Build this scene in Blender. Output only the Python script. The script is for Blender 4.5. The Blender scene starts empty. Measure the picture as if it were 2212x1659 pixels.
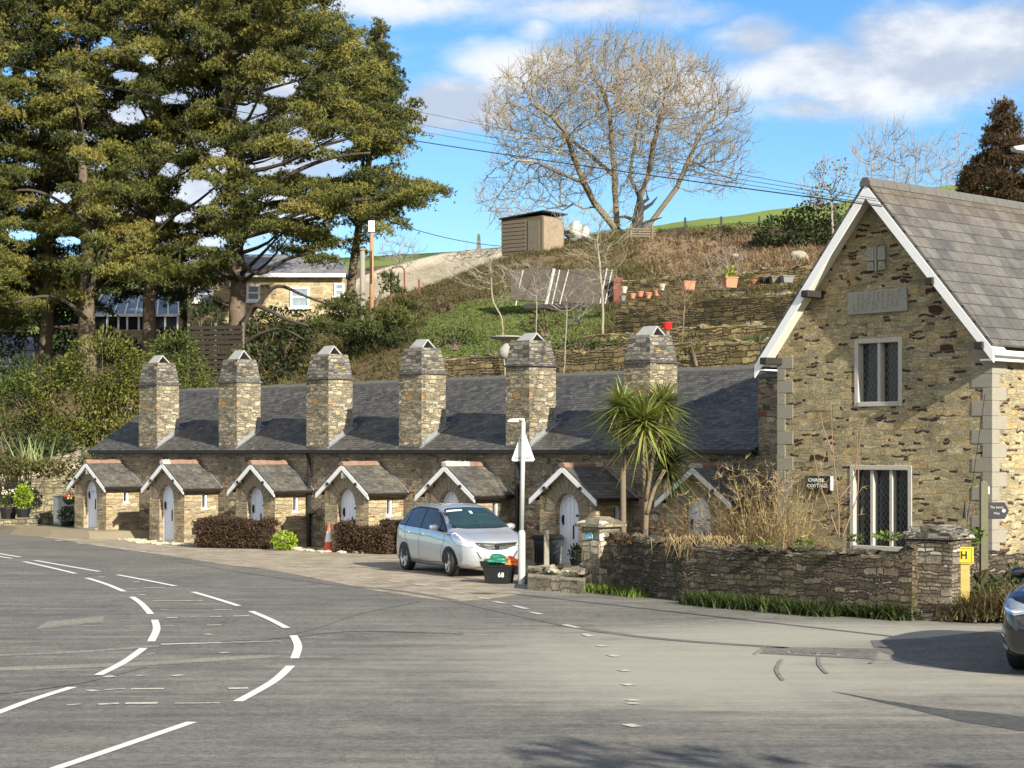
import bpy, math, random
import numpy as np
from mathutils import Vector, Matrix
from mathutils.bvhtree import BVHTree
from mathutils.geometry import delaunay_2d_cdt
SC = bpy.context.scene
COL = SC.collection
R = math.radians
# ---------------------------------------------------------------- camera
FP, CX, HY, CH = 4200.0, 1106.0, 975.0, 2.7     # focal length / centre / horizon in a 2212 px wide frame, eye height
cd = bpy.data.cameras.new('camera'); cam = bpy.data.objects.new('camera', cd); COL.objects.link(cam)
cam.location = (0, 0, CH); cam.rotation_euler = (R(90), 0, 0)
cd.sensor_width = 36; cd.lens = 36 * FP / 2212; cd.shift_y = (HY - 829.5) / 2212
cd.clip_start = 0.5; cd.clip_end = 6000
SC.camera = cam
# ---------------------------------------------------------------- light
DX, DY, EL = -0.547, 0.837, 26.0                   # horizontal direction the sun rays travel, and elevation
sv = Vector((DX, DY, 0)).normalized() * math.cos(R(EL)); sv.z = -math.sin(R(EL))
sl = bpy.data.lights.new('sun', 'SUN'); sl.energy = 5.0; sl.angle = R(0.55); sl.color = (1, 0.93, 0.80)
so = bpy.data.objects.new('sun', sl); COL.objects.link(so)
so.rotation_euler = sv.to_track_quat('-Z', 'Y').to_euler()
W = bpy.data.worlds.new('World'); SC.world = W; W.use_nodes = True
SC.view_settings.view_transform = 'Standard'; SC.view_settings.look = 'None'
SC.view_settings.exposure = 0.98; SC.view_settings.gamma = 1
SC.cycles.max_bounces = 6; SC.cycles.transparent_max_bounces = 12

class NT:
    """tiny helper to write node maths"""
    def __init__(s, nt): s.t = nt
    def n(s, ty, **kw):
        nd = s.t.nodes.new(ty)
        for k, v in kw.items(): setattr(nd, k, v)
        return nd
    def put(s, sock, v):
        if hasattr(v, 'is_output') or isinstance(v, bpy.types.NodeSocket): s.t.links.new(v, sock)
        else:
            if isinstance(v, (tuple, list)) and len(v) == 3 and sock.type == 'RGBA': v = (*v, 1)
            sock.default_value = v
    def m(s, op, a, b=0.0, c=0.0, clamp=False):
        nd = s.n('ShaderNodeMath', operation=op); nd.use_clamp = clamp
        s.put(nd.inputs[0], a); s.put(nd.inputs[1], b)
        if len(nd.inputs) > 2: s.put(nd.inputs[2], c)
        return nd.outputs[0]
    def v(s, op, a, b=(0, 0, 0)):
        nd = s.n('ShaderNodeVectorMath', operation=op); s.put(nd.inputs[0], a)
        if op == 'SCALE': s.put(nd.inputs[3], b)
        else: s.put(nd.inputs[1], b)
        return nd.outputs[0]
    def xyz(s, x=0.0, y=0.0, z=0.0):
        nd = s.n('ShaderNodeCombineXYZ')
        for i, q in enumerate((x, y, z)): s.put(nd.inputs[i], q)
        return nd.outputs[0]
    def sep(s, v):
        nd = s.n('ShaderNodeSeparateXYZ'); s.put(nd.inputs[0], v); return nd.outputs
    def mix(s, f, a, b, blend='MIX'):
        nd = s.n('ShaderNodeMix', data_type='RGBA', blend_type=blend)
        s.put(nd.inputs[0], f); s.put(nd.inputs[6], a); s.put(nd.inputs[7], b); return nd.outputs[2]
    def noise(s, vec, sc, det=4.0, rough=0.6, col=False, dim='3D'):
        nd = s.n('ShaderNodeTexNoise', noise_dimensions=dim)
        if vec is not None: s.put(nd.inputs['Vector'], vec)
        nd.inputs['Scale'].default_value = sc; nd.inputs['Detail'].default_value = det; nd.inputs['Roughness'].default_value = rough
        return nd.outputs[1 if col else 0]
    def white(s, vec, col=False):
        nd = s.n('ShaderNodeTexWhiteNoise', noise_dimensions='3D'); s.put(nd.inputs['Vector'], vec)
        return nd.outputs[1 if col else 0]
    def ramp(s, f, stops, interp='LINEAR'):
        nd = s.n('ShaderNodeValToRGB'); r = nd.color_ramp; r.interpolation = interp
        while len(r.elements) < len(stops): r.elements.new(0.5)
        for e, (p, c) in zip(r.elements, stops):
            e.position = p; e.color = (*c, 1) if len(c) == 3 else c
        s.put(nd.inputs[0], f); return nd.outputs[0]
    def step(s, v, a, b):
        nd = s.n('ShaderNodeMapRange', interpolation_type='SMOOTHSTEP'); s.put(nd.inputs[0], v)
        s.put(nd.inputs[1], a); s.put(nd.inputs[2], b); return nd.outputs[0]
    def bump(s, h, dist=0.01, st=1.0):
        nd = s.n('ShaderNodeBump'); nd.inputs['Distance'].default_value = dist; nd.inputs['Strength'].default_value = st
        s.put(nd.inputs['Height'], h); return nd.outputs[0]

# ---- sky: Nishita plus broken cloud, mixed in the world itself
def make_world():
    t = NT(W.node_tree); bg = W.node_tree.nodes['Background']
    sky = t.n('ShaderNodeTexSky', sky_type='NISHITA'); sky.sun_disc = False
    sky.sun_elevation = R(EL); sky.sun_rotation = math.atan2(-DX, -DY); sky.altitude = 50
    sky.air_density = 1.0; sky.dust_density = 0.2; sky.ozone_density = 2.5
    hs = t.n('ShaderNodeHueSaturation'); hs.inputs['Saturation'].default_value = 1.25; hs.inputs['Value'].default_value = 1.0
    t.put(hs.inputs['Color'], sky.outputs[0])
    d = t.n('ShaderNodeTexCoord').outputs['Generated']; x, y, z = t.sep(d)
    yy = t.m('MAXIMUM', y, 0.05); u = t.m('DIVIDE', x, yy); w = t.m('DIVIDE', z, yy)      # tangent plane in front of the valley
    base = t.mix(1.0, hs.outputs[0], (0.66, 0.76, 0.86), 'MULTIPLY')
    def blob(cu, cw, ru, rw):
        a = t.m('DIVIDE', t.m('SUBTRACT', u, cu), ru); b = t.m('DIVIDE', t.m('SUBTRACT', w, cw), rw)
        r = t.m('SQRT', t.m('ADD', t.m('MULTIPLY', a, a), t.m('MULTIPLY', b, b)))
        return t.m('SUBTRACT', 1.0, r, clamp=True)
    def P(X, Y, rx, ry): return ((X - CX) / FP, (HY - Y) / FP, rx / FP, ry / FP)
    acc = None
    for X, Y, rx, ry, k in ((1750, 150, 330, 120, 1.6), (2050, 120, 380, 170, 1.7), (1650, 90, 190, 90, 1.3), (1750, 235, 220, 60, 1.1), (1850, 200, 260, 110, 1.3), (2180, 60, 260, 120, 1.2), (980, 235, 210, 90, 1.5), (1150, 150, 230, 110, 1.0),
                            (1450, 200, 300, 130, 0.9), (1250, 15, 420, 75, 1.0), (800, 0, 260, 60, 1.2), (1160, 60, 90, 60, 0.9), (900, 10, 400, 60, 0.8), (420, 330, 520, 330, 1.9), (1480, 30, 300, 60, 0.7)):
        b = t.m('MULTIPLY', blob(*P(X, Y, rx, ry)), k)
        acc = b if acc is None else t.m('MAXIMUM', acc, b)
    v = t.xyz(t.m('MULTIPLY', u, 1.0), t.m('MULTIPLY', w, 1.9), 3.1)
    n1 = t.noise(v, 9.0, 9, 0.58); n2 = t.noise(v, 28.0, 6, 0.6)
    f = t.m('ADD', acc, t.m('MULTIPLY', t.m('SUBTRACT', n1, 0.5), 1.9))
    f = t.m('ADD', f, t.m('MULTIPLY', t.m('SUBTRACT', n2, 0.5), 0.35))
    far = t.m('MULTIPLY', t.step(n1, 0.52, 0.70), t.step(w, 0.25, 0.5))
    mask = t.m('MAXIMUM', t.m('MULTIPLY', t.step(f, 0.18, 0.95), 0.92), t.m('MULTIPLY', far, 0.8))
    v2 = t.v('ADD', v, (0.012, 0.035, 0)); n3 = t.noise(v2, 9.0, 9, 0.58)
    sh = t.step(t.m('SUBTRACT', n3, n1), -0.13, 0.12)
    cl = t.mix(sh, (5.1, 5.2, 5.35), (3.0, 3.35, 4.0))
    front = t.mix(mask, base, cl)
    nb = t.noise(d, 2.6, 6, 0.6)                                   # broken bright cloud added in the unseen sky behind the viewpoint, as fill light
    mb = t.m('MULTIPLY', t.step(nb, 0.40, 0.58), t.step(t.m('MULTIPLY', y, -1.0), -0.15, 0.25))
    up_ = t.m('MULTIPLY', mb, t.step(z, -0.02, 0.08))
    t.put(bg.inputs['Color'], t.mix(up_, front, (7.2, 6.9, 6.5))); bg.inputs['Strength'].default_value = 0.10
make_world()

# ---------------------------------------------------------------- placing helpers
hh = math.hypot(4006, 4200)
AX = Vector((4006 / hh, -4200 / hh, 0)); BX = Vector((4200 / hh, 4006 / hh, 0))   # along the cottages (towards us) / away behind them
ANG = math.atan2(AX.y, AX.x)
OY = CH * FP / 247; OO = Vector(((1228 - CX) / FP * OY, OY, 0))
def px(X, Y, d): return Vector(((X - CX) / FP * d, d, CH + (HY - Y) / FP * d))
def gp(X, Y, z=0.0):
    d = (CH - z) * FP / (Y - HY); return Vector(((X - CX) / FP * d, d, z))
def ab(a, b, z=0.0): return OO + AX * a + BX * b + Vector((0, 0, z))
def a_of(X, b):
    k = (X - CX) / FP; return (k * (OO.y + b * BX.y) - OO.x - b * BX.x) / (AX.x - k * AX.y)
def z_of(X, Y, b): return CH + (HY - Y) / FP * ab(a_of(X, b), b).y
def zat(Y, a, b): return CH + (HY - Y) / FP * ab(a, b).y
def to_ab(x, y):
    d = Vector((x - OO.x, y - OO.y, 0)); return d.dot(AX), d.dot(BX)
# ---------------------------------------------------------------- object helpers
def tag(o, label=None, cat=None, group=None, kind=None):
    for k, v in (('label', label), ('category', cat), ('group', group), ('kind', kind)):
        if v: o[k] = v
    return o
def thing(name, label, cat, loc=(0, 0, 0), rz=0.0, group=None, scale=None):
    o = bpy.data.objects.new(name, None); COL.objects.link(o); o.empty_display_size = 0.3
    o.location = loc; o.rotation_euler = (0, 0, rz)
    if scale: o.scale = scale
    return tag(o, label, cat, group)
def auto_uv(me):
    uvl = me.uv_layers.new(name='UVMap'); co = me.vertices
    buf = np.zeros((len(me.loops), 2), dtype=np.float32)
    for p in me.polygons:
        n = p.normal
        if abs(n.z) > 0.995: t = Vector((1, 0, 0)); b = Vector((0, 1, 0))
        else:
            t = Vector((-n.y, n.x, 0)).normalized(); b = n.cross(t)
            if b.z < 0: b = -b
        for li in p.loop_indices:
            v = co[me.loops[li].vertex_index].co; buf[li] = (v.dot(t), v.dot(b))
    uvl.data.foreach_set('uv', buf.ravel())
class MB:
    def __init__(s): s.v = []; s.f = []; s.mi = []; s.M = Matrix.Identity(4); s.cur = 0
    def add(s, vs, fs):
        o = len(s.v); s.v += [tuple(s.M @ Vector(v)) for v in vs]
        s.f += [tuple(i + o for i in f) for f in fs]; s.mi += [s.cur] * len(fs)
    def box(s, x0, x1, y0, y1, z0, z1):
        s.add([(x0, y0, z0), (x1, y0, z0), (x1, y1, z0), (x0, y1, z0), (x0, y0, z1), (x1, y0, z1), (x1, y1, z1), (x0, y1, z1)],
              [(0, 3, 2, 1), (4, 5, 6, 7), (0, 1, 5, 4), (1, 2, 6, 5), (2, 3, 7, 6), (3, 0, 4, 7)]); return s
    def frustum(s, x0, x1, y0, y1, z0, z1, ix, iy):
        s.add([(x0, y0, z0), (x1, y0, z0), (x1, y1, z0), (x0, y1, z0), (x0 + ix, y0 + iy, z1), (x1 - ix, y0 + iy, z1), (x1 - ix, y1 - iy, z1), (x0 + ix, y1 - iy, z1)],
              [(0, 3, 2, 1), (4, 5, 6, 7), (0, 1, 5, 4), (1, 2, 6, 5), (2, 3, 7, 6), (3, 0, 4, 7)]); return s
    def prism(s, poly, ax, c0, c1):
        """poly: list of 2-D points; ax: 'x','y','z' extrusion axis from c0 to c1"""
        def P(p, c): return {'x': (c, p[0], p[1]), 'y': (p[0], c, p[1]), 'z': (p[0], p[1], c)}[ax]
        n = len(poly); vs = [P(p, c0) for p in poly] + [P(p, c1) for p in poly]
        ar = sum(poly[i][0] * poly[(i + 1) % n][1] - poly[(i + 1) % n][0] * poly[i][1] for i in range(n))
        flip = (ar > 0) ^ (ax == 'y') ^ (c1 < c0)
        fs = [tuple(range(n))[::-1] if flip else tuple(range(n)), tuple(range(n, 2 * n)) if flip else tuple(range(n, 2 * n))[::-1]]
        for i in range(n):
            j = (i + 1) % n; q = (i, j, n + j, n + i); fs.append(q if flip else q[::-1])
        s.add(vs, fs); return s
    def slab(s, p, t):
        """four corner points (top face, ccw from above) and thickness downwards along the normal"""
        P = [Vector(q) for q in p]; n = (P[1] - P[0]).cross(P[2] - P[0]).normalized() * t
        Q = [q - n for q in P]; k = len(P)
        fs = [tuple(range(k)), tuple(range(2 * k - 1, k - 1, -1))] + [(i, k + i, k + (i + 1) % k, (i + 1) % k) for i in range(k)]
        s.add([tuple(q) for q in P + Q], fs); return s
    def tube(s, pts, rad, n=8, caps=True):
        P = [Vector(p) for p in pts]; k = len(P)
        if not hasattr(rad, '__len__'): rad = [rad] * k
        vs = []; up = Vector((0.13, 0.21, 0.97)).normalized()
        for i in range(k):
            d = (P[min(i + 1, k - 1)] - P[max(i - 1, 0)]); d = d.normalized() if d.length > 1e-9 else Vector((0, 0, 1))
            if abs(d.dot(up)) > 0.97: up = Vector((0.9, 0.1, 0.05)).normalized()
            a = d.cross(up).normalized(); b = d.cross(a)
            for j in range(n):
                th = 2 * math.pi * j / n; vs.append(tuple(P[i] + (a * math.cos(th) + b * math.sin(th)) * rad[i]))
        fs = [(i * n + j, i * n + (j + 1) % n, (i + 1) * n + (j + 1) % n, (i + 1) * n + j) for i in range(k - 1) for j in range(n)]
        if caps: fs += [tuple(range(n))[::-1], tuple(range((k - 1) * n, k * n))]
        s.add(vs, fs); return s
    def lathe(s, prof, n=20, c=(0, 0), lo=0.0, hi=2 * math.pi):
        full = abs(hi - lo - 2 * math.pi) < 1e-6; m = n if full else n + 1
        vs = [(c[0] + r * math.cos(lo + (hi - lo) * j / n), c[1] + r * math.sin(lo + (hi - lo) * j / n), z) for r, z in prof for j in range(m)]
        fs = []
        for i in range(len(prof) - 1):
            for j in range(n):
                q = (i * m + j, i * m + (j + 1) % m, (i + 1) * m + (j + 1) % m, (i + 1) * m + j); fs.append(q)
        s.add(vs, fs); return s
    def blob(s, c, r, seed=0, n=2, amp=0.15):
        import bmesh
        bm = bmesh.new(); bmesh.ops.create_icosphere(bm, subdivisions=n, radius=1.0); rg = random.Random(seed)
        ph = [rg.uniform(0, 6) for _ in range(6)]
        vs = []
        for v in bm.verts:
            p = v.co; k = 1 + amp * (math.sin(3 * p.x + ph[0]) * math.sin(3 * p.y + ph[1]) + 0.6 * math.sin(5 * p.z + ph[2] + 2 * p.x) + 0.4 * math.sin(7 * p.y + ph[3]))
            vs.append((c[0] + p.x * r[0] * k, c[1] + p.y * r[1] * k, c[2] + p.z * r[2] * k))
        bm.verts.index_update(); fs = [tuple(v.index for v in f.verts) for f in bm.faces]; bm.free(); s.add(vs, fs); return s
    def build(s, name, mats, parent=None, smooth=False, bevel=0, flat_uv=True, fix=True):
        me = bpy.data.meshes.new(name); me.from_pydata(s.v, [], s.f)
        if not isinstance(mats, (list, tuple)): mats = [mats]
        for m in mats: me.materials.append(m)
        me.polygons.foreach_set('material_index', s.mi)
        if fix:
            import bmesh
            bm = bmesh.new(); bm.from_mesh(me); bmesh.ops.recalc_face_normals(bm, faces=bm.faces[:]); bm.to_mesh(me); bm.free()
        me.update()
        if flat_uv: auto_uv(me)
        if smooth: me.polygons.foreach_set('use_smooth', [True] * len(me.polygons))
        o = bpy.data.objects.new(name, me); COL.objects.link(o); o.parent = parent
        if bevel:
            b = o.modifiers.new('bevel', 'BEVEL'); b.width = bevel; b.segments = 2; b.limit_method = 'ANGLE'; b.angle_limit = R(35)
        return o
def np_mesh(name, V, F, mats, parent=None, tint=None, mi=None, smooth=False):
    me = bpy.data.meshes.new(name); V = np.asarray(V, dtype=np.float32); F = np.asarray(F, dtype=np.int32)
    me.vertices.add(len(V)); me.vertices.foreach_set('co', V.ravel()); k = F.shape[1]
    me.loops.add(F.size); me.loops.foreach_set('vertex_index', F.ravel())
    me.polygons.add(len(F)); me.polygons.foreach_set('loop_start', np.arange(0, F.size, k, dtype=np.int32))
    me.polygons.foreach_set('loop_total', np.full(len(F), k, dtype=np.int32))
    if not isinstance(mats, (list, tuple)): mats = [mats]
    for m in mats: me.materials.append(m)
    if mi is not None: me.polygons.foreach_set('material_index', np.asarray(mi, dtype=np.int32))
    if smooth: me.polygons.foreach_set('use_smooth', np.ones(len(F), dtype=bool))
    me.update(calc_edges=True)
    if tint is not None:
        at = me.attributes.new('tint', 'FLOAT', 'POINT'); at.data.foreach_set('value', np.asarray(tint, dtype=np.float32))
    o = bpy.data.objects.new(name, me); COL.objects.link(o); o.parent = parent
    return o
def text(name, body, size, mat, parent, M, ext=0.004, align='CENTER', bold=0.0):
    cu = bpy.data.curves.new(name, 'FONT'); cu.body = body; cu.size = size; cu.extrude = ext; cu.align_x = align; cu.align_y = 'CENTER'; cu.offset = bold; cu.resolution_u = 3
    tmp = bpy.data.objects.new('t', cu); COL.objects.link(tmp)
    me = bpy.data.meshes.new_from_object(tmp.evaluated_get(bpy.context.evaluated_depsgraph_get())); bpy.data.objects.remove(tmp)
    me.materials.clear(); me.materials.append(mat); me.name = name
    o = bpy.data.objects.new(name, me); COL.objects.link(o); o.parent = parent; o.matrix_local = M
    return o
def copy_tree(o, parent=None):
    c = o.copy(); COL.objects.link(c); c.parent = parent
    for ch in o.children: copy_tree(ch, c)
    return c

# ---------------------------------------------------------------- materials
def new_mat(name):
    m = bpy.data.materials.new(name); m.use_nodes = True
    t = NT(m.node_tree); b = m.node_tree.nodes['Principled BSDF']; return m, t, b
def plain(name, col, rough=0.6, metal=0.0, var=0.12, sc=6.0, bump=0.0, coat=0.0, spec=0.5, trans=0.0):
    m, t, b = new_mat(name); p = t.n('ShaderNodeTexCoord').outputs['Object']
    n = t.noise(p, sc, 5, 0.65)
    c = t.mix(n, tuple(q * (1 - var) for q in col), tuple(min(1, q * (1 + var)) for q in col))
    t.put(b.inputs['Base Color'], c); t.put(b.inputs['Roughness'], t.m('ADD', rough - 0.06, t.m('MULTIPLY', n, 0.12)))
    b.inputs['Metallic'].default_value = metal; b.inputs['Coat Weight'].default_value = coat; b.inputs['Specular IOR Level'].default_value = spec
    if bump: t.put(b.inputs['Normal'], t.bump(t.noise(p, sc * 6, 4), bump))
    return m
def stone(name, ramp, mortar, h=0.2, L=0.42, mw=0.010, split=0.5, warp=0.05, bump=0.02, rust=None, rustp=0.0, moss=None, mossp=0.0, stain=0.25, obj=False):
    """random rubble / coursed stone from node maths on metre UVs"""
    m, t, b = new_mat(name)
    tc = t.n('ShaderNodeTexCoord'); uv = tc.outputs['UV']
    pos = t.n('ShaderNodeNewGeometry').outputs['Position']
    w1 = t.v('SUBTRACT', t.noise(uv, 3.1, 3, 0.6, col=True), (0.5, 0.5, 0.5)); w2 = t.v('SUBTRACT', t.noise(uv, 14.0, 3, 0.6, col=True), (0.5, 0.5, 0.5))
    q = t.v('ADD', uv, t.v('ADD', t.v('SCALE', w1, warp * 2.2), t.v('SCALE', w2, warp * 0.55)))
    u, v, _ = t.sep(q)
    def layout(h, L, seed):
        vr = t.m('DIVIDE', v, h); r = t.m('FLOOR', vr); fv = t.m('SUBTRACT', vr, r)
        k = t.white(t.xyz(r, seed, 0.5)); Lr = t.m('MULTIPLY', L, t.m('ADD', 0.65, t.m('MULTIPLY', k, 0.8)))
        ur = t.m('ADD', t.m('DIVIDE', u, Lr), t.m('MULTIPLY', k, 17.3)); c = t.m('FLOOR', ur); fu = t.m('SUBTRACT', ur, c)
        eu = t.m('MULTIPLY', t.m('MINIMUM', fu, t.m('SUBTRACT', 1.0, fu)), Lr); ev = t.m('MULTIPLY', t.m('MINIMUM', fv, t.m('SUBTRACT', 1.0, fv)), h)
        rnd = t.white(t.xyz(c, r, seed), col=True)
        return t.m('MINIMUM', eu, ev), rnd, t.xyz(c, r, seed)
    eA, rA, idA = layout(h, L, 1.0); eB, rB, idB = layout(h * 0.47, L * 0.62, 7.0)
    sel = t.m('GREATER_THAN', t.sep(rA)[2], split)
    e = t.m('ADD', t.m('MULTIPLY', eB, t.m('SUBTRACT', 1.0, sel)), t.m('MULTIPLY', eA, sel))
    rnd = t.mix(sel, rB, rA); r0, r1, r2 = t.sep(rnd)
    col = t.ramp(r0, [(i / (len(ramp) - 1), c) for i, c in enumerate(ramp)])
    fine = t.noise(uv, 22.0, 5, 0.75); mott = t.noise(t.v('ADD', uv, (5.3, 2.1, 0)), 5.5, 5, 0.7)
    col = t.mix(0.95, col, t.mix(t.step(fine, 0.25, 0.75), (0.45, 0.45, 0.45), (1.55, 1.52, 1.46)), 'MULTIPLY')
    col = t.mix(0.7, col, t.mix(t.step(mott, 0.3, 0.7), (0.62, 0.60, 0.56), (1.38, 1.36, 1.32)), 'MULTIPLY')
    if rust: col = t.mix(t.m('LESS_THAN', t.m('ADD', r1, t.m('MULTIPLY', sel, rustp * 0.8)), rustp), col, rust)
    mask = t.step(e, mw * 0.4, mw * 1.3)
    col = t.mix(mask, mortar, col)
    big = t.noise(pos, 0.9, 5, 0.65)
    col = t.mix(stain, col, t.mix(t.step(big, 0.3, 0.7), (0.5, 0.48, 0.45), (1.4, 1.38, 1.33)), 'MULTIPLY')
    if moss: col = t.mix(t.m('MULTIPLY', t.step(t.noise(pos, 2.3, 6, 0.7), 0.60 - mossp, 0.72 - mossp * 0.5), 0.85), col, moss)
    t.put(b.inputs['Base Color'], col); b.inputs['Roughness'].default_value = 0.9; b.inputs['Specular IOR Level'].default_value = 0.25
    hgt = t.m('ADD', t.m('MULTIPLY', mask, t.m('ADD', 0.5, t.m('MULTIPLY', r1, 0.6))), t.m('MULTIPLY', fine, 0.35))
    t.put(b.inputs['Normal'], t.bump(hgt, bump, 1.0))
    return m
def slate(name, c0, c1, row=0.16, wid=0.24, lichen=None, lp=0.0, edge=0.35, bump=0.012, moss=None):
    m, t, b = new_mat(name); uv = t.n('ShaderNodeTexCoord').outputs['UV']; pos = t.n('ShaderNodeNewGeometry').outputs['Position']
    wv = t.v('SUBTRACT', t.noise(uv, 5.0, 3, 0.6, col=True), (0.5, 0.5, 0.5))
    u, v, _ = t.sep(t.v('ADD', uv, t.v('SCALE', wv, 0.034)))
    vr = t.m('DIVIDE', v, row); r = t.m('FLOOR', vr); fv = t.m('SUBTRACT', vr, r)
    ur = t.m('ADD', t.m('DIVIDE', u, wid), t.m('MULTIPLY', t.white(t.xyz(r, 3.0, 1.0)), 9.0)); c = t.m('FLOOR', ur); fu = t.m('SUBTRACT', ur, c)
    rnd = t.sep(t.white(t.xyz(c, r, 2.0), col=True))
    col = t.mix(rnd[0], c0, c1)
    col = t.mix(0.8, col, t.mix(t.noise(uv, 30, 5, 0.7), (0.6, 0.6, 0.6), (1.4, 1.4, 1.4)), 'MULTIPLY')
    col = t.mix(0.8, col, t.mix(t.step(t.noise(pos, 1.3, 8, 0.75), 0.3, 0.7), (0.58, 0.59, 0.60), (1.42, 1.39, 1.32)), 'MULTIPLY')
    col = t.mix(t.m('MULTIPLY', t.step(t.noise(pos, 14.0, 5, 0.8), 0.60, 0.66), 0.55), col, (0.26, 0.25, 0.20))
    if lichen: col = t.mix(t.m('MULTIPLY', t.step(t.noise(pos, 6.0, 7, 0.75), 0.62 - lp, 0.70 - lp), 0.8), col, lichen)
    if moss: col = t.mix(t.m('MULTIPLY', t.step(t.m('ADD', t.noise(t.xyz(t.m('MULTIPLY', u, 2.2), t.m('MULTIPLY', v, 0.8), 0.0), 9.0, 7, 0.8), t.m('MULTIPLY', t.m('SUBTRACT', t.sep(pos)[2], 7.0), 0.12)), 0.56, 0.66), 0.75), col, moss)
    e = t.m('MULTIPLY', t.step(fv, 0.0, 0.14), t.step(t.m('MULTIPLY', t.m('MINIMUM', fu, t.m('SUBTRACT', 1.0, fu)), wid), 0.0, 0.008))
    col = t.mix(e, tuple(q * edge for q in c0), col)
    t.put(b.inputs['Base Color'], col); b.inputs['Roughness'].default_value = 0.62; b.inputs['Specular IOR Level'].default_value = 0.4
    hgt = t.m('ADD', t.m('MULTIPLY', t.m('SUBTRACT', 1.0, fv), 1.0), t.m('MULTIPLY', rnd[1], 0.35))
    t.put(b.inputs['Normal'], t.bump(t.m('MULTIPLY', hgt, t.m('ADD', 0.3, t.m('MULTIPLY', e, 0.7))), bump, 1.0))
    return m
def leafy(name, stops, rough=0.6, trans=0.25, sc=0.8):
    """foliage: colour varies leaf by leaf (tint attribute) and in patches"""
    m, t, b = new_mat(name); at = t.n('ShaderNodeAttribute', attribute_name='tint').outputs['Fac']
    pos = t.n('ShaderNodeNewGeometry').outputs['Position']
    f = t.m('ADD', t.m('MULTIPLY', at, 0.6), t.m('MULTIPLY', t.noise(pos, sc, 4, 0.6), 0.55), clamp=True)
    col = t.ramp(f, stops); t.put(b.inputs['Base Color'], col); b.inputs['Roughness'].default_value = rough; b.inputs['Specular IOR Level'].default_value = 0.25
    tr = t.n('ShaderNodeBsdfTranslucent'); t.put(tr.inputs['Color'], col); mx = t.n('ShaderNodeMixShader'); mx.inputs[0].default_value = trans
    out = m.node_tree.nodes['Material Output']
    t.put(mx.inputs[1], b.outputs[0]); t.put(mx.inputs[2], tr.outputs[0]); t.put(out.inputs['Surface'], mx.outputs[0])
    return m
def glassy(name, col, rough=0.05, alpha=None):
    m, t, b = new_mat(name); p = t.n('ShaderNodeTexCoord').outputs['Object']
    t.put(b.inputs['Base Color'], t.mix(t.noise(p, 3.0, 3), tuple(q * 0.6 for q in col), tuple(q * 1.4 for q in col)))
    b.inputs['Roughness'].default_value = rough; b.inputs['Specular IOR Level'].default_value = 0.42; b.inputs['IOR'].default_value = 1.5
    return m
M = {}
M['rubble'] = stone('rubble_wall', [(0.083, 0.071, 0.055), (0.195, 0.17, 0.128), (0.268, 0.232, 0.17), (0.331, 0.276, 0.191), (0.216, 0.154, 0.105), (0.431, 0.387, 0.294)], (0.282, 0.256, 0.2), h=0.15, L=0.33, mw=0.013, split=0.5, warp=0.10, bump=0.06, rust=(0.20, 0.075, 0.035), rustp=0.10, stain=0.45)
M['porch_stone'] = stone('porch_wall', [(0.177, 0.142, 0.091), (0.276, 0.218, 0.137), (0.338, 0.269, 0.164), (0.392, 0.324, 0.21), (0.302, 0.228, 0.124)], (0.345, 0.309, 0.232), h=0.12, L=0.36, mw=0.010, split=0.55, warp=0.06, bump=0.03, rust=(0.18, 0.075, 0.03), rustp=0.06, stain=0.3)
M['chimney_stone'] = stone('chimney_wall', [(0.112, 0.095, 0.068), (0.216, 0.191, 0.137), (0.308, 0.273, 0.189), (0.39, 0.346, 0.241), (0.222, 0.169, 0.107), (0.481, 0.468, 0.375)], (0.202, 0.192, 0.153), h=0.11, L=0.26, mw=0.012, split=0.5, warp=0.10, bump=0.06, rust=(0.36, 0.20, 0.07), rustp=0.03, stain=0.4)
M['cap_stone'] = stone('chimney_cap', [(0.055, 0.053, 0.05), (0.121, 0.116, 0.105), (0.198, 0.187, 0.165), (0.352, 0.33, 0.286)], (0.11, 0.105, 0.088), h=0.10, L=0.26, mw=0.010, split=0.4, warp=0.05, bump=0.03, rust=(0.38, 0.25, 0.09), rustp=0.03, stain=0.4)
M['gable_stone'] = stone('gable_wall', [(0.182, 0.157, 0.094), (0.274, 0.241, 0.148), (0.314, 0.263, 0.151), (0.357, 0.316, 0.204), (0.342, 0.247, 0.118), (0.227, 0.215, 0.152)], (0.397, 0.371, 0.269), h=0.125, L=0.34, mw=0.007, split=0.66, warp=0.085, bump=0.04, rust=(0.055, 0.028, 0.016), rustp=0.17, stain=0.42)
M['garden_stone'] = stone('garden_wall', [(0.043, 0.036, 0.028), (0.09, 0.074, 0.055), (0.133, 0.11, 0.079), (0.078, 0.06, 0.042), (0.181, 0.156, 0.12)], (0.035, 0.03, 0.022), h=0.11, L=0.28, mw=0.010, split=0.5, warp=0.09, bump=0.04, rust=(0.24, 0.22, 0.19), rustp=0.03, moss=(0.055, 0.06, 0.022), mossp=0.10, stain=0.5)
M['terrace_stone'] = stone('terrace_wall', [(0.09, 0.07, 0.035), (0.234, 0.184, 0.089), (0.343, 0.258, 0.122), (0.172, 0.142, 0.077), (0.416, 0.326, 0.163)], (0.059, 0.054, 0.034), h=0.17, L=0.46, mw=0.016, split=0.5, warp=0.09, bump=0.05, moss=(0.10, 0.105, 0.03), mossp=0.05, stain=0.5)
M['terrace_dark'] = stone('terrace_dark_wall', [(0.049, 0.04, 0.02), (0.133, 0.108, 0.051), (0.203, 0.16, 0.073), (0.098, 0.084, 0.044), (0.256, 0.2, 0.095)], (0.034, 0.032, 0.022), h=0.16, L=0.44, mw=0.016, split=0.5, warp=0.09, bump=0.05, moss=(0.09, 0.10, 0.03), mossp=0.03, stain=0.5)
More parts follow.
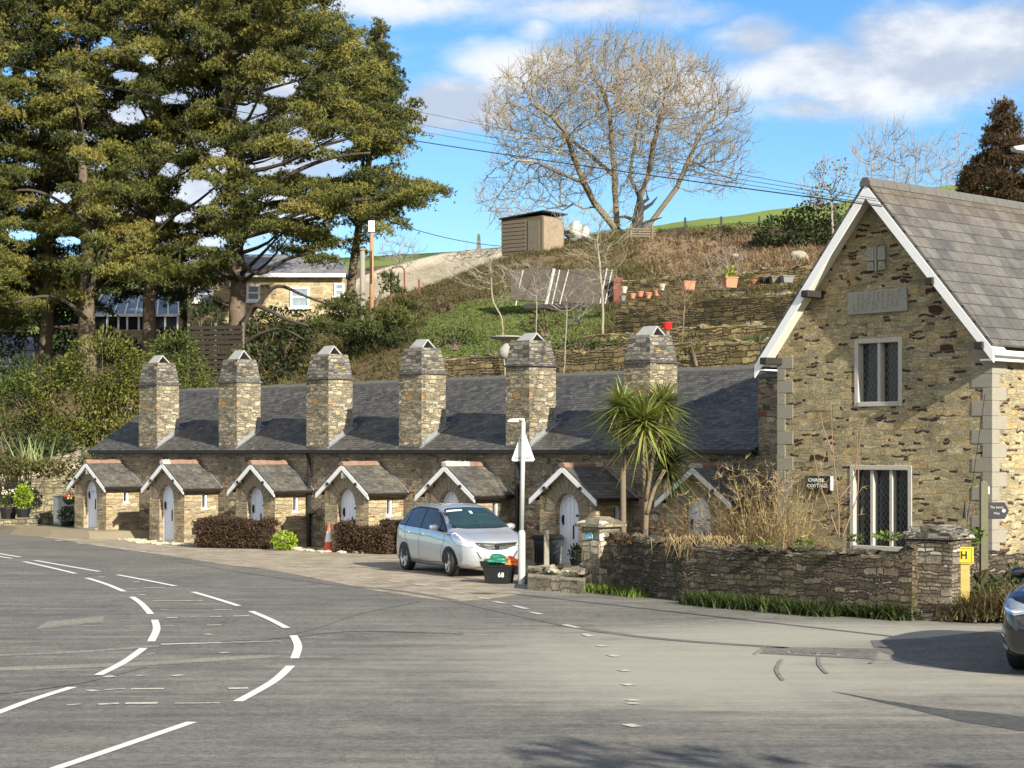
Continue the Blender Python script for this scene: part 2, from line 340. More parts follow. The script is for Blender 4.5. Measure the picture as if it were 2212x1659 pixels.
M['far_stone'] = stone('far_house_wall', [(0.30, 0.25, 0.15), (0.40, 0.33, 0.20), (0.44, 0.38, 0.26), (0.33, 0.25, 0.14)], (0.42, 0.37, 0.27), h=0.25, L=0.6, mw=0.012, split=0.5, warp=0.04, bump=0.012, rust=(0.16, 0.08, 0.04), rustp=0.07)
M['bank_stone'] = stone('bank_wall', [(0.13, 0.12, 0.09), (0.24, 0.21, 0.15), (0.31, 0.28, 0.20), (0.18, 0.16, 0.10)], (0.12, 0.11, 0.07), h=0.22, L=0.36, mw=0.016, split=0.5, warp=0.10, bump=0.05, moss=(0.14, 0.13, 0.035), mossp=0.08, stain=0.5)
M['granite'] = plain('granite', (0.245, 0.225, 0.18), 0.9, var=0.45, sc=38, bump=0.004)
M['granite_dark'] = plain('granite_plaque', (0.27, 0.26, 0.22), 0.9, var=0.5, sc=30, bump=0.006)
M['granite_warm'] = stone('granite_pier', [(0.13, 0.115, 0.09), (0.22, 0.20, 0.155), (0.30, 0.27, 0.21), (0.38, 0.35, 0.28)], (0.17, 0.15, 0.11), h=0.30, L=0.42, mw=0.012, split=0.7, warp=0.10, bump=0.05, rust=(0.48, 0.46, 0.38), rustp=0.12, moss=(0.33, 0.27, 0.10), mossp=0.02, stain=0.5)
M['slate'] = slate('row_slate', (0.040, 0.039, 0.037), (0.098, 0.092, 0.082), 0.115, 0.20, lichen=(0.21, 0.19, 0.14), lp=0.05, edge=0.22, bump=0.02)
M['porch_slate'] = slate('porch_slate', (0.056, 0.053, 0.046), (0.120, 0.113, 0.095), 0.11, 0.19, lichen=(0.30, 0.26, 0.18), lp=0.02, edge=0.35)
M['house_slate'] = slate('house_slate', (0.078, 0.073, 0.066), (0.128, 0.120, 0.108), 0.30, 0.36, lichen=(0.062, 0.047, 0.030), lp=0.03, edge=0.18, bump=0.02, moss=(0.10, 0.062, 0.022))
M['far_slate'] = slate('far_slate', (0.13, 0.13, 0.14), (0.19, 0.19, 0.195), 0.3, 0.4)
M['terracotta'] = plain('ridge_terracotta', (0.22, 0.135, 0.095), 0.85, var=0.35, sc=5)
M['lichen_white'] = plain('white_lichen_ridge', (0.46, 0.41, 0.34), 0.9, var=0.35, sc=9)
M['cream_paint'] = plain('cream_soffit', (0.72, 0.68, 0.60), 0.5, var=0.06)
M['ridge_grey'] = plain('ridge_slate', (0.10, 0.098, 0.088), 0.85, var=0.4, sc=8, bump=0.01)
M['white_paint'] = plain('white_paint', (0.76, 0.76, 0.75), 0.45, var=0.05, sc=4)
M['door_paint'] = plain('door_white', (0.70, 0.73, 0.80), 0.35, var=0.04, sc=4)
M['lead'] = plain('lead_flashing', (0.19, 0.20, 0.205), 0.5, var=0.25, sc=10)
M['black_iron'] = plain('black_iron', (0.010, 0.010, 0.011), 0.5, var=0.3)
M['gutter'] = plain('gutter_black', (0.014, 0.010, 0.010), 0.4, var=0.3)
M['timber_dark'] = plain('dark_timber', (0.020, 0.016, 0.013), 0.7, var=0.4, sc=12)
M['timber'] = plain('weathered_timber', (0.15, 0.125, 0.09), 0.85, var=0.35, sc=14, bump=0.004)
M['pole_wood'] = plain('pole_wood', (0.30, 0.17, 0.09), 0.85, var=0.25, sc=10)
M['pole_pale'] = plain('pole_pale_wood', (0.22, 0.20, 0.16), 0.85, var=0.25, sc=10)
M['bark'] = plain('pine_bark', (0.145, 0.11, 0.075), 0.95, var=0.55, sc=5, bump=0.05)
M['bark_pale'] = plain('pale_branch_bark', (0.24, 0.235, 0.17), 0.95, var=0.3, sc=6, bump=0.02)
M['twig'] = plain('winter_twigs', (0.25, 0.205, 0.13), 0.9, var=0.3, sc=3)
M['twig_grey'] = plain('grey_twigs', (0.24, 0.215, 0.185), 0.9, var=0.3, sc=3)
M['twig_brown'] = plain('brown_twigs', (0.17, 0.12, 0.075), 0.9, var=0.3, sc=3)
M['glass'] = glassy('window_glass', (0.016, 0.020, 0.022), 0.12)
M['sky_glass'] = glassy('conservatory_glass', (0.22, 0.28, 0.32), 0.1)
M['rubber'] = plain('rubber', (0.012, 0.012, 0.012), 0.75, var=0.2)
M['galv'] = plain('galvanised_steel', (0.50, 0.53, 0.50), 0.45, metal=0.35, var=0.12, sc=3)
M['plastic_black'] = plain('black_plastic', (0.012, 0.013, 0.014), 0.45, var=0.2)
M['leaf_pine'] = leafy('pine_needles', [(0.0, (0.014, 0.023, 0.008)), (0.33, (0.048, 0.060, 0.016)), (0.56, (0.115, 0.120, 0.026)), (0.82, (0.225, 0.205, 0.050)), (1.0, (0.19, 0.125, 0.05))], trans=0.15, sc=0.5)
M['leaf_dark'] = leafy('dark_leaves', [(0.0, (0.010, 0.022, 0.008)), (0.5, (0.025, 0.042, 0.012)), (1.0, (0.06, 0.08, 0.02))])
M['leaf_gold'] = leafy('golden_evergreen', [(0.0, (0.018, 0.030, 0.006)), (0.45, (0.055, 0.072, 0.012)), (0.75, (0.14, 0.14, 0.022)), (1.0, (0.27, 0.24, 0.05))], sc=0.5)
M['leaf_green'] = leafy('green_leaves', [(0.0, (0.015, 0.028, 0.009)), (0.5, (0.042, 0.068, 0.018)), (1.0, (0.11, 0.125, 0.035))])
M['leaf_lime'] = leafy('lime_leaves', [(0.0, (0.10, 0.16, 0.012)), (0.5, (0.20, 0.30, 0.02)), (1.0, (0.34, 0.42, 0.04))])
M['leaf_brown'] = leafy('brown_hedge_leaves', [(0.0, (0.020, 0.012, 0.008)), (0.5, (0.060, 0.036, 0.022)), (1.0, (0.12, 0.078, 0.042))])
M['leaf_rust'] = leafy('rusty_needles', [(0.0, (0.018, 0.016, 0.010)), (0.45, (0.050, 0.034, 0.016)), (1.0, (0.12, 0.072, 0.03))])
M['leaf_olive'] = leafy('olive_leaves', [(0.0, (0.03, 0.035, 0.012)), (0.5, (0.08, 0.08, 0.025)), (1.0, (0.15, 0.13, 0.04))])
M['straw'] = leafy('dry_straw', [(0.0, (0.14, 0.10, 0.05)), (0.5, (0.28, 0.21, 0.10)), (1.0, (0.42, 0.33, 0.17))])
M['palm'] = leafy('cordyline_leaves', [(0.0, (0.07, 0.11, 0.03)), (0.4, (0.17, 0.22, 0.05)), (0.8, (0.30, 0.32, 0.08)), (1.0, (0.42, 0.38, 0.15))], trans=0.2)
M['dry_palm'] = leafy('dead_cordyline_leaves', [(0.0, (0.20, 0.14, 0.07)), (1.0, (0.42, 0.32, 0.18))])
M['daffodil'] = plain('yellow_petals', (0.75, 0.62, 0.08), 0.6)
M['terracotta_pot'] = plain('terracotta_pot', (0.48, 0.20, 0.11), 0.85, var=0.2)

M['bark_winter'] = plain('winter_tree_bark', (0.155, 0.125, 0.08), 0.95, var=0.4, sc=3, bump=0.03)
M['bark_mid'] = plain('pine_limb_bark', (0.055, 0.046, 0.032), 0.95, var=0.5, sc=5, bump=0.02)
M['pale_twig'] = plain('pale_tree_bark', (0.24, 0.215, 0.15), 0.9, var=0.3, sc=5)
M['leaf_pine_dark'] = leafy('dark_pine_needles', [(0.0, (0.018, 0.028, 0.010)), (0.45, (0.045, 0.058, 0.016)), (0.8, (0.085, 0.092, 0.022)), (1.0, (0.12, 0.11, 0.03))], trans=0.12, sc=0.5)
M['leaf_gold_green'] = leafy('green_gold_evergreen', [(0.0, (0.018, 0.034, 0.007)), (0.45, (0.050, 0.075, 0.013)), (0.8, (0.12, 0.14, 0.026)), (1.0, (0.19, 0.19, 0.045))], sc=0.5)
M['leaf_green_dark'] = leafy('ivy_leaves', [(0.0, (0.012, 0.028, 0.008)), (0.5, (0.04, 0.062, 0.016)), (1.0, (0.10, 0.11, 0.03))])
M['leaf_rust2'] = leafy('dead_bracken', [(0.0, (0.05, 0.03, 0.015)), (0.5, (0.15, 0.09, 0.04)), (1.0, (0.26, 0.17, 0.08))])
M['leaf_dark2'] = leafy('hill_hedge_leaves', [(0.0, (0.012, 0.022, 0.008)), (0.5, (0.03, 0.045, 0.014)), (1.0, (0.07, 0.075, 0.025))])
M['leaf_purple'] = leafy('purple_leaves', [(0.0, (0.02, 0.01, 0.015)), (1.0, (0.08, 0.04, 0.06))])

M['shed_board'] = plain('shed_boards', (0.12, 0.10, 0.065), 0.9, var=0.4, sc=3)
M['shed_door'] = plain('shed_door', (0.15, 0.135, 0.10), 0.9, var=0.3, sc=4)
M['shed_pale'] = plain('shed_pale_panel', (0.24, 0.185, 0.13), 0.9, var=0.4, sc=3)
M['tarp'] = plain('tarpaulin', (0.34, 0.35, 0.34), 0.5, var=0.25, sc=3)
M['netting'] = plain('dark_netting', (0.055, 0.045, 0.033), 0.8, var=0.5, sc=2)
M['white_old'] = plain('flaking_white_paint', (0.36, 0.36, 0.33), 0.7, var=0.25, sc=8)
M['pot_grey'] = plain('grey_pot', (0.20, 0.20, 0.19), 0.8)
M['red_glaze'] = plain('red_glaze', (0.62, 0.02, 0.015), 0.25, var=.08)
M['rust_metal'] = plain('rusty_metal', (0.16, 0.05, 0.03), 0.8, var=.4)
M['cable'] = plain('black_cable', (0.03, 0.03, 0.035), 0.6)
M['galv_light'] = plain('pale_grey_sign_back', (0.62, 0.64, 0.58), 0.5, var=.06)
M['galv_shade'] = plain('dull_channel', (0.28, 0.28, 0.26), 0.5)
M['bag_green'] = plain('green_bag', (0.01, 0.12, 0.075), 0.45, var=.25, sc=9)
M['bag_orange'] = plain('orange_bag', (0.85, 0.16, 0.03), 0.45, var=.2, sc=9)
M['bin_grey'] = plain('dark_bin', (0.030, 0.036, 0.040), 0.5)
M['cone_red'] = plain('cone_orange', (0.62, 0.09, 0.035), 0.5, var=.15)
M['cone_white'] = plain('cone_white', (0.75, 0.74, 0.70), 0.45, var=.12)
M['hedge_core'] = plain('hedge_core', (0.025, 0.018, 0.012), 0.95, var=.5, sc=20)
M['cabinet_grey'] = plain('cabinet_grey', (0.38, 0.40, 0.37), 0.5, var=.08)
M['petal_red'] = plain('red_petals', (0.55, 0.03, 0.04), 0.6)
M['cream_petals'] = plain('cream_petals', (0.80, 0.74, 0.45), 0.6)
M['phorm'] = leafy('phormium_leaves', [(0.0, (0.12, 0.16, 0.06)), (1.0, (0.38, 0.42, 0.20))])
M['palm_trunk'] = plain('palm_stem', (0.15, 0.115, 0.075), 0.95, var=.4, sc=10)
M['sapling_bark'] = plain('sapling_bark', (0.20, 0.13, 0.075), 0.8)
M['leaf_lime2'] = leafy('fresh_grass', [(0.0, (0.045, 0.075, 0.014)), (0.5, (0.10, 0.15, 0.026)), (1.0, (0.19, 0.25, 0.05))])
M['straw_green'] = leafy('dry_bank_grass', [(0.0, (0.05, 0.045, 0.02)), (0.5, (0.12, 0.10, 0.045)), (1.0, (0.24, 0.19, 0.09))])
M['leaf_lawn'] = leafy('lawn_grass_blades', [(0.0, (0.055, 0.072, 0.020)), (0.5, (0.095, 0.115, 0.032)), (1.0, (0.18, 0.175, 0.065))])
M['leaf_bracken'] = leafy('orange_bracken', [(0.0, (0.09, 0.06, 0.03)), (0.45, (0.20, 0.14, 0.075)), (0.8, (0.28, 0.20, 0.11)), (1.0, (0.13, 0.13, 0.05))])
M['marker_post'] = plain('marker_post_paint', (0.42, 0.32, 0.09), 0.7, var=.25, sc=10)
M['marker_yellow'] = plain('marker_yellow', (0.62, 0.45, 0.03), 0.5, var=.12)
M['black_paint'] = plain('black_paint', (0.012, 0.012, 0.012), 0.5)
M['timber_mossy'] = plain('mossy_timber', (0.12, 0.115, 0.07), 0.9, var=.4, sc=12)
M['arm_black'] = plain('arm_black', (0.012, 0.012, 0.016), 0.45)
M['dull_white'] = plain('dull_white_lettering', (0.45, 0.45, 0.43), 0.6)
# ================================================================ GROUND AND ROAD
def asphalt(name, c, dust=None, dustamt=0.0, streak=0.3, blobs=()):
    m, t, b = new_mat(name); pos = t.n('ShaderNodeNewGeometry').outputs['Position']; x, y, z = t.sep(pos)
    ag = t.m('ADD', t.m('MULTIPLY', t.noise(pos, 34.0, 5, 0.85), 0.6), t.m('MULTIPLY', t.noise(pos, 11.0, 4, 0.7), 0.4)); mid = t.noise(pos, 1.6, 6, 0.7); big = t.noise(pos, 0.22, 5, 0.6)
    st = t.noise(t.xyz(t.m('MULTIPLY', x, 0.35), t.m('MULTIPLY', y, 3.2), 0.0), 0.9, 6, 0.65)
    col = t.mix(t.step(ag, 0.36, 0.64), tuple(q * 0.52 for q in c), tuple(q * 1.48 for q in c))
    crk = t.n('ShaderNodeTexVoronoi', feature='DISTANCE_TO_EDGE'); t.put(crk.inputs['Vector'], t.v('ADD', pos, t.v('SCALE', t.noise(pos, 0.9, 4, 0.6, col=True), 1.6))); crk.inputs['Scale'].default_value = 0.16
    col = t.mix(t.m('MULTIPLY', t.m('SUBTRACT', 1.0, t.step(crk.outputs[0], 0.0, 0.006)), 0.45), col, tuple(q * 0.4 for q in c))
    col = t.mix(0.6, col, t.mix(t.step(mid, 0.3, 0.7), (0.80, 0.80, 0.80), (1.22, 1.21, 1.18)), 'MULTIPLY')
    col = t.mix(0.8, col, t.mix(t.step(big, 0.3, 0.7), (0.82, 0.83, 0.84), (1.20, 1.18, 1.14)), 'MULTIPLY')
    col = t.mix(streak, col, t.mix(t.step(st, 0.35, 0.65), (0.72, 0.73, 0.75), (1.35, 1.31, 1.22)), 'MULTIPLY')
    acc = None
    for bx, by, rx, ry, k in blobs:
        a = t.m('DIVIDE', t.m('SUBTRACT', x, bx), rx); d = t.m('DIVIDE', t.m('SUBTRACT', y, by), ry)
        f = t.m('MULTIPLY', t.m('SUBTRACT', 1.0, t.m('SQRT', t.m('ADD', t.m('MULTIPLY', a, a), t.m('MULTIPLY', d, d))), clamp=True), k)
        acc = f if acc is None else t.m('ADD', acc, f)
    if acc is not None:
        f = t.step(t.m('ADD', acc, t.m('ADD', t.m('MULTIPLY', t.m('SUBTRACT', mid, 0.5), 0.9), t.m('MULTIPLY', t.m('SUBTRACT', st, 0.5), 1.3))), -0.1, 1.5)
        col = t.mix(t.m('MULTIPLY', f, 0.9), col, t.mix(ag, tuple(q * 0.7 for q in dust), tuple(q * 1.3 for q in dust)))
    elif dust: col = t.mix(t.m('MULTIPLY', t.step(mid, 0.35, 0.65), dustamt), col, t.mix(ag, tuple(q * 0.7 for q in dust), tuple(q * 1.3 for q in dust)))
    t.put(b.inputs['Base Color'], col); b.inputs['Roughness'].default_value = 0.88; b.inputs['Specular IOR Level'].default_value = 0.3
    t.put(b.inputs['Normal'], t.bump(ag, 0.008, 0.8)); return m
M['asphalt'] = asphalt('road_asphalt', (0.124, 0.120, 0.108), dust=(0.31, 0.292, 0.236), streak=0.5,
    blobs=((6.2, 29.0, 5.0, 2.6, 1.3), (7.5, 23.0, 4.5, 2.6, 1.2), (3.5, 26.0, 4.5, 7.0, 0.9), (2.0, 23.0, 3.0, 3.5, 0.6), (0.8, 26.0, 4.5, 6.0, 0.85), (2.5, 20.5, 4.0, 3.0, 0.55), (-2.5, 22.5, 3.0, 3.5, 0.35), (-6, 31, 1.5, 6.0, 0.35), (0.3, 38.5, 2.5, 2.6, 0.9)))
M['forecourt'] = asphalt('forecourt_gravel', (0.22, 0.185, 0.14), dust=(0.36, 0.315, 0.235), dustamt=0.75, streak=0.5)
M['patch_light'] = asphalt('patched_asphalt', (0.20, 0.192, 0.160), streak=0.2)
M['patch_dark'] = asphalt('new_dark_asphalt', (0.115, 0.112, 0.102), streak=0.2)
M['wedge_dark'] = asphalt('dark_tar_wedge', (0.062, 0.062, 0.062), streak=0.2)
M['trench'] = asphalt('trench_line', (0.16, 0.15, 0.13), streak=0.1)
M['tyre_mark'] = asphalt('tyre_darkened_asphalt', (0.125, 0.120, 0.108), streak=0.2)
def paint(name, c, wear):
    m, t, b = new_mat(name); pos = t.n('ShaderNodeNewGeometry').outputs['Position']
    n = t.noise(pos, 9.0, 6, 0.75); ag = t.noise(pos, 60, 3)
    col = t.mix(t.m('MULTIPLY', t.step(n, 0.62 - wear, 0.75 - wear), 0.75), t.mix(ag, tuple(q * 0.85 for q in c), c), (0.16, 0.155, 0.14))
    t.put(b.inputs['Base Color'], col); b.inputs['Roughness'].default_value = 0.75; return m
M['road_paint'] = paint('road_paint', (0.66, 0.65, 0.60), 0.03)
M['worn_paint'] = paint('worn_road_paint', (0.50, 0.48, 0.40), 0.12)
M['grit_edge'] = plain('pale_kerb_grit', (0.42, 0.38, 0.28), 0.95, var=0.5, sc=9, bump=0.01)

def soil(name, stops, sc=0.35, bump=0.05):
    m, t, b = new_mat(name); pos = t.n('ShaderNodeNewGeometry').outputs['Position']
    n = t.noise(pos, sc, 8, 0.7); f = t.noise(pos, sc * 14, 6, 0.75)
    col = t.ramp(t.m('ADD', t.m('MULTIPLY', n, 0.6), t.m('MULTIPLY', f, 0.4)), stops)
    t.put(b.inputs['Base Color'], col); b.inputs['Roughness'].default_value = 0.95; b.inputs['Specular IOR Level'].default_value = 0.15
    t.put(b.inputs['Normal'], t.bump(f, bump)); return m
M['soil'] = soil('hillside_soil', [(0.25, (0.04, 0.035, 0.02)), (0.45, (0.11, 0.085, 0.045)), (0.6, (0.17, 0.115, 0.06)), (0.8, (0.13, 0.12, 0.045))])
M['garden_soil'] = soil('garden_soil', [(0.2, (0.03, 0.025, 0.015)), (0.5, (0.08, 0.07, 0.035)), (0.8, (0.09, 0.10, 0.03))], 0.8)
M['field'] = soil('field_grass', [(0.2, (0.10, 0.15, 0.03)), (0.5, (0.15, 0.20, 0.045)), (0.8, (0.22, 0.24, 0.07))], 0.06, 0.1)
M['lawn'] = soil('lawn_grass', [(0.2, (0.06, 0.09, 0.02)), (0.5, (0.10, 0.14, 0.03)), (0.8, (0.17, 0.19, 0.06))], 0.5, 0.05)
M['rust_slope'] = soil('bracken_slope', [(0.2, (0.12, 0.085, 0.045)), (0.45, (0.22, 0.155, 0.09)), (0.6, (0.30, 0.215, 0.13)), (0.8, (0.15, 0.14, 0.06))], 0.4, 0.08)
M['pale_rock'] = soil('pale_rendered_bank', [(0.3, (0.22, 0.20, 0.16)), (0.5, (0.36, 0.33, 0.27)), (0.7, (0.46, 0.425, 0.35))], 0.12, 0.1)

def sheet(name, pts, mat, z, parent=None):
    co, _, fs, *_ = delaunay_2d_cdt([Vector((p[0], p[1])) for p in pts], [], [list(range(len(pts)))], 1, 1e-5)
    mb = MB(); mb.add([(p.x, p.y, z) for p in co], [tuple(f) for f in fs])
    o = mb.build(name, mat, parent, fix=False)
    for p in o.data.polygons:
        if p.normal.z < 0: p.flip()
    o.data.update()
    return o
g = sheet('road', [(-320, -60), (320, -60), (320, 330), (-320, 330)], M['asphalt'], 0.0); tag(g, kind='structure')
def gq(l): return [tuple(gp(*p)[:2]) for p in l]
low = [(-260, 1118), (-120, 1131), (0, 1148), (124, 1165), (248, 1185), (360, 1200), (494, 1221), (568, 1229), (642, 1242), (742, 1262), (816, 1277), (900, 1290), (980, 1300), (1075, 1292), (1130, 1282)]
up = [tuple(ab(a, b)[:2]) for a, b in ((2.5, -5.2), (5.5, -3.5), (5.5, 1.3), (-23.5, 1.3), (-27, -0.5), (-45, 1.3), (-62, 2))]
tag(sheet('forecourt', gq(low) + up, M['forecourt'], 0.004), kind='structure')
# dusty resurfacing tracks, tyre tracks and patches (flat sheets 4 mm apart)
def strip(pts, w):
    """offset a polyline of world xy points to a closed outline of width w (w may vary)"""
    P = [Vector((p[0], p[1])) for p in pts]; n = len(P); L, Rr = [], []
    for i in range(n):
        d = (P[min(i + 1, n - 1)] - P[max(i - 1, 0)]).normalized(); s = Vector((-d.y, d.x)) * ((w[i] if hasattr(w, '__len__') else w) / 2)
        L.append(P[i] + s); Rr.append(P[i] - s)
    return L, Rr
def strip_mesh(name, lines, mat, z, kind='structure', parent=None):
    mb = MB()
    for q_, (pts, w) in enumerate(lines):
        L, Rr = strip(pts, w); n = len(L)
        mb.add([(p.x, p.y, z + (q_ * .0005 if len(lines) < 9 else 0)) for p in L + Rr], [(i, i + 1, n + i + 1, n + i) for i in range(n - 1)])
    o = mb.build(name, mat, parent, fix=False)
    for p in o.data.polygons:
        if p.normal.z < 0: p.flip()
    o.data.update()
    return tag(o, kind=kind)
C5 = lambda x, y: (x * .3472, y * .3472 + 1152 * 1.0)     # zoomed crops of the road back to frame units
C6 = lambda x, y: (x * .248 + 493.7, y * .248 + 905.2)
C7 = lambda x, y: (x * .4544 + 1207, y * .4544 + 1207)
def dense(pts, k=6):
    P = [Vector((p[0], p[1])) for p in pts]
    if len(P) < 3: return P
    out = []
    for i in range(len(P) - 1):
        p0, p1, p2, p3 = P[max(i - 1, 0)], P[i], P[i + 1], P[min(i + 2, len(P) - 1)]
        for j in range(k):
            u = j / k; out.append(0.5 * ((2 * p1) + (p2 - p0) * u + (2 * p0 - 5 * p1 + 4 * p2 - p3) * u * u + (3 * p1 - p0 - 3 * p2 + p3) * u ** 3))
    return out + [P[-1]]
def G(pts): return dense([tuple(gp(*p)[:2]) for p in pts])
strip_mesh('asphalt_patch', [(G([C5(-300, 862), C5(0, 845), C5(900, 812), C5(1735, 760)]), [0.42] * 18 + [0.12]),
    (G([C5(-300, 772), C5(0, 760), C5(500, 738), C5(1000, 700)]), [0.22] * 18 + [0.1])], M['patch_light'], 0.004)
tag(sheet('asphalt_patch', gq([C5(215, 600), C5(300, 548), C5(650, 515), C5(640, 552)]), M['patch_light'], 0.004), kind='structure')
strip_mesh('tyre_tracks', [(G([C6(-400, 1240), C6(100, 1330), C6(900, 1440), C6(1700, 1530), (1300, 1365), (1700, 1400)]), 0.2),
    (G([C5(1500, 690), C5(1900, 600), C5(2212, 500), (900, 1300)]), 0.22), (G([C5(1000, 690), C5(1700, 655), C5(2212, 610), (1000, 1370)]), 0.14),
    (G([C5(0, 1000), C5(500, 930), C5(900, 830)]), 0.12)], M['tyre_mark'], 0.006)
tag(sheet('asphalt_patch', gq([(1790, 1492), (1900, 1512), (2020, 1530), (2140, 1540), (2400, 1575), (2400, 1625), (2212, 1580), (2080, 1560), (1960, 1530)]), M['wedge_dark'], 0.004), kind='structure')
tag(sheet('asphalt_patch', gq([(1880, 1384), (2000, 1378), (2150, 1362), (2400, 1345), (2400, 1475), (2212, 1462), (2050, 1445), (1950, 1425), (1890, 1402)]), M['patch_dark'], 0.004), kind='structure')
tag(sheet('asphalt_patch', gq([(1655, 1398), (1900, 1402), (1890, 1425), (1640, 1412)]), M['tyre_mark'], 0.006), kind='structure')
# painted markings
wd = 0.115
big = [[C5(-200, 95), C5(125, 150)], [C5(-200, 118), C5(75, 158)], [C5(150, 178), C5(310, 214), C5(470, 252)], [C5(215, 170), C5(420, 206), C5(620, 240)], [C5(540, 280), C5(660, 318), C5(772, 364)], [C5(730, 260), C5(910, 294), C5(1090, 330)],
       [C5(820, 398), C5(880, 440), C5(938, 505)], [C5(1200, 367), C5(1340, 408), C5(1485, 454)], [C5(962, 541), C5(974, 600), C5(940, 676)], [C5(1562, 487), C5(1680, 538), C5(1785, 592)],
       [C5(893, 718), C5(770, 805), C5(610, 886)], [C5(1825, 638), C5(1854, 705), C5(1832, 782)], [C5(452, 960), C5(200, 1040), C5(-90, 1150)], [C5(1808, 828), C5(1700, 925), C5(1480, 1050)],
       [C5(1195, 1178), C5(620, 1375), C5(340, 1470), C5(100, 1555)]]
strip_mesh('lane_markings', [(G(l), wd) for l in big], M['road_paint'], 0.009)
thin = [((950, 424), (1260, 422)), ((1000, 694), (1380, 683)), ((1380, 683), (1750, 674)), ((885, 342), (1025, 340)), ((860, 385), (905, 385)), ((1000, 480), (1045, 480)), ((1330, 478), (1445, 476)), ((1035, 528), (1105, 526)),
        ((1180, 524), (1220, 522)), ((1305, 522), (1380, 520)), ((1450, 518), (1550, 516)), ((1020, 580), (1080, 578)), ((1285, 575), (1375, 573)), ((1280, 633), (1315, 630)), ((910, 757), (965, 753)), ((1370, 748), (1415, 744)),
        ((650, 897), (715, 892)), ((850, 890), (900, 886)), ((1070, 890), (1140, 884)), ((545, 985), (600, 980)), ((650, 978), (780, 970)), ((815, 972), (1020, 970)), ((1420, 970), (1545, 966)), ((415, 1074), (500, 1066)),
        ((610, 1068), (740, 1062)), ((780, 1062), (980, 1060)), ((1085, 1062), (1370, 1060)), ((610, 275), (650, 272)), ((830, 304), (870, 304)), ((790, 346), (855, 345))]
strip_mesh('worn_hatching', [(G([C5(*a), C5(*b)]), 0.11 + 0.05 * math.sin(i * 2.1)) for i, (a, b) in enumerate(thin)], M['worn_paint'], 0.009)
ed = [(C5(350, 44), C5(385, 49)), (C5(475, 61), C5(515, 66)), (C5(600, 77), C5(655, 83)), (C5(745, 96), C5(800, 103)), (C5(865, 111), C5(915, 119)), (C5(1000, 128), C5(1045, 134)), (C6(1150, 1378), C6(1270, 1392)), (C6(1385, 1408), C6(1510, 1422)),
      (C6(1620, 1440), C6(1735, 1453)), (C6(1815, 1472), C6(1940, 1490)), (C6(2005, 1512), C6(2110, 1530)), ((1034, 1291), (1059, 1295)), ((1068, 1300), (1090, 1304)), ((1109, 1309), (1138, 1316)), ((1147, 1323), (1170, 1328)),
      ((1219, 1350), (1249, 1357)), ((1262, 1370), (1277, 1376)), (C7(183, 413), C7(224, 419)), (C7(240, 458), C7(280, 468)), (C7(295, 530), C7(325, 537)), (C7(310, 597), C7(350, 605)), (C7(330, 672), C7(375, 678)), (C7(328, 688), C7(378, 693)), (C7(320, 790), C7(375, 802))]
strip_mesh('edge_dashes', [(G([a, b]), 0.12) for a, b in ed], M['worn_paint'], 0.009)
# brick-edged service trench lines on the right
strip_mesh('trench_joint', [(G([C7(1060, 480), C7(1035, 530), C7(1065, 580)]), 0.05), (G([C7(1235, 470), C7(1240, 510), C7(1275, 548)]), 0.05), (G([C7(1515, 475), C7(1480, 500)]), 0.05), (G([C7(985, 415), C7(930, 455)]), 0.04)], M['trench'], 0.009)
setts = MB(); rg = random.Random(4)
for i in range(15):
    X, Y = C7(1100 + i * 16, 446 + rg.uniform(-3, 3) + i * 0.9); p = gp(X, Y); setts.box(p.x - .035, p.x + .035, p.y - .09, p.y + .09, 0.007, 0.009)
for i in range(0):
    X, Y = C7(1065 + i * 58, 560 + i * 6); p = gp(X, Y); setts.box(p.x - .10, p.x + .10, p.y - .10, p.y + .10, 0.007, 0.009)
M['brick_red'] = plain('red_brick_setts', (0.27, 0.225, 0.18), 0.9, var=0.3)
tag(setts.build('brick_setts', M['brick_red']), kind='structure')
# pale gritty edge of the pavement in front of the cottages
rgt = random.Random(9); grit = MB()
gl = G([C6(-2000 + 0, 900), (0, 1140), (70, 1148), (125, 1152), (190, 1162), (240, 1160), (300, 1168), (330, 1174), (420, 1177), (520, 1180), (600, 1182), (700, 1192), (850, 1196)])
for p in gl:
    if p.y > 75: continue
    for k in range(5):
        s = rgt.uniform(.05, .15); grit.blob((p.x + rgt.uniform(-.35, .35), p.y + rgt.uniform(-.25, .25), .02), (s, s * .8, s * .35), rgt.random(), 1)
tag(grit.build('kerb_stones', M['grit_edge']), kind='structure')

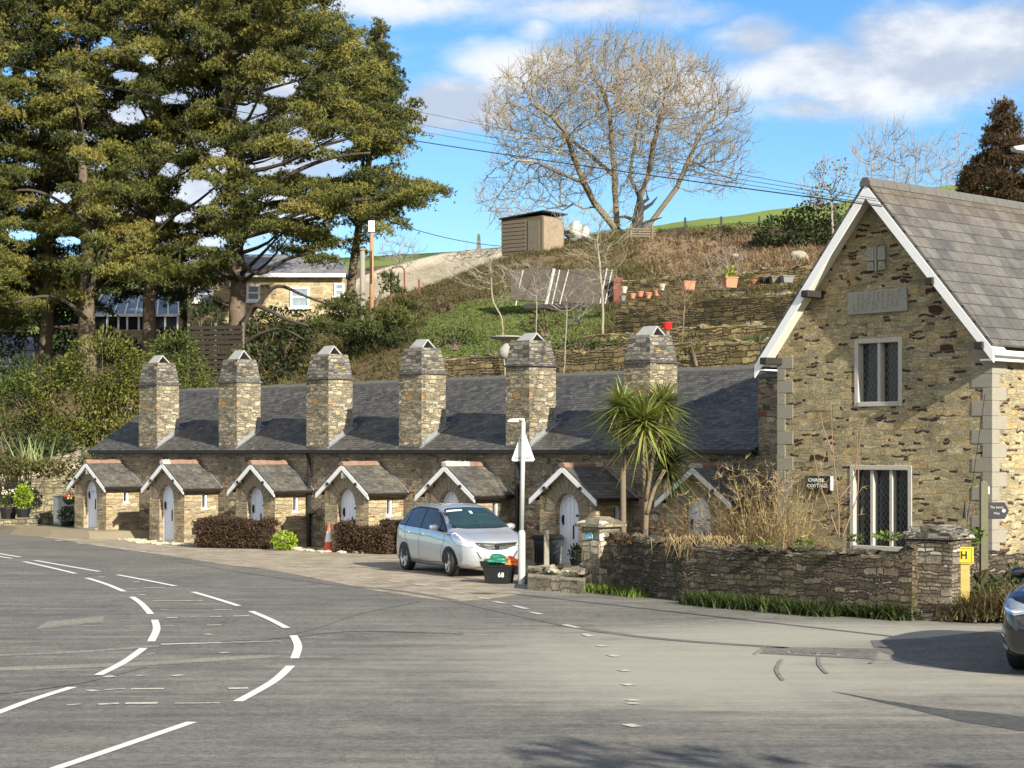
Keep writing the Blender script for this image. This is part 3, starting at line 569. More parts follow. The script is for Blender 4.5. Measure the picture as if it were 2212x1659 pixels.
# ================================================================ HILLSIDE
LV = {}
ctl = []
def cp(X, Y, d): p = px(X, Y, d); ctl.append(p)
for q in ((-900, 960, 110), (-500, 900, 110), (-200, 860, 105), (0, 830, 100), (200, 775, 98), (480, 762, 92), (620, 745, 94), (760, 735, 92), (860, 720, 92),
          (-400, 720, 128), (0, 735, 118), (200, 735, 116), (400, 705, 112), (560, 700, 110), (740, 700, 110), (860, 672, 112), (300, 640, 150), (0, 600, 170), (600, 640, 135), (-500, 560, 180), (300, 560, 190), (700, 590, 165), (780, 640, 130),
          (930, 742, 74), (930, 690, 82), (960, 668, 88), (1050, 645, 84), (1150, 640, 86), (1230, 655, 84), (1270, 680, 80), (1330, 668, 80), (1270, 735, 66),
          (945, 652, 92), (1010, 606, 98), (1080, 556, 106), (1130, 543, 110), (1220, 528, 112), (1300, 505, 115), (1380, 500, 116), (1440, 500, 118), (1330, 590, 98), (1400, 560, 96), (1160, 585, 100),
          (1480, 560, 88), (1560, 560, 84), (1660, 565, 78), (1770, 560, 74), (1440, 520, 104), (1600, 522, 100), (1770, 540, 92), (1900, 560, 88), (2300, 560, 80),
          (1440, 494, 135), (1600, 464, 150), (1740, 448, 165), (1860, 430, 180), (2000, 406, 205), (2100, 395, 215), (2300, 372, 235), (2600, 350, 260), (3200, 380, 300),
          (1100, 560, 135), (1250, 540, 140), (950, 600, 140), (850, 640, 135), (1000, 640, 200), (500, 640, 240), (1500, 560, 230), (2000, 480, 290), (2600, 440, 330), (-800, 640, 300)): cp(*q)
for a in range(-60, 41, 6):
    zz = 5.62 if -12 < a < 14 else (3.2 + 0.00 if a <= -12 else 5.6)
    ctl.append(ab(a, 9.2, zz)); ctl.append(ab(a, 11.5, zz + (0.15 if a > -12 else 0.9)))
for a in (-2, 3, 8, 13, 20, 28): ctl.append(ab(a, 14.2, 7.30)); ctl.append(ab(a, 17.0, 7.35))
for a in (0, 6, 12, 20, 30): ctl.append(ab(a, 22, 9.1))
for x, y, z in ((-300, 330, 22), (300, 340, 28), (-320, 60, 2), (-200, 50, 2), (-120, 90, 4), (320, 40, 4), (120, 40, 8), (60, 20, 5.5), (250, 150, 20), (-300, 200, 12)): ctl.append(Vector((x, y, z)))
vv, _, tris, *_ = delaunay_2d_cdt([Vector((c.x, c.y)) for c in ctl], [], [], 0, 1e-4)
key = {}
for c in ctl: key[(round(c.x, 3), round(c.y, 3))] = c.z
co3 = [Vector((v.x, v.y, key.get((round(v.x, 3), round(v.y, 3)), 5.0))) for v in vv]
bvh = BVHTree.FromPolygons(co3, [tuple(t) for t in tris])
def zraw(x, y):
    h = bvh.ray_cast(Vector((x, y, 500)), Vector((0, 0, -1))); return h[0].z if h[0] is not None else 3.0
xs = np.arange(-74, 96, 1.0); ys = np.arange(36, 262, 1.0)
Z = np.array([[zraw(x, y) for x in xs] for y in ys])
def sm(Z, k):
    for _ in range(k):
        P = np.pad(Z, 1, mode='edge'); Z = (P[1:-1, 1:-1] * 4 + P[:-2, 1:-1] + P[2:, 1:-1] + P[1:-1, :-2] + P[1:-1, 2:]) / 8
    return Z
Zs = sm(Z, 6)
rn = np.random.RandomState(3); nz = sm(rn.randn(*Z.shape), 2) * 0.22 + sm(rn.randn(*Z.shape), 12) * 0.7
XX, YY = np.meshgrid(xs, ys)
dxx, dyy = XX - OO.x, YY - OO.y; AA = dxx * AX.x + dyy * AX.y; BB = dxx * BX.x + dyy * BX.y
Zs = Zs + nz * np.clip((BB - 12) / 10, 0, 1) * 0.6
low = np.where(AA < -11.5, np.clip((BB - 6.2) / 3.5, 0, 1), np.clip((BB - 9.0) / 0.4, 0, 1))
Zs = Zs * low - 0.05 * (1 - low) + np.where(low <= 0, -0.4, 0)
def gz(x, y):
    i = (y - ys[0]); j = (x - xs[0])
    if i < 0 or j < 0 or i >= len(ys) - 1 or j >= len(xs) - 1: return zraw(x, y)
    a, b = int(i), int(j); u, v = i - a, j - b
    return float((Zs[a, b] * (1 - u) + Zs[a + 1, b] * u) * (1 - v) + (Zs[a, b + 1] * (1 - u) + Zs[a + 1, b + 1] * u) * v)
ny, nx = Zs.shape
Vt = np.stack([XX.ravel(), YY.ravel(), Zs.ravel()], 1)
ii = (np.arange(ny - 1)[:, None] * nx + np.arange(nx - 1)[None, :]).ravel()
Ft = np.stack([ii, ii + 1, ii + nx + 1, ii + nx], 1)
# surface zones found by where a cell stands in plan
cxy = Vt[Ft].mean(1)
PX = CX + FP * cxy[:, 0] / cxy[:, 1]; D = cxy[:, 1]; AAc = (cxy[:, 0] - OO.x) * AX.x + (cxy[:, 1] - OO.y) * AX.y; BBc = (cxy[:, 0] - OO.x) * BX.x + (cxy[:, 1] - OO.y) * BX.y
mi = np.zeros(len(Ft), int)
wob = 2.0 * np.sin(cxy[:, 0] * 0.7) + 1.5 * np.sin(cxy[:, 1] * 0.43 + 1)
mi[((D > 122 + wob * 1.5) & (cxy[:, 0] > 5)) | (cxy[:, 0] < -27 + wob)] = 1                                   # field beyond the ridge
mi[(cxy[:, 0] > -3.7 + wob * .2) & (cxy[:, 0] < 3.4 + wob * .2) & (D > 67 + wob * 0.5) & (D < 89 + wob * 0.4)] = 2        # lawn mound
mi[(cxy[:, 0] > 6.5) & (BBc > 21.5 + wob * .4) & (D < 104 + wob)] = 3     # bracken slope
hill = np_mesh('hillside', Vt, Ft, [M['soil'], M['field'], M['lawn'], M['rust_slope']], mi=mi, smooth=True); tag(hill, kind='structure')
# rough outer land so the hill reaches past the frame
Vo = [(c.x, c.y, c.z - 1.2) for c in co3]
far_land = np_mesh('far_hills', Vo, [tuple(t) for t in tris if min(co3[i].y for i in t) > 100 and max(abs(co3[i].x) for i in t) > 70], [M['field']], smooth=True); tag(far_land, kind='structure')
# ================================================================ THE ROW OF COTTAGES
BW = 1.2                                   # porch front is b = 0, main wall b = BW
RB, RZ = 4.35, 4.74                        # ridge
EZ = 2.74
apex = [-21.18, -16.89, -12.44, -8.34, -4.22, -0.04, 4.01]
bnd = [-22.9] + [a - 1.75 for a in apex[1:]] + [4.75]
chim = [(299, 339, 387, 831, 783, 766), (472, 512, 563, 826, 775, 755), (661, 710, 762, 819, 764, 745), (861, 911, 963, 807, 750, 731), (1092, 1144, 1201, 791, 734, 717), (1347, 1405, 1465, 783, 722, 702)]
where = ['leftmost', 'second', 'third', 'fourth', 'fifth', 'sixth', 'seventh']
lab = ["low stone cottage at the row's left end, beside the grey cabinet", 'low stone cottage whose whole white door shows, second from the left', 'low stone cottage behind the brown hedge and lime ball bush', 'low stone cottage with lantern and traffic cone before its porch', 'low stone cottage directly behind the silver car', 'low stone cottage with black bin beside its white door', 'low stone cottage nearest the gabled house, behind palm and dry shrubs']
def arch_points(hw, spring, rise, n=12): return [(-hw * math.cos(math.pi * i / n), spring + rise * math.sin(math.pi * i / n)) for i in range(n + 1)]
def cottage(i):
    a0, a1 = bnd[i], bnd[i + 1]; c = apex[i]
    T = thing('cottage', lab[i], 'cottage', ab(c, 0), ANG, 'row of seven low stone cottages')
    L0, L1 = a0 - c, a1 - c; g0 = 0.25 if i == 0 else 0.0
    rgc = random.Random(i + 50)
    # main walls
    w = MB(); w.box(L0, L1, BW, BW + 0.35, -0.3, EZ - 0.03);
    if i == 0:
        w.build('wall', M['rubble'], T); w = MB(); w.prism([(BW + .35, -.3), (7.2, -.3), (7.2, 2.7), (RB, RZ - .15), (BW + .35, 2.7)], 'x', L0, L0 + .35)
    w.build('gable_wall' if i == 0 else 'wall', M['rubble'], T)
    w = MB(); w.box(L0, L1, 7.2, 7.55, -0.3, EZ - 0.03); w.build('back_wall', M['rubble'], T)
    # roof: two slabs, slates lie along the eave
    r = MB(); ex0 = L0 - (0.12 if i == 0 else 0); ex1 = L1
    r.slab([(ex0, BW - .16, EZ), (ex1, BW - .16, EZ), (ex1, RB, RZ), (ex0, RB, RZ)], 0.06)
    r.slab([(ex1, 7.6, EZ), (ex0, 7.6, EZ), (ex0, RB, RZ), (ex1, RB, RZ)], 0.06)
    ro = r.build('roof', M['slate'], T)
    rt = MB(); x = ex0
    while x < ex1 - .05:
        e = min(x + .44, ex1); dz = rgc.uniform(-.008, .012)
        rt.prism([(RB - .14, RZ - .10 + dz), (RB - .13, RZ - .03 + dz), (RB - .05, RZ + .055 + dz), (RB + .05, RZ + .055 + dz), (RB + .13, RZ - .03 + dz), (RB + .14, RZ - .10 + dz)], 'x', x + .004, e - .004); x += .44
    rt.build('ridge_tiles', M['ridge_grey'], ro)
    gt = MB(); gt.prism([(BW - .25, EZ - .09), (BW - .255, EZ - .005), (BW - .24, EZ - .005), (BW - .235, EZ - .05), (BW - .185, EZ - .05), (BW - .18, EZ - .005), (BW - .162, EZ - .005), (BW - .165, EZ - .09)], 'x', L0, L1)
    gt.box(L0, L1, BW - .15, BW - .002, EZ - .11, EZ - .065); gt.build('gutter', M['gutter'], T)
    # porch ----------------------------------------------------------
    hw = 0.93; er = 1.64; ap = 2.40; y1 = BW
    sl = (ap - er) / 1.08
    def rz(x): return ap - abs(x) * sl - 0.07
    dh, spr, rise = 0.385, g0 + (1.28 if i else 1.12), 0.43
    arc = arch_points(dh, spr, rise)
    p = MB(); t_ = 0.30
    p.box(-hw, -dh, 0, t_, -.3, spr); p.box(dh, hw, 0, t_, -.3, spr)
    xs_ = [-hw] + [q[0] for q in arc] + [hw]; zs_ = [spr] + [q[1] for q in arc] + [spr]
    for k in range(len(xs_) - 1):
        xa, xb, za, zb = xs_[k], xs_[k + 1], zs_[k], zs_[k + 1]
        if xb - xa < 1e-6: continue
        poly = [(xa, za), (xb, zb), (xb, rz(xb)), (xa, rz(xa))]
        if xa < 0 < xb: poly = [(xa, za), (xb, zb), (xb, rz(xb)), (0, rz(0)), (xa, rz(xa))]
        p.prism(poly, 'y', 0, t_)
    # side walls with the slit window
    zt = rz(hw); wz0, wz1, wy0, wy1 = 1.0 + g0 * .4, 1.42, .62, .82
    p.box(-hw, -hw + .25, t_, y1, -.3, zt)
    p.box(hw - .25, hw, t_, wy0, -.3, zt); p.box(hw - .25, hw, wy1, y1, -.3, zt); p.box(hw - .25, hw, wy0, wy1, -.3, wz0); p.box(hw - .25, hw, wy0, wy1, wz1, zt)
    P_ = p.build('porch', M['porch_stone'], T)
    # voussoirs
    vs = MB(); n = 13
    for k in range(n):
        th0 = math.pi * (k + .06) / n; th1 = math.pi * (k + .94) / n; ro_ = .30 + .05 * rgc.random()
        def pt(th, e): return (-(dh + e) * math.cos(th), spr + (rise + e) * math.sin(th))
        q = [pt(th0, 0), pt(th0, ro_), pt(th1, ro_), pt(th1, 0)]
        q = [(x_, min(z_, rz(x_) - .02)) for x_, z_ in q]
        vs.prism(q, 'y', -0.014, 0.05)
    vs.build('arch_stones', M['arch_stone'], P_)
    # door: boarded, arched, set back, with frame
    da = arch_points(dh - .045, spr, rise - .045, 12); d = MB(); nb = 5
    for k in range(nb):
        xa = -dh + .045 + (2 * dh - .09) * k / nb + .005; xb = -dh + .045 + (2 * dh - .09) * (k + 1) / nb - .005
        def top(x):
            u = max(-1, min(1, x / (dh - .045))); return spr + (rise - .045) * math.sqrt(max(0, 1 - u * u))
        m_ = [(xa, top(xa)), ((xa + xb) / 2, top((xa + xb) / 2)), (xb, top(xb))]
        d.prism([(xa, g0 + .04), (xb, g0 + .04)] + m_[::-1], 'y', .17, .215)
    dcore = [(-dh + .03, g0 + .03), (dh - .03, g0 + .03)] + [(x_, z_) for x_, z_ in arch_points(dh - .03, spr, rise - .03, 12)][::-1]
    d.prism(dcore, 'y', .185, .23)
    D_ = d.build('door', M['door_paint'], P_)
    fr = MB(); ia = arch_points(dh - .05, spr, rise - .05, 12); oa = arch_points(dh - .002, spr, rise - .002, 12)
    for k in range(12): fr.prism([ia[k], ia[k + 1], oa[k + 1], oa[k]], 'y', .13, .24)
    fr.box(-dh + .002, -dh + .05, .13, .24, g0, spr); fr.box(dh - .05, dh - .002, .13, .24, g0, spr)
    # inner moulding arch seen on the door
    i1 = arch_points(dh - .13, spr - .02, rise - .13, 12); i2 = arch_points(dh - .105, spr - .02, rise - .105, 12)
    for k in range(12): fr.prism([i1[k], i1[k + 1], i2[k + 1], i2[k]], 'y', .158, .172)
    fr.build('door_frame', M['door_paint'], D_) if False else fr.build('door_frame', M['door_paint'], P_)
    for zz in (1.18 + g0 * .6, .42 + g0):
        fu = MB(); fu.box(dh - .22, dh - .055, .152, .168, zz - .012, zz + .012); fu.prism([(dh - .26, zz), (dh - .22, zz + .03), (dh - .18, zz), (dh - .22, zz - .03)], 'y', .150, .169); fu.build('hinge', M['black_iron'], P_)
    fu = MB(); fu.box(.03, .065, .150, .168, g0 + .62, g0 + .92); fu.prism([(.028, g0 + .90), (.067, g0 + .90), (.0475, g0 + .96)], 'y', .149, .169); fu.build('letter_plate', M['black_iron'], P_)
    fu = MB(); fu.tube([(-dh + .10, .155, g0 + .98), (-dh + .10, .12, g0 + 1.02), (-dh + .10, .12, g0 + 1.14), (-dh + .10, .155, g0 + 1.17)], .014, 6); fu.box(-dh + .08, -dh + .12, .150, .166, g0 + .95, g0 + 1.19); fu.build('door_handle', M['black_iron'], P_)
    st = MB(); st.box(-dh - .06, dh + .06, -.10, .30, -.1, g0 + .035); st.build('doorstep', M['granite'], P_, bevel=.01)
    wi = MB(); wi.box(hw - .13, hw - .10, wy0, wy1, wz0, wz1); wo = wi.build('side_window', M['glass'], P_)
    wf = MB()
    for q in ((wy0, wy0 + .03, wz0, wz1), (wy1 - .06, wy1, wz0, wz1), (wy0, wy1, wz0, wz0 + .03), (wy0, wy1, wz1 - .03, wz1)): wf.box(hw - .10, hw - .03, *q)
    wf.box(hw - .06, hw + .02, wy0 - .02, wy1 + .02, wz0 - .035, wz0 - .002); wf.build('side_window_frame', M['white_paint'], P_)
    # porch roof, running back to the main wall
    f = -0.17
    pr = MB(); ov = 1.12; oz = ap - ov * sl
    pr.slab([(0, f, ap), (0, y1 - .002, ap), (-ov, y1 - .002, oz), (-ov, f, oz)], .045); pr.slab([(0, y1 - .002, ap), (0, f, ap), (ov, f, oz), (ov, y1 - .002, oz)], .045)
    PR = pr.build('porch_roof', M['porch_slate'], T)
    rd = MB(); rl = MB(); y = f - .02; k = 0
    pw = [0.3, 0.6, 0.0, 0.4, 0.6, 0.4, 0.5][i]
    while y < y1 - .05:
        e = min(y + .27, y1 - .003); tgt = rl if rgc.random() < pw else rd; tgt = rd if rgc.random() < .1 else tgt; hz = rgc.uniform(.03, .055)
        tgt.prism([(-.10, ap - .07), (-.095, ap - .01), (-.03, ap + hz), (.03, ap + hz), (.095, ap - .01), (.10, ap - .07)], 'y', y, e - .006)
        if tgt is rl:
            for _ in range(7): tgt.blob((rgc.uniform(-.08, .08), rgc.uniform(y, e), ap + rgc.uniform(-.01, hz)), (.05, .05, .022), rgc.random(), 1, .3)
        y = e; k += 1
    if rd.v: rd.build('porch_ridge', M['terracotta'], PR)
    if rl.v: rl.build('lichen_covered_ridge', M['lichen_white'], PR)
    for s in (-1, 1):
        b = MB(); nrm = math.hypot(1, sl)
        q = [(0, ap - .05), (s * ov, oz - .05), (s * ov, oz - .05 - .13), (0, ap - .05 - .13 * 1.1)]
        b.prism(q, 'y', f - .01, f + .022); b.build('bargeboard', M['white_paint'], PR)
        s_ = MB(); q = [(s * .02, ap - .055), (s * ov, oz - .055), (s * ov, oz - .085), (s * .02, ap - .085)]
        s_.prism(q, 'y', f + .022, -.001); s_.build('soffit', M['white_paint'], PR)
        gu = MB(); gu.box(*(sorted((s * (ov + .0), s * (ov + .07)))), f - .01, y1 - .02, oz - .085, oz - .025); gu.build('porch_gutter', M['gutter'], PR)
        pe = MB(); xx = s * .60; zz = rz(.60) - .10; pe.box(xx - .05, xx + .05, f - .03, .02, zz - .02, zz + .06); pe.build('purlin_end', M['timber_dark'], PR, bevel=.01)
        fl = MB(); q = [(s * .0, ap + .03), (s * (ov + .03), oz + .03), (s * (ov + .03), oz - .015), (0, ap - .02)]
        fl.prism(q, 'y', y1 - .035, y1 - .003); fl.build('wall_flashing', M['lead'], PR)
    # chimney ----------------------------------------------------------
    if i < 6:
        l, m_, r_, yd, yt, yc = chim[i]; ca, cb = a_of(l + 1, BW) - c, a_of(m_, BW) - c; k = (r_ - CX) / FP
        aw = cb + c; bb = (k * (OO.y + aw * AX.y) - OO.x - aw * AX.x) / (BX.x - k * BX.y)
        wdt, dep = cb - ca, min(bb - BW, .95)
        if wdt > 1.08: ca = cb - 1.05
        yb = BW - .004; ye = yb + dep; zd = zat(yd, aw, BW); zt_ = zat(yt, aw, BW + .1); zc = zat(yc, aw, BW + .3)
        ch = MB(); ch.box(ca, cb, yb, ye, EZ - .06, zd); CHM = ch.build('chimney', M['chimney_stone'], T)
        cap = MB(); cap.frustum(ca - .01, cb + .01, yb - .01, ye + .01, zd + .05, zt_, .10 if i else .09, .10); cap.build('chimney_cap', M['cap_stone'], CHM, bevel=.015)
        dc = MB(); dc.box(ca - .045, cb + .045, yb - .045, ye + .045, zd, zd + .05); dc.build('drip_slates', M['slate'], CHM)
        mx, my = (ca + cb) / 2, (yb + ye) / 2; co_ = MB(); h_ = zc - zt_
        co_.slab([(mx - .27, my - .24, zt_ + .01), (mx + .27, my - .24, zt_ + .01), (mx + .22, my - .01, zc), (mx - .22, my - .01, zc)], .035)
        co_.slab([(mx + .27, my + .24, zt_ + .01), (mx - .27, my + .24, zt_ + .01), (mx - .22, my + .01, zc - .005), (mx + .22, my + .01, zc - .005)], .035)
        co_.build('slate_cowl', M['pale_slate'], CHM)
        # stepped lead flashing down the sunny side
        def rf(yy): return EZ + (RZ - EZ) * (yy - BW + .16) / (RB - BW + .16)
        fl = MB(); fl.prism([(yb + .02, rf(yb) - .02), (yb + .0, rf(yb) + .12), (ye, rf(ye) + .13), (ye, rf(ye) - .02)], 'x', cb + .003, cb + .02)
        fl.slab([(cb + .003, yb - .1, rf(yb - .1) + .012), (cb + .09, yb - .1, rf(yb - .1) + .012), (cb + .09, ye + .1, rf(ye + .1) + .012), (cb + .003, ye + .1, rf(ye + .1) + .012)], .01)
        fl.box(cb + .003, cb + .02, ye - .09, ye, rf(ye) + .12, rf(ye) + .38)
        fl.build('lead_flashing', M['lead'], CHM)
        so_ = MB(); so_.box(cb + .022, cb + .13, ye - .03, ye + .05, rf(ye) + .10, rf(ye) + .13); so_.build('back_gutter_lip', M['lead'], CHM)
    return T
M['arch_stone'] = plain('arch_stones', (0.22, 0.185, 0.13), 0.9, var=0.4, sc=7, bump=0.008)
M['pale_slate'] = plain('pale_slate_slab', (0.30, 0.30, 0.28), 0.7, var=0.25, sc=9)
cots = [cottage(i) for i in range(7)]
# lantern above the door of cottages 1, 4 ; name plates
def lantern(i, x, z):
    c = cots[i]; m = MB(); m.box(x - .05, x + .05, -.13, -.03, z, z + .13); m.frustum(x - .06, x + .06, -.14, -.02, z + .13, z + .19, .04, .04); m.box(x - .015, x + .015, -.08, -.015, z + .19, z + .23)
    o = m.build('porch_lantern', M['white_paint'], c, bevel=.008)
lantern(0, -.02, 1.98); lantern(3, -.03, 1.98)
# rain pipes
for i, X in ((2, 667), (5, 1116.5)):
    b = BW - .10; a = a_of(X, b); m = MB(); c = apex[i]; x = a - c
    m.tube([(x, b, 0), (x, b, EZ - .25), (x, BW - .2, EZ - .06)], .055, 8); m.box(x - .07, x + .07, b - .05, BW - .003, .9, .94); m.box(x - .07, x + .07, b - .05, BW - .003, 2.0, 2.04)
    m.build('downpipe', M['black_iron'], cots[i])
m = MB(); a = a_of(1186, BW); m.box(-1.75, -1.35, BW - .02, BW - .004, 1.98, 2.16); m.build('slate_name_plaque', M['pale_slate'], cots[4])
m = MB(); m.box(-1.45, -1.15, BW - .12, BW - .004, 1.25, 1.75); m.build('meter_box', plain('meter_box_grey', (0.10, 0.11, 0.11), .6), cots[4], bevel=.01)

# ================================================================ TALL GABLED HOUSE
HB = -1.0
H0, H1 = a_of(1680, HB), a_of(2143, HB)     # wall corners
HC = a_of(1870, HB - .45); HZ = z_of(1870, 388, HB - .45)
HL = a_of(1630, HB - .45); HLZ = z_of(1630, 797, HB - .45) + .16; HR = a_of(2146, HB - .45); HRZ = z_of(2143, 757, HB - .45) + .12
house = thing('gabled_house', 'tall stone house with steep white-edged gable, granite quoins and diamond-leaded windows', 'house', ab(HC, HB), ANG)
x0, x1 = H0 - HC, H1 - HC; xl, xr = HL - HC, HR - HC; DB = 9.0
def hz(x): return HZ - .12 + (HLZ - HZ) * (x / xl) if x < 0 else HZ - .12 + (HRZ - HZ) * (x / xr)
# windows (frame units -> local)
def hx(X, b=0.0): return a_of(X, HB + b) - HC
def hzz(X, Y, b=0.0): return z_of(X, Y, HB + b)
UW = (hx(1846), hx(1949), hzz(1900, 878), hzz(1900, 730)); LW = (hx(1836), hx(1970), hzz(1900, 1190), hzz(1900, 1005))
w = MB(); zb = -.3
u0, u1, uz0, uz1 = UW; l0, l1, lz0, lz1 = LW
fr_ = .0
# front wall built in panels around the two openings
def panel(xa, xb, za, zb2):
    w.prism([(xa, za), (xb, za), (xb, zb2(xb) if callable(zb2) else zb2)] + ([(0, hz(0))] if callable(zb2) and xa < 0 < xb else []) + [(xa, zb2(xa) if callable(zb2) else zb2)], 'y', 0, .45)
xa_, xb_ = min(u0, l0), max(u1, l1)
panel(x0, xa_, zb, hz); panel(xb_, x1, zb, hz)
panel(xa_, xb_, zb, lz0); panel(xa_, xb_, lz1, uz0); panel(xa_, xb_, uz1, hz)
if l0 > xa_: panel(xa_, l0, lz0, lz1)
if l1 < xb_: panel(l1, xb_, lz0, lz1)
if u0 > xa_: panel(xa_, u0, uz0, uz1)
if u1 < xb_: panel(u1, xb_, uz0, uz1)
w.box(x0, x0 + .45, .45, DB, zb, hz(x0)); w.prism([(x0, zb), (x1, zb), (x1, hz(x1)), (0, hz(0)), (x0, hz(x0))], 'y', DB - .45, DB)
# right side wall with a sash opening
s0, s1, sz0, sz1 = 1.65, 2.65, zat(893, H1, HB + 1.65), zat(775, H1, HB + 1.65)
w.box(x1 - .45, x1, .45, s0, zb, hz(x1)); w.box(x1 - .45, x1, s1, DB - .45, zb, hz(x1)); w.box(x1 - .45, x1, s0, s1, zb, sz0); w.box(x1 - .45, x1, s0, s1, sz1, hz(x1))
w.build('wall', M['gable_stone'], house)
qn = MB(); ql = MB(); z = -.1; k = 0; rgq = random.Random(8)
while z < hz(x1) - .35:
    h = .27 + rgq.uniform(-.03, .03); e = min(z + h - .006, hz(x1) - .1)
    L = .44 if k % 2 else .20; qn.box(x1 - L, x1 + .012, -.012, .24 if k % 2 else .48, z, e)
    if e < hz(x0): L = .40 if k % 2 else .20; ql.box(x0 - .01, x0 + L, -.012, .3, z, e)
    z += h; k += 1
qn.build('quoins', M['granite'], house, bevel=.006); ql.build('quoins', M['granite'], house, bevel=.006)
def mull_window(x_0, x_1, z0, z1, nl, name, par):
    F = MB(); bw = .095; zi0 = z0 + bw
    F.box(x_0, x_0 + bw, -.015, .2, z0, z1); F.box(x_1 - bw, x_1, -.015, .2, z0, z1); F.box(x_0 + bw, x_1 - bw, -.015, .2, z1 - bw, z1); F.box(x_0 + bw, x_1 - bw, -.03, .2, z0, z0 + bw)
    mw = .075; lw = (x_1 - x_0 - 2 * bw - (nl - 1) * mw) / nl; li = []
    for q in range(nl):
        xa = x_0 + bw + q * (lw + mw); li.append((xa, xa + lw))
        if q < nl - 1: F.box(xa + lw, xa + lw + mw, .02, .2, z0 + bw, z1 - bw)
    wf = F.build(name, M['granite_win'], par, bevel=.01)
    for xa, xb in li:
        g_ = MB(); g_.box(xa, xb, .165, .175, z0 + bw, z1 - bw); go = g_.build('pane', M['glass'], wf)
        c_ = MB(); st_x, st_z = .105, .155; za, zb_ = z0 + bw, z1 - bw; nn = int((zb_ - za) / st_z) + 5
        for s in (-1, 1):
            for q in range(-6, nn + 3):
                zc = za + q * st_z; pts = []
                # line z = zc + s*(x-xa)*st_z/st_x clipped to the light
                sl_ = s * st_z / st_x; xs2 = [xa, xb]
                for zz in (za, zb_):
                    xx = xa + (zz - zc) / sl_
                    if xa < xx < xb: xs2.append(xx)
                xs2 = sorted(xs2); pr2 = [(x, zc + sl_ * (x - xa)) for x in xs2 if za - 1e-6 <= zc + sl_ * (x - xa) <= zb_ + 1e-6]
                if len(pr2) >= 2 and pr2[-1][0] - pr2[0][0] > .01: c_.tube([(pr2[0][0], .158, pr2[0][1]), (pr2[-1][0], .158, pr2[-1][1])], .0055, 4)
        c_.build('leading', M['lead_light'], wf)
    return wf
M['granite_win'] = plain('granite_window_stone', (0.40, 0.38, 0.33), 0.85, var=0.3, sc=30, bump=0.003)
M['lead_light'] = plain('window_leading', (0.13, 0.15, 0.15), 0.5)
mull_window(*UW, 2, 'upper_window', house); mull_window(*LW, 3, 'lower_window', house)
# interior dark backing so the glass has a room behind it
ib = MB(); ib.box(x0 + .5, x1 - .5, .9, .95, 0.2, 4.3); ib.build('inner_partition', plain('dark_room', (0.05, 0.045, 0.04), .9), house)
# sash on the sunny side
sw = MB(); sx = x1 - .12
for q in ((s0, s0 + .07, sz0, sz1), (s1 - .07, s1, sz0, sz1), (s0 + .07, s1 - .07, sz1 - .07, sz1), (s0 + .07, s1 - .07, sz0, sz0 + .08), (s0 + .07, s1 - .07, (sz0 + sz1) / 2 - .025, (sz0 + sz1) / 2 + .025), ((s0 + s1) / 2 - .015, (s0 + s1) / 2 + .015, sz0 + .08, sz1 - .07)): sw.box(sx - .02, sx + .04, *q)
sw.box(x1 - .1, x1 + .05, s0 - .05, s1 + .05, sz0 - .07, sz0 - .003)
SW = sw.build('sash_window', M['white_paint'], house)
g_ = MB(); g_.box(sx - .03, sx - .021, s0, s1, sz0, sz1); g_.build('pane', M['glass'], SW)
# roof
f = -.45; r = MB(); th = .05
r.slab([(0, f, HZ), (0, DB + .3, HZ), (xl, DB + .3, HLZ), (xl, f, HLZ)], th); r.slab([(0, DB + .3, HZ), (0, f, HZ), (xr, f, HRZ), (xr, DB + .3, HRZ)], th)
ROOF = r.build('roof', M['house_slate'], house)
rt = MB(); y = f - .03
while y < DB + .3:
    e = y + .45; rt.prism([(-.13, HZ - .13), (-.12, HZ - .04), (-.05, HZ + .045), (.05, HZ + .045), (.12, HZ - .04), (.13, HZ - .13)], 'y', y, e - .012); y = e
rt.build('ridge_tiles', M['ridge_moss'] if 'ridge_moss' in M else M['ridge_grey'], ROOF)
for s, xe, ze in ((-1, xl, HLZ), (1, xr, HRZ)):
    b = MB(); b.prism([(0, HZ - .10), (xe, ze - .10), (xe, ze - .34), (0, HZ - .36)], 'y', f - .012, f + .03); b.build('bargeboard', M['white_paint'], ROOF)
    b = MB(); b.prism([(s * .02, HZ - .115), (xe, ze - .115), (xe, ze - .15), (s * .02, HZ - .15)], 'y', f + .03, -.002); b.build('verge_soffit', M['cream_paint'], ROOF)
    for u in (.52, .90):
        xx = xe * u; zz = HZ + (ze - HZ) * u - .40; b = MB(); b.box(xx - .09, xx + .09, f - .07, .02, zz - .02, zz + .12); b.build('purlin_end', M['timber_dark'], ROOF, bevel=.015)
fa = MB(); fa.box(xr - .10, xr - .06, f + .03, DB + .25, HRZ - .30, HRZ - .11); fa.build('fascia', M['white_paint'], ROOF)
es = MB(); es.box(x1 + .002, xr - .10, f + .03, DB + .25, HRZ - .30, HRZ - .27); es.build('eaves_soffit', M['white_paint'], ROOF)
gt = MB(); gt.tube([(xr - .0, f, HRZ - .16), (xr - .0, DB + .25, HRZ - .22)], .06, 10); gt.build('gutter', M['white_paint'], ROOF)
es = MB(); es.box(xl + .10, x0 - .002, f + .03, DB + .25, HLZ - .20, HLZ - .17); es.build('eaves_soffit', M['white_paint'], ROOF)
gt = MB(); gt.tube([(xl + .02, f, HLZ - .16), (xl + .02, DB + .25, HLZ - .2)], .055, 10); gt.build('gutter', M['gutter'], ROOF)
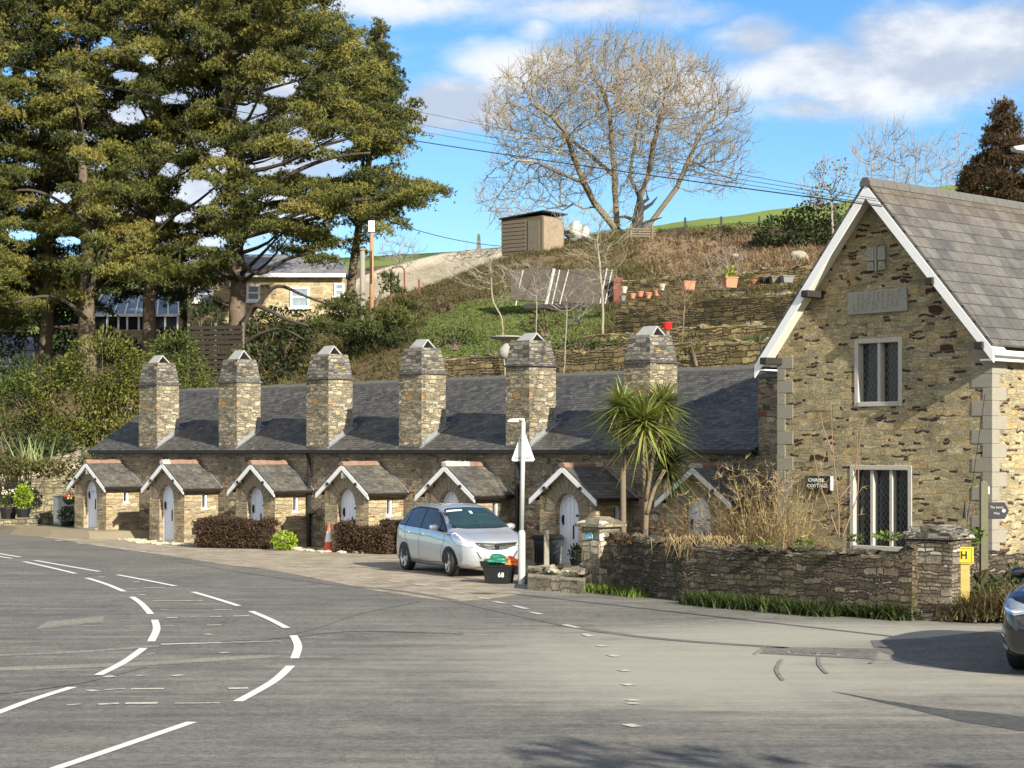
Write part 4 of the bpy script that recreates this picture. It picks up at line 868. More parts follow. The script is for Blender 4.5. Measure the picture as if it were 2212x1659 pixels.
# carved panels
pl = MB(); pl.prism([(hx(1833.6), hzz(1833.6, 681)), (hx(1963), hzz(1963, 671.6)), (hx(1960.6), hzz(1960.6, 620)), (hx(1833.6), hzz(1833.6, 632.7))], 'y', -.05, .02)
PLQ = pl.build('inscription_stone', M['granite_dark'], house, bevel=.012)
cv = MB(); rgp = random.Random(11); cx0, cx1 = hx(1840), hx(1957)
for row, (za, h) in enumerate(((.62, .16), (.22, .17))):
    x = cx0 + .08 + (.1 if row == 0 else 0)
    while x < cx1 - .1:
        t_ = (x - cx0) / (cx1 - cx0); zl = hzz(1900, 677) + .02 + t_ * .06 + (hzz(1900, 627) - hzz(1900, 677)) * za - h * .4; wv = rgp.choice((.05, .07, .08)); k = rgp.randrange(4)
        if rgp.random() < .86:
            cv.box(x, x + .018, -.058, -.04, zl, zl + h)
            if k in (0, 2): cv.box(x + .018, x + wv, -.058, -.04, zl + h - .02, zl + h)
            if k in (1, 2): cv.box(x + .018, x + wv, -.058, -.04, zl, zl + .02)
            if k == 3: cv.box(x + .018, x + wv, -.058, -.04, zl + h * .45, zl + h * .45 + .02)
            if k == 2: cv.box(x + wv, x + wv + .018, -.058, -.04, zl, zl + h)
        x += wv + .05
cv.build('worn_carved_letters', M['granite'], house)
sx0, sx1, sz_0, sz_1 = hx(1876), hx(1917), hzz(1896, 584), hzz(1896, 532); mx = (sx0 + sx1) / 2; hwx = (sx1 - sx0) / 2; hzh = (sz_1 - sz_0)
sh = MB()
for q in (-1, 1):
    xa, xb = sorted((mx + q * .035, mx + q * hwx))
    sh.frustum(xa, xb, -.08, .02, sz_0 + hzh * .40, sz_1 - .02, .012, .0)
    sh.frustum(xa + .01, xb - .015, -.075, .02, sz_0, sz_0 + hzh * .36, .012, .0)
    sh.blob(((xa + xb) / 2, -.07, sz_0 + hzh * .2), (.05, .035, .06), 3, 2, .3); sh.blob(((xa + xb) / 2, -.07, sz_0 + hzh * .72), (.055, .035, .09), 5, 2, .4)
sh.box(mx - .022, mx + .022, -.09, .02, sz_0 - .02, sz_1); sh.build('carved_coat_of_arms', M['granite_dark'], house, bevel=.012)
# name board
ns = MB(); nx0, nx1, nz0, nz1 = hx(1744), hx(1798), hzz(1770, 1059), hzz(1770, 1028)
ns.box(nx0, nx1, -.08, -.004, nz0, nz1)
nb_ = thing('house_name_sign', 'small black board with white capital lettering on the gable wall', 'sign', ab(HC, HB), ANG); ns.build('board', M['plastic_black'], nb_, bevel=.004)
M['white_letters'] = plain('white_lettering', (0.72, 0.78, 0.76), 0.5, var=.08)
wN = nx1 - nx0; hN = nz1 - nz0
for body, fz, sz, ox in (('CHAPEL', .70, .30, -.04), ('COTTAGE', .30, .28, 0.0)):
    o = text('lettering', body, hN * sz * 1.0, M['white_letters'], nb_, Matrix.Translation(((nx0 + nx1) / 2 + ox * wN, -.083, nz0 + hN * fz)) @ Matrix.Rotation(R(90), 4, 'X'), .002, bold=.0015)
    wv = max(v.co.x for v in o.data.vertices) - min(v.co.x for v in o.data.vertices); k = wN * (.66 if body == 'CHAPEL' else .82) / wv; o.scale = (k, 1.1, 1)
ed_ = MB(); ed_.box(nx1 + .002, nx1 + .022, -.075, -.004, nz0 + .005, nz1 - .005); ed_.build('pale_edge_strip', M['white_paint'], nb_)
# wall of the link between the row and the tall house
lk = thing('link_wall', 'narrow rough stone wall strip between slate roof and gabled house', 'wall', ab(4.75, BW), ANG)
m = MB(); m.box(.003, 3.0, -.0, .5, -.3, z_of(1660, 815, BW)); m.build('stonework', M['rubble'], lk)
m = MB(); m.box(.0, 3.0, -.07, .56, z_of(1660, 815, BW) + .002, z_of(1660, 815, BW) + .06); m.build('coping', M['ridge_grey'], lk)

# ================================================================ ROADSIDE WALLS
def ragged_wall(name, label, pts, h, mat, thick=.4, top=None, cat='wall', seed=0, z0=-.1, hvar=.05, stones=None, group=None, capm=None, capd=1.0):
    """wall along world xy points, uneven top, loose stones along it"""
    rg = random.Random(seed); T = thing(name, label, cat, (pts[0][0], pts[0][1], 0), 0, group); P = [Vector((p[0], p[1])) for p in pts]; out = []
    for i in range(len(P) - 1):
        n = max(2, int((P[i + 1] - P[i]).length / .35))
        out += [(P[i].lerp(P[i + 1], j / n), h[i] + (h[i + 1] - h[i]) * j / n) for j in range(n)]
    out.append((P[-1], h[-1])); L = [q[0] for q in out]
    vs = []; fs = []; o0 = P[0]
    for i, (p, hh_) in enumerate(out):
        d = (L[min(i + 1, len(L) - 1)] - L[max(i - 1, 0)]).normalized(); s = Vector((-d.y, d.x)) * thick / 2; dz = rg.uniform(-hvar, hvar); j_ = rg.uniform(-.025, .025)
        for q, z in ((p + s * 1.1, z0), (p + s * (1 + j_), z0 + (hh_ - z0) * .5), (p + s * .92, hh_ + dz - .05), (p + s * .6, hh_ + dz), (p - s * .6, hh_ + dz * .6), (p - s * .92, hh_ + dz - .05), (p - s * (1 - j_), z0 + (hh_ - z0) * .5), (p - s * 1.1, z0)):
            vs.append((q.x - o0.x, q.y - o0.y, z))
    n = 8
    for i in range(len(out) - 1):
        for j in range(n - 1): fs.append((i * n + j, i * n + j + 1, (i + 1) * n + j + 1, (i + 1) * n + j))
    fs += [tuple(range(n)), tuple(range((len(out) - 1) * n, len(out) * n))[::-1]]
    m = MB(); m.add(vs, fs); m.build('stonework', mat, T)
    if stones:
        c = MB()
        for p, hh_ in out:
            for _ in range(stones):
                if rg.random() < capd:
                    s = rg.uniform(.07, .17); c.blob((p.x - o0.x + rg.uniform(-.15, .15), p.y - o0.y + rg.uniform(-.15, .15), hh_ + rg.uniform(-.03, .05)), (s * 1.3, s, s * .5), rg.random(), 1, .35)
        c.build('coping_stones', capm or mat, T)
    return T
gpt = [gp(1330, 1278), gp(1480, 1301), gp(1700, 1321), gp(1900, 1337), gp(1972, 1342)]
gh = [1.04, 1.0, 1.03, 1.0, 1.12]
off = Vector((.15, .25, 0))
GW = ragged_wall('garden_wall', 'long dark mossy stone wall along the roadside in front of the gabled house', [p + off for p in gpt], gh, M['garden_stone'], .42, stones=2, seed=2, hvar=.04)
pB = gp(2022, 1341)
pr = thing('wall_pier', 'square rough stone pier in roadside wall beside yellow H marker', 'pier', pB + Vector((.1, .3, 0)), ANG + R(8))
M['pier_stone'] = stone('pier_wall', [(0.07, 0.06, 0.045), (0.15, 0.13, 0.10), (0.22, 0.20, 0.165), (0.13, 0.10, 0.07)], (0.07, 0.06, 0.045), h=0.13, L=0.36, mw=0.01, split=.5, warp=.05, bump=.04, rust=(.42, .41, .38), rustp=.08, moss=(.06, .06, .02), mossp=.02, stain=.5)
m = MB(); m.box(-.42, .42, -.36, .36, -.1, 1.30); m.build('shaft', M['pier_stone'], pr, bevel=.04)
m = MB(); rgp = random.Random(5); m.prism([(-.47, 1.30), (.47, 1.30), (.40, 1.40), (.1, 1.52), (-.2, 1.50), (-.43, 1.37)], 'y', -.40, .40)
for _ in range(26): m.blob((rgp.uniform(-.42, .42), rgp.uniform(-.4, .4), 1.34 + rgp.uniform(0, .12)), (.12, .1, .05), rgp.random(), 1, .3)
m.build('slate_capping', M['cap_stone'], pr)
ragged_wall('bank_wall', 'low overgrown stone wall running right behind the timber fingerpost', [gp(2078, 1335) + Vector((0, .9, 0)), gp(2212, 1330) + Vector((0, 1.1, 0)), gp(2500, 1330) + Vector((0, 1.5, 0))], [1.05, .95, .9], M['garden_stone'], .5, stones=2, seed=6, hvar=.08)
# gate pier
gpp = gp(1293, 1274); GP = thing('gate_pier', 'pale lichened granite gate pier with stepped cap and small blue plate', 'pier', gpp + Vector((.05, .25, 0)), ANG - R(4))
m = MB(); m.box(-.27, .27, -.27, .27, -.1, 1.22); m.box(-.30, .30, -.30, .30, -.1, .5); m.build('shaft', M['granite_pier'] if 'granite_pier' in M else M['granite_warm'], GP, bevel=.02)
m = MB(); m.box(-.37, .37, -.37, .37, 1.222, 1.30); m.frustum(-.35, .35, -.35, .35, 1.30, 1.42, .22, .22); m.build('cap', M['granite_warm'], GP, bevel=.015)
m = MB(); m.prism([(-.16, .96), (.08, 1.00), (.06, 1.12), (-.18, 1.07)], 'y', -.285, -.272); BPo = m.build('blue_plate', plain('blue_plate', (0.20, 0.46, 0.58), .5), GP)
m = MB(); m.box(-.13, .03, -.289, -.286, 1.005, 1.02); m.box(-.12, .0, -.289, -.286, 1.04, 1.052); m.build('plate_lines', M['white_paint'], BPo)
# low wall / step with flat slabs right of lamp post
lw = [gp(1140, 1262), gp(1262, 1274)]
LWL = ragged_wall('low_step_wall', 'knee-high stone edging wall between lamp post and gate pier', [lw[0] + Vector((.1, .25, 0)), lw[1] + Vector((-.02, .2, 0))], [.27, .30], M['bank_stone'], .35, stones=1, seed=12, hvar=.02, capm=M['granite_warm'])
pv = MB(); q = [gp(1140, 1246, .25), gp(1262, 1255, .25), gp(1275, 1225, .14), gp(1140, 1222, .14)]
pv.slab([tuple(v) for v in q], .30); tag(pv.build('paved_path', M['patio'] if 'patio' in M else M['granite_warm']), kind='structure')
# left bank wall, end of the row
LB = ragged_wall('bank_wall', 'pale mossy stone wall with tufted top at far left beside flower pots', [gp(-140, 1140) + Vector((0, 2, 0)), gp(-40, 1140) + Vector((0, 1.5, 0)), gp(60, 1136) + Vector((0, .5, 0)), gp(138, 1136) + Vector((0, 1.4, 0)), gp(150, 1125) + Vector((0, 5, 0))], [1.9, 2.0, 2.15, 2.75, 3.0], M['bank_stone'], .8, seed=21, hvar=.08, stones=1)
# raised kerb bank in front of first cottage
rb = MB(); q = [(-24.6, -.9), (-22, -1.0), (-19.8, -.85), (-18.9, -.3), (-18.9, 1.15), (-26.5, 1.15), (-27, -.2)]
n = len(q); ct = Vector((sum(a for a, _ in q) / n, sum(b for _, b in q) / n)); vs = [tuple(ab(a, b, .0)) for a, b in q] + [tuple(ab(ct.x + (a - ct.x) * .88, ct.y + (b - ct.y) * .8, .24)) for a, b in q]
rb.add(vs, [tuple(range(n, 2 * n))] + [(i, (i + 1) % n, n + (i + 1) % n, n + i) for i in range(n)]); tag(rb.build('raised_verge', soil('verge_earth', [(0.2, (0.16, 0.13, 0.08)), (0.5, (0.25, 0.21, 0.14)), (0.8, (0.17, 0.17, 0.07))], 1.5, .02)), kind='structure')

# retaining walls of the terraced garden behind the row
def wall_ab(name, label, a0, a1, b, z0, z1, mat, seed=0, cat='wall', b1=None):
    n = 24; b1 = b if b1 is None else b1
    pts = [ab(a0 + (a1 - a0) * i / n, b + (b1 - b) * i / n) for i in range(n + 1)]
    rgw = random.Random(seed); return ragged_wall(name, label, pts, [z1 + rgw.uniform(-.08, .08) for _ in pts], mat, .5, cat=cat, seed=seed, z0=z0, hvar=.05, stones=1, capd=.6, capm=M['bank_stone'])
wall_ab('retaining_wall', 'lower yellowish stone retaining wall just above the cottage roof ridge', a_of(925, 8.9), 26, 8.9, 2.5, 5.75, M['terrace_stone'], 31)
wall_ab('retaining_wall', 'tall dark stone retaining wall with pots along its top left of the gable', a_of(1338, 14.0), 28, 14.0, 5.3, 7.45, M['terrace_dark'], 32)
wall_ab('retaining_wall', 'uppermost short stone wall below the orange-brown slope', a_of(1350, 21.6), 30, 21.6, 7.0, 9.15, M['terrace_stone'], 33)
wall_ab('retaining_wall', 'low middle stone kerb wall behind the red pot', a_of(1270, 11.6), 26, 11.6, 5.2, 6.35, M['terrace_stone'], 34)
# ================================================================ VEGETATION
def leaves(name, C, size, mat, parent, seed=0, k=1, aspect=1.0, tint=None, up=0.0, jit=0.0):
    """C: (N,3) centres; k diamond leaves each"""
    r = np.random.RandomState(seed); C = np.repeat(np.asarray(C, float), k, 0); N = len(C)
    if jit: C = C + r.randn(N, 3) * jit
    a = r.randn(N, 3); a /= np.linalg.norm(a, axis=1)[:, None]; b = r.randn(N, 3); b[:, 2] += up; b -= (a * b).sum(1)[:, None] * a; b /= np.linalg.norm(b, axis=1)[:, None]
    s = size * r.uniform(.6, 1.3, N)[:, None]
    V = np.stack([C - a * s, C + b * s * aspect * .5, C + a * s, C - b * s * aspect * .5], 1).reshape(-1, 3)
    F = np.arange(N * 4).reshape(-1, 4); t = r.uniform(0, 1, N) if tint is None else np.clip(np.repeat(tint, k) + r.uniform(-.25, .25, N), 0, 1)
    return np_mesh(name, V, F, mat, parent, tint=np.repeat(t, 4))
def needles(name, C, L, w, mat, parent, seed=0, k=6, up=.35, tint=None, out=None):
    """spiky tufts of k thin triangles around each centre"""
    r = np.random.RandomState(seed); n0 = len(C); C = np.repeat(np.asarray(C, float), k, 0); N = len(C)
    d = r.randn(N, 3); d[:, 2] += up
    if out is not None: d += np.repeat(out, k, 0)
    d /= np.linalg.norm(d, axis=1)[:, None]; s = np.cross(d, r.randn(N, 3)); s /= np.linalg.norm(s, axis=1)[:, None]
    l = (L * r.uniform(.6, 1.25, N))[:, None]
    V = np.stack([C - s * w, C + s * w, C + d * l], 1).reshape(-1, 3); F = np.arange(N * 3).reshape(-1, 3)
    t = np.repeat(r.uniform(0, 1, n0) if tint is None else np.clip(tint + r.uniform(-.2, .2, n0), 0, 1), k)
    return np_mesh(name, V, F, mat, parent, tint=np.repeat(t, 3))
def blades(name, B, L, w, mat, parent, seed=0, spread=.5, droop=.6, seg=3, tint=None, dirs=None):
    """curved grass-like blades from base points B"""
    r = np.random.RandomState(seed); B = np.asarray(B, float); N = len(B)
    th = r.uniform(0, 2 * np.pi, N); h = np.stack([np.cos(th), np.sin(th), np.zeros(N)], 1)
    d = np.zeros((N, 3)); d[:, 2] = 1; d = d + h * (spread * r.uniform(.1, 1, N))[:, None] if dirs is None else dirs
    d /= np.linalg.norm(d, axis=1)[:, None]; l = (L * r.uniform(.5, 1.15, N))[:, None]
    hz_ = d.copy(); hz_[:, 2] = 0; hz_ += 1e-3; hz_ /= np.linalg.norm(hz_, axis=1)[:, None]; s = np.stack([-hz_[:, 1], hz_[:, 0], np.zeros(N)], 1)
    P = []; 
    for i in range(seg + 1):
        t = i / seg; p = B + d * l * t + hz_ * l * droop * t * t * .5; p[:, 2] -= (l[:, 0] * droop * t * t * .45); ww = w * (1 - t * .92)
        P += [p - s * ww, p + s * ww]
    V = np.stack(P, 1).reshape(-1, 3); m = 2 * (seg + 1); base = (np.arange(N) * m)[:, None]
    F = np.concatenate([base + np.array([2 * i, 2 * i + 1, 2 * i + 3, 2 * i + 2]) for i in range(seg)], 0)
    t = r.uniform(0, 1, N) if tint is None else np.full(N, tint) + r.uniform(-.2, .2, N)
    return np_mesh(name, V, F, mat, parent, tint=np.repeat(np.clip(t, 0, 1), m))
def blob_pts(blobs, dens, seed=0, shell=.45, holes=.0):
    """points in the shells of ellipsoids (cx,cy,cz,rx,ry,rz); the outline is broken up by a lumpy radius"""
    r = np.random.RandomState(seed); out = []
    for (cx, cy, cz, rx, ry, rz) in blobs:
        n = int(dens * (rx * ry + ry * rz + rx * rz) * 1.4); d = r.randn(n, 3); d /= np.linalg.norm(d, axis=1)[:, None]
        ph = r.uniform(0, 6, 6); f = r.uniform(3, 6, 3)
        lump = 1 + .12 * np.sin(f[0] * d[:, 0] + ph[0]) * np.sin(f[1] * d[:, 1] + ph[1]) + .10 * np.sin(2.1 * f[2] * d[:, 2] + ph[2] + 3 * d[:, 0]) + .06 * np.sin(11 * d[:, 1] + ph[3]) * np.sin(9 * d[:, 2] + ph[4])
        rad = (1 - shell * r.uniform(0, 1, n) ** 1.6) * lump
        keep = np.sin(5 * d[:, 0] + ph[5]) * np.sin(6 * d[:, 2] + ph[1]) * np.sin(5 * d[:, 1] + ph[2]) < (1 - holes)
        p = d * rad[:, None] * np.array([rx, ry, rz]) + np.array([cx, cy, cz]); out.append(p[keep])
    return np.concatenate(out, 0)
def pblobs(lst, d, dj=0.0, depth=None, seed=0):
    rg = random.Random(seed); out = []
    for X, Y, rx, ry in lst:
        dd = d + rg.uniform(-dj, dj); p = px(X, Y, dd); k = dd / FP; out.append((p.x, p.y, p.z, rx * k, (depth or rx * k * .8), ry * k))
    return out
def shrub(name, label, lst, d, mat, size=.09, dens=150, seed=0, cat='shrub', group=None, dj=.4, depth=None, stem=True, shell=.45, k=1, ground=None):
    bl = pblobs(lst, d, dj, depth, seed); c = bl[0]; z0 = ground if ground is not None else min(b[2] - b[5] for b in bl)
    T = thing(name, label, cat, (c[0], c[1], z0), 0, group)
    P = blob_pts(bl, dens, seed, shell) - np.array([c[0], c[1], z0]); leaves('foliage', P, size, mat, T, seed, k=k, aspect=.9)
    if stem:
        m = MB(); rg = random.Random(seed)
        for b in bl:
            for _ in range(3):
                e = (b[0] - c[0] + rg.uniform(-.6, .6) * b[3], b[1] - c[1] + rg.uniform(-.5, .5) * b[4], b[2] - z0 + rg.uniform(0, .7) * b[5])
                m.tube([(rg.uniform(-.1, .1), rg.uniform(-.1, .1), -.1), (e[0] * .4, e[1] * .4, e[2] * .5), e], [.05, .035, .01], 5)
        m.build('stems', M['bark'], T)
    return T
def segs_mesh(name, P0, P1, R0, R1, mat, parent, n=3):
    P0, P1 = np.asarray(P0), np.asarray(P1); d = P1 - P0; l = np.linalg.norm(d, axis=1)[:, None] + 1e-9; d = d / l
    up = np.tile(np.array([[.31, .17, .93]]), (len(d), 1)); a = np.cross(d, up); a /= np.linalg.norm(a, axis=1)[:, None] + 1e-9; b = np.cross(d, a)
    V = []
    for P, Rr in ((P0, R0), (P1, R1)):
        for j in range(n):
            th = 2 * np.pi * j / n; V.append(P + (a * np.cos(th) + b * np.sin(th)) * np.asarray(Rr)[:, None])
    V = np.stack(V, 1).reshape(-1, 3); base = (np.arange(len(d)) * 2 * n)[:, None]
    F = np.concatenate([base + np.array([j, (j + 1) % n, n + (j + 1) % n, n + j]) for j in range(n)], 0)
    return V, F
def space_tree(name, label, stems, att, mat, step=.3, infl=3.0, kill=.5, tip=.011, expo=2.35, seed=0, iters=140, twigs=3, twl=.5, upb=.12, cat='tree', group=None, maxn=14000, mat2=None, wig=.25):
    r = np.random.RandomState(seed); base = stems[0][0].copy(); N = []; par = []; seedn = []
    for st in stems:
        last = -1
        for i in range(len(st) - 1):
            a, b = Vector(st[i]), Vector(st[i + 1]); n = max(1, int((b - a).length / step))
            for j in range(n + (1 if i == len(st) - 2 else 0)):
                p = a.lerp(b, j / n)
                if last == -1 and N:
                    dd = [(Vector(q) - p).length for q in N]; q = int(np.argmin(dd))
                    if dd[q] < .25: last = q; continue
                N.append(tuple(p + Vector(r.uniform(-.05, .05, 3) * (wig if last >= 0 else 0)))); par.append(last); last = len(N) - 1
    cap = maxn; nodes = np.zeros((cap, 3)); nodes[:len(N)] = N; par = par + [0] * (cap - len(N)); n = len(N)
    A = np.asarray(att, float); best = np.full(len(A), 1e9); bi = np.zeros(len(A), int)
    def upd(i0, i1):
        nonlocal best, bi
        for s0_ in range(i0, i1, 200):
            blk = nodes[s0_:min(i1, s0_ + 200)]; D2 = np.linalg.norm(A[:, None, :] - blk[None], axis=2); m = D2.argmin(1); v = D2[np.arange(len(A)), m]; q = v < best; best = np.where(q, v, best); bi = np.where(q, m + s0_, bi)
    upd(0, n)
    for it in range(iters):
        act = best < infl
        if not act.any() or n > cap - 400: break
        acc = {}
        dirs = A[act] - nodes[bi[act]]; dirs /= np.linalg.norm(dirs, axis=1)[:, None] + 1e-9
        for k_, dv in zip(bi[act], dirs):
            if k_ in acc: acc[k_] += dv
            else: acc[k_] = dv.copy()
        n0 = n
        for k_, dv in acc.items():
            dv = dv / (np.linalg.norm(dv) + 1e-9) + r.randn(3) * .22; dv[2] += upb; dv /= np.linalg.norm(dv)
            if n < cap: nodes[n] = nodes[k_] + dv * step; par[n] = k_; n += 1
        upd(n0, n); keep = best > kill; A = A[keep]; best = best[keep]; bi = bi[keep]
        if len(A) == 0: break
    cnt = np.zeros(n); child = np.zeros(n, int)
    for i in range(n):
        if par[i] >= 0: child[par[i]] += 1
    cnt[child[:n] == 0] = 1
    for i in range(n - 1, -1, -1):
        if par[i] >= 0 and par[i] < i: cnt[par[i]] += cnt[i]
    rad = tip * np.maximum(cnt, 1) ** (1 / expo)
    idx = [i for i in range(n) if par[i] >= 0]; P1 = nodes[idx]; P0 = nodes[[par[i] for i in idx]]; R1 = rad[idx]; R0 = np.minimum(rad[[par[i] for i in idx]], R1 * 1.25)
    T = thing(name, label, cat, tuple(base), 0, group); o = np.array(base)
    thick = R1 > tip * 5
    if thick.any():
        V, F = segs_mesh('', P0[thick] - o, P1[thick] - o, R0[thick], R1[thick], None, None, 7); np_mesh('trunk', V, F, mat, T, smooth=True)
    th = ~thick; L0, L1, Q0, Q1 = [P0[th]], [P1[th]], [R0[th]], [R1[th]]
    tips = np.where(cnt[:n] <= 3)[0]
    for _ in range(twigs):
        pk = [par[i] if par[i] >= 0 else i for i in tips]; d = nodes[tips] - nodes[pk]; d /= np.linalg.norm(d, axis=1)[:, None] + 1e-9
        d = d + r.randn(len(tips), 3) * .55; d[:, 2] += .25; d /= np.linalg.norm(d, axis=1)[:, None]
        e1 = nodes[tips] + d * twl * r.uniform(.3, .6, len(tips))[:, None]; d2 = d + r.randn(len(tips), 3) * .3; d2[:, 2] += .35; e2 = e1 + d2 * twl * .5
        L0 += [nodes[tips], e1]; L1 += [e1, e2]; Q0 += [np.full(len(tips), tip), np.full(len(tips), tip * .75)]; Q1 += [np.full(len(tips), tip * .75), np.full(len(tips), tip * .45)]
    V, F = segs_mesh('', np.concatenate(L0) - o, np.concatenate(L1) - o, np.concatenate(Q0), np.concatenate(Q1), None, None, 3); np_mesh('branches', V, F, mat2 or mat, T)
    return T, nodes[:n]
def ell_pts(lst, d, n, seed=0, dep=1.0, shell=0.0):
    r = np.random.RandomState(seed); tot = sum(a * b for _, _, a, b in lst); out = []
    for X, Y, rx, ry in lst:
        m = int(n * rx * ry / tot); v = r.randn(m, 3); v /= np.linalg.norm(v, axis=1)[:, None]; rad = r.uniform(shell ** 3, 1, m) ** (1 / 3); v *= rad[:, None]
        c = px(X, Y, d); k = d / FP; out.append(np.array(c)[None] + v * np.array([rx * k, rx * k * dep, ry * k]))
    return np.concatenate(out)
def pl_(pts, d, dz=None): return [Vector(px(X, Y, d + (dz[i] if dz else 0))) for i, (X, Y) in enumerate(pts)]

# ---- the great bare tree by the shed
D0 = 117
att = ell_pts([(1320, 250, 290, 175), (1160, 260, 130, 110), (1500, 270, 135, 120), (1100, 420, 80, 90), (1180, 420, 70, 60), (1560, 350, 75, 90), (1330, 170, 190, 95), (1430, 200, 150, 90), (1240, 180, 140, 85)], D0, 5000, 4, .8, .12)
att = att[(att[:, 2] > CH + (HY - 500) / FP * att[:, 1])]
st = [pl_([(1340, 508), (1318, 480), (1285, 440), (1262, 395), (1240, 345), (1225, 290), (1190, 250), (1150, 225)], D0, [0, 0, 0, -1, -1, -2, -3, -3]),
      pl_([(1335, 500), (1330, 450), (1327, 380), (1320, 310), (1318, 240), (1300, 190)], D0, [0, 0, 1, 1, 2, 2]),
      pl_([(1365, 508), (1372, 470), (1382, 430), (1400, 380), (1412, 310), (1430, 240)], D0, [0, 0, 0, 0, -1, -2]),
      pl_([(1385, 508), (1425, 455), (1462, 405), (1488, 345), (1512, 290), (1555, 235), (1590, 200)], D0, [0, 0, 0, 1, 1, 2, 3]),
      pl_([(1262, 395), (1210, 375), (1160, 350), (1110, 345)], D0, [-1, -2, -2, -3]), pl_([(1290, 445), (1262, 452), (1238, 440), (1215, 455)], D0, [0, 1, 1, 2]),
      pl_([(1225, 290), (1205, 330), (1150, 300), (1090, 290)], D0, [-2, -3, -3, -4]), pl_([(1488, 345), (1540, 370), (1590, 390)], D0, [1, 2, 2]), pl_([(1327, 380), (1270, 330), (1215, 290)], D0, [1, 3, 4]),
      pl_([(1382, 430), (1360, 380), (1370, 320), (1380, 250)], D0, [0, 2, 3, 4])]
space_tree('bare_tree', 'great spreading leafless tree with several trunks standing beside the shed on the ridge', st, att, M['bark_winter'], .34, 4.0, .50, .0145, 2.15, 5, 130, 3, .95, .16, maxn=12000, mat2=M['twig'])
m = MB(); pts = pl_([(1372, 512), (1378, 480), (1385, 440), (1380, 415), (1395, 400)], D0 - 2); b0 = pts[0]
m.tube([p - b0 for p in pts], [.38, .3, .2, .12, .04], 8)
for q in ([(1378, 478), (1350, 468), (1320, 470)], [(1384, 455), (1408, 440), (1420, 425)], [(1383, 440), (1400, 430), (1395, 410)], [(1376, 500), (1395, 480), (1430, 470)]):
    q = pl_(q, D0 - 2); m.tube([p - b0 for p in q], [.14, .09, .03], 6)
T = thing('dead_tree', 'short dark dead tree stump with crooked limbs between the trunks of the great bare tree', 'tree', b0); m.build('trunk', M['timber_dark'], T)

# small pale tree in the middle terrace
def small_tree(label, base, top, d, ell, n, seed, mat, tip=.007, step=.2, lean=(), group='young bare trees on the garden terraces', kill=.3, twl=.3, infl=2.0, dep=.9):
    p0 = px(*base, d); g = gz(p0.x, p0.y)
    s_ = [pl_([base] + list(lean) + [top], d)]; s_[0][0] = Vector((p0.x, p0.y, min(g, p0.z) - .1))
    return space_tree('small_bare_tree', label, s_, ell_pts(ell, d, n, seed, dep), mat, step, infl, kill, tip, 2.3, seed, 60, 2, twl, .15, maxn=3500, group=group)
small_tree('slender pale tree rising straight from the middle terrace in front of the shed', (1303, 748), (1290, 520), 62, [(1290, 520, 85, 75), (1250, 480, 60, 50), (1340, 480, 70, 60), (1300, 600, 50, 60)], 420, 1, M['pale_twig'], .007, .16, [(1302, 650), (1296, 580)])
small_tree('thin bare tree leaning left above the lawn beside the bird bath', (1108, 740), (1060, 600), 60, [(1030, 590, 75, 45), (1090, 620, 40, 40)], 180, 2, M['pale_twig'], .008, .15, [(1085, 690), (1065, 650)])
small_tree('thin bare tree in front of the lean-to frame', (1155, 735), (1160, 630), 63, [(1160, 610, 60, 55), (1120, 590, 60, 30)], 220, 3, M['twig_grey'], .006, .15)
small_tree('thin bare tree beside the fifth chimney', (1200, 770), (1225, 660), 58, [(1240, 650, 60, 60), (1190, 640, 30, 40)], 220, 4, M['twig_grey'], .006, .15)
small_tree('twiggy bare tree beside the red pot', (1465, 740), (1480, 640), 56, [(1480, 620, 70, 60), (1450, 660, 45, 45), (1540, 610, 40, 30)], 380, 5, M['twig_brown'], .006, .13)
small_tree('small twiggy tree at the head of the slope near the terracotta pots', (1555, 690), (1570, 600), 70, [(1565, 580, 50, 60)], 160, 6, M['twig_grey'], .006, .15)
# skyline trees on the right
for q, (X, top, base, w, n, sd) in enumerate(((1880, 265, 420, 50, 330, 11), (1930, 250, 420, 60, 380, 12), (1975, 275, 420, 45, 300, 13), (2030, 285, 425, 45, 260, 14), (2075, 270, 425, 40, 240, 15))):
    d = 105 + q * 2; small_tree(['leafless tree with upright twigs just right of the gable peak', 'tallest upright leafless tree behind the gabled house ridge', 'leafless tree with pale upright twigs behind the house ridge, third from the gable', 'thin sparse leafless tree between the ridge trees and the rusty conifer', 'faint leafless tree whose twigs touch the left of the rusty conifer'][q],
        (X, base + 60), (X + 4, (top + base) / 2), d, [(X, (top + base) / 2 + 8, w, (base - top) / 2 + 6)], n, sd, M['twig_grey'], .016, .3, (), 'leafless trees on the skyline behind the gabled house', .6, .9, 4, .8)
T, nd = small_tree('ivy-flecked bushy tree on the skyline left of the gable peak', (1800, 520), (1795, 420), 95, [(1795, 400, 62, 65), (1760, 420, 40, 40)], 420, 16, M['twig_grey'], .014, .25, (), None, .4, .5, 3)
T['group'] = ''; del T['group']
sel = nd[nd[:, 2] > nd[:, 2].max() - 4.2]; leaves('ivy', sel[::2] - np.array(T.location), .09, M['leaf_olive'], T, 3, k=3, jit=.16)
small_tree('wispy bare sapling seen through the gap beside the tall wood pole', (860, 620), (865, 540), 120, [(865, 545, 55, 40)], 200, 17, M['twig_grey'], .014, .25, (), None, .5, .6, 3)[0]
for o in [o for o in COL.objects if o.name.startswith('small_bare_tree') and not o.get('group', 'x')]: pass

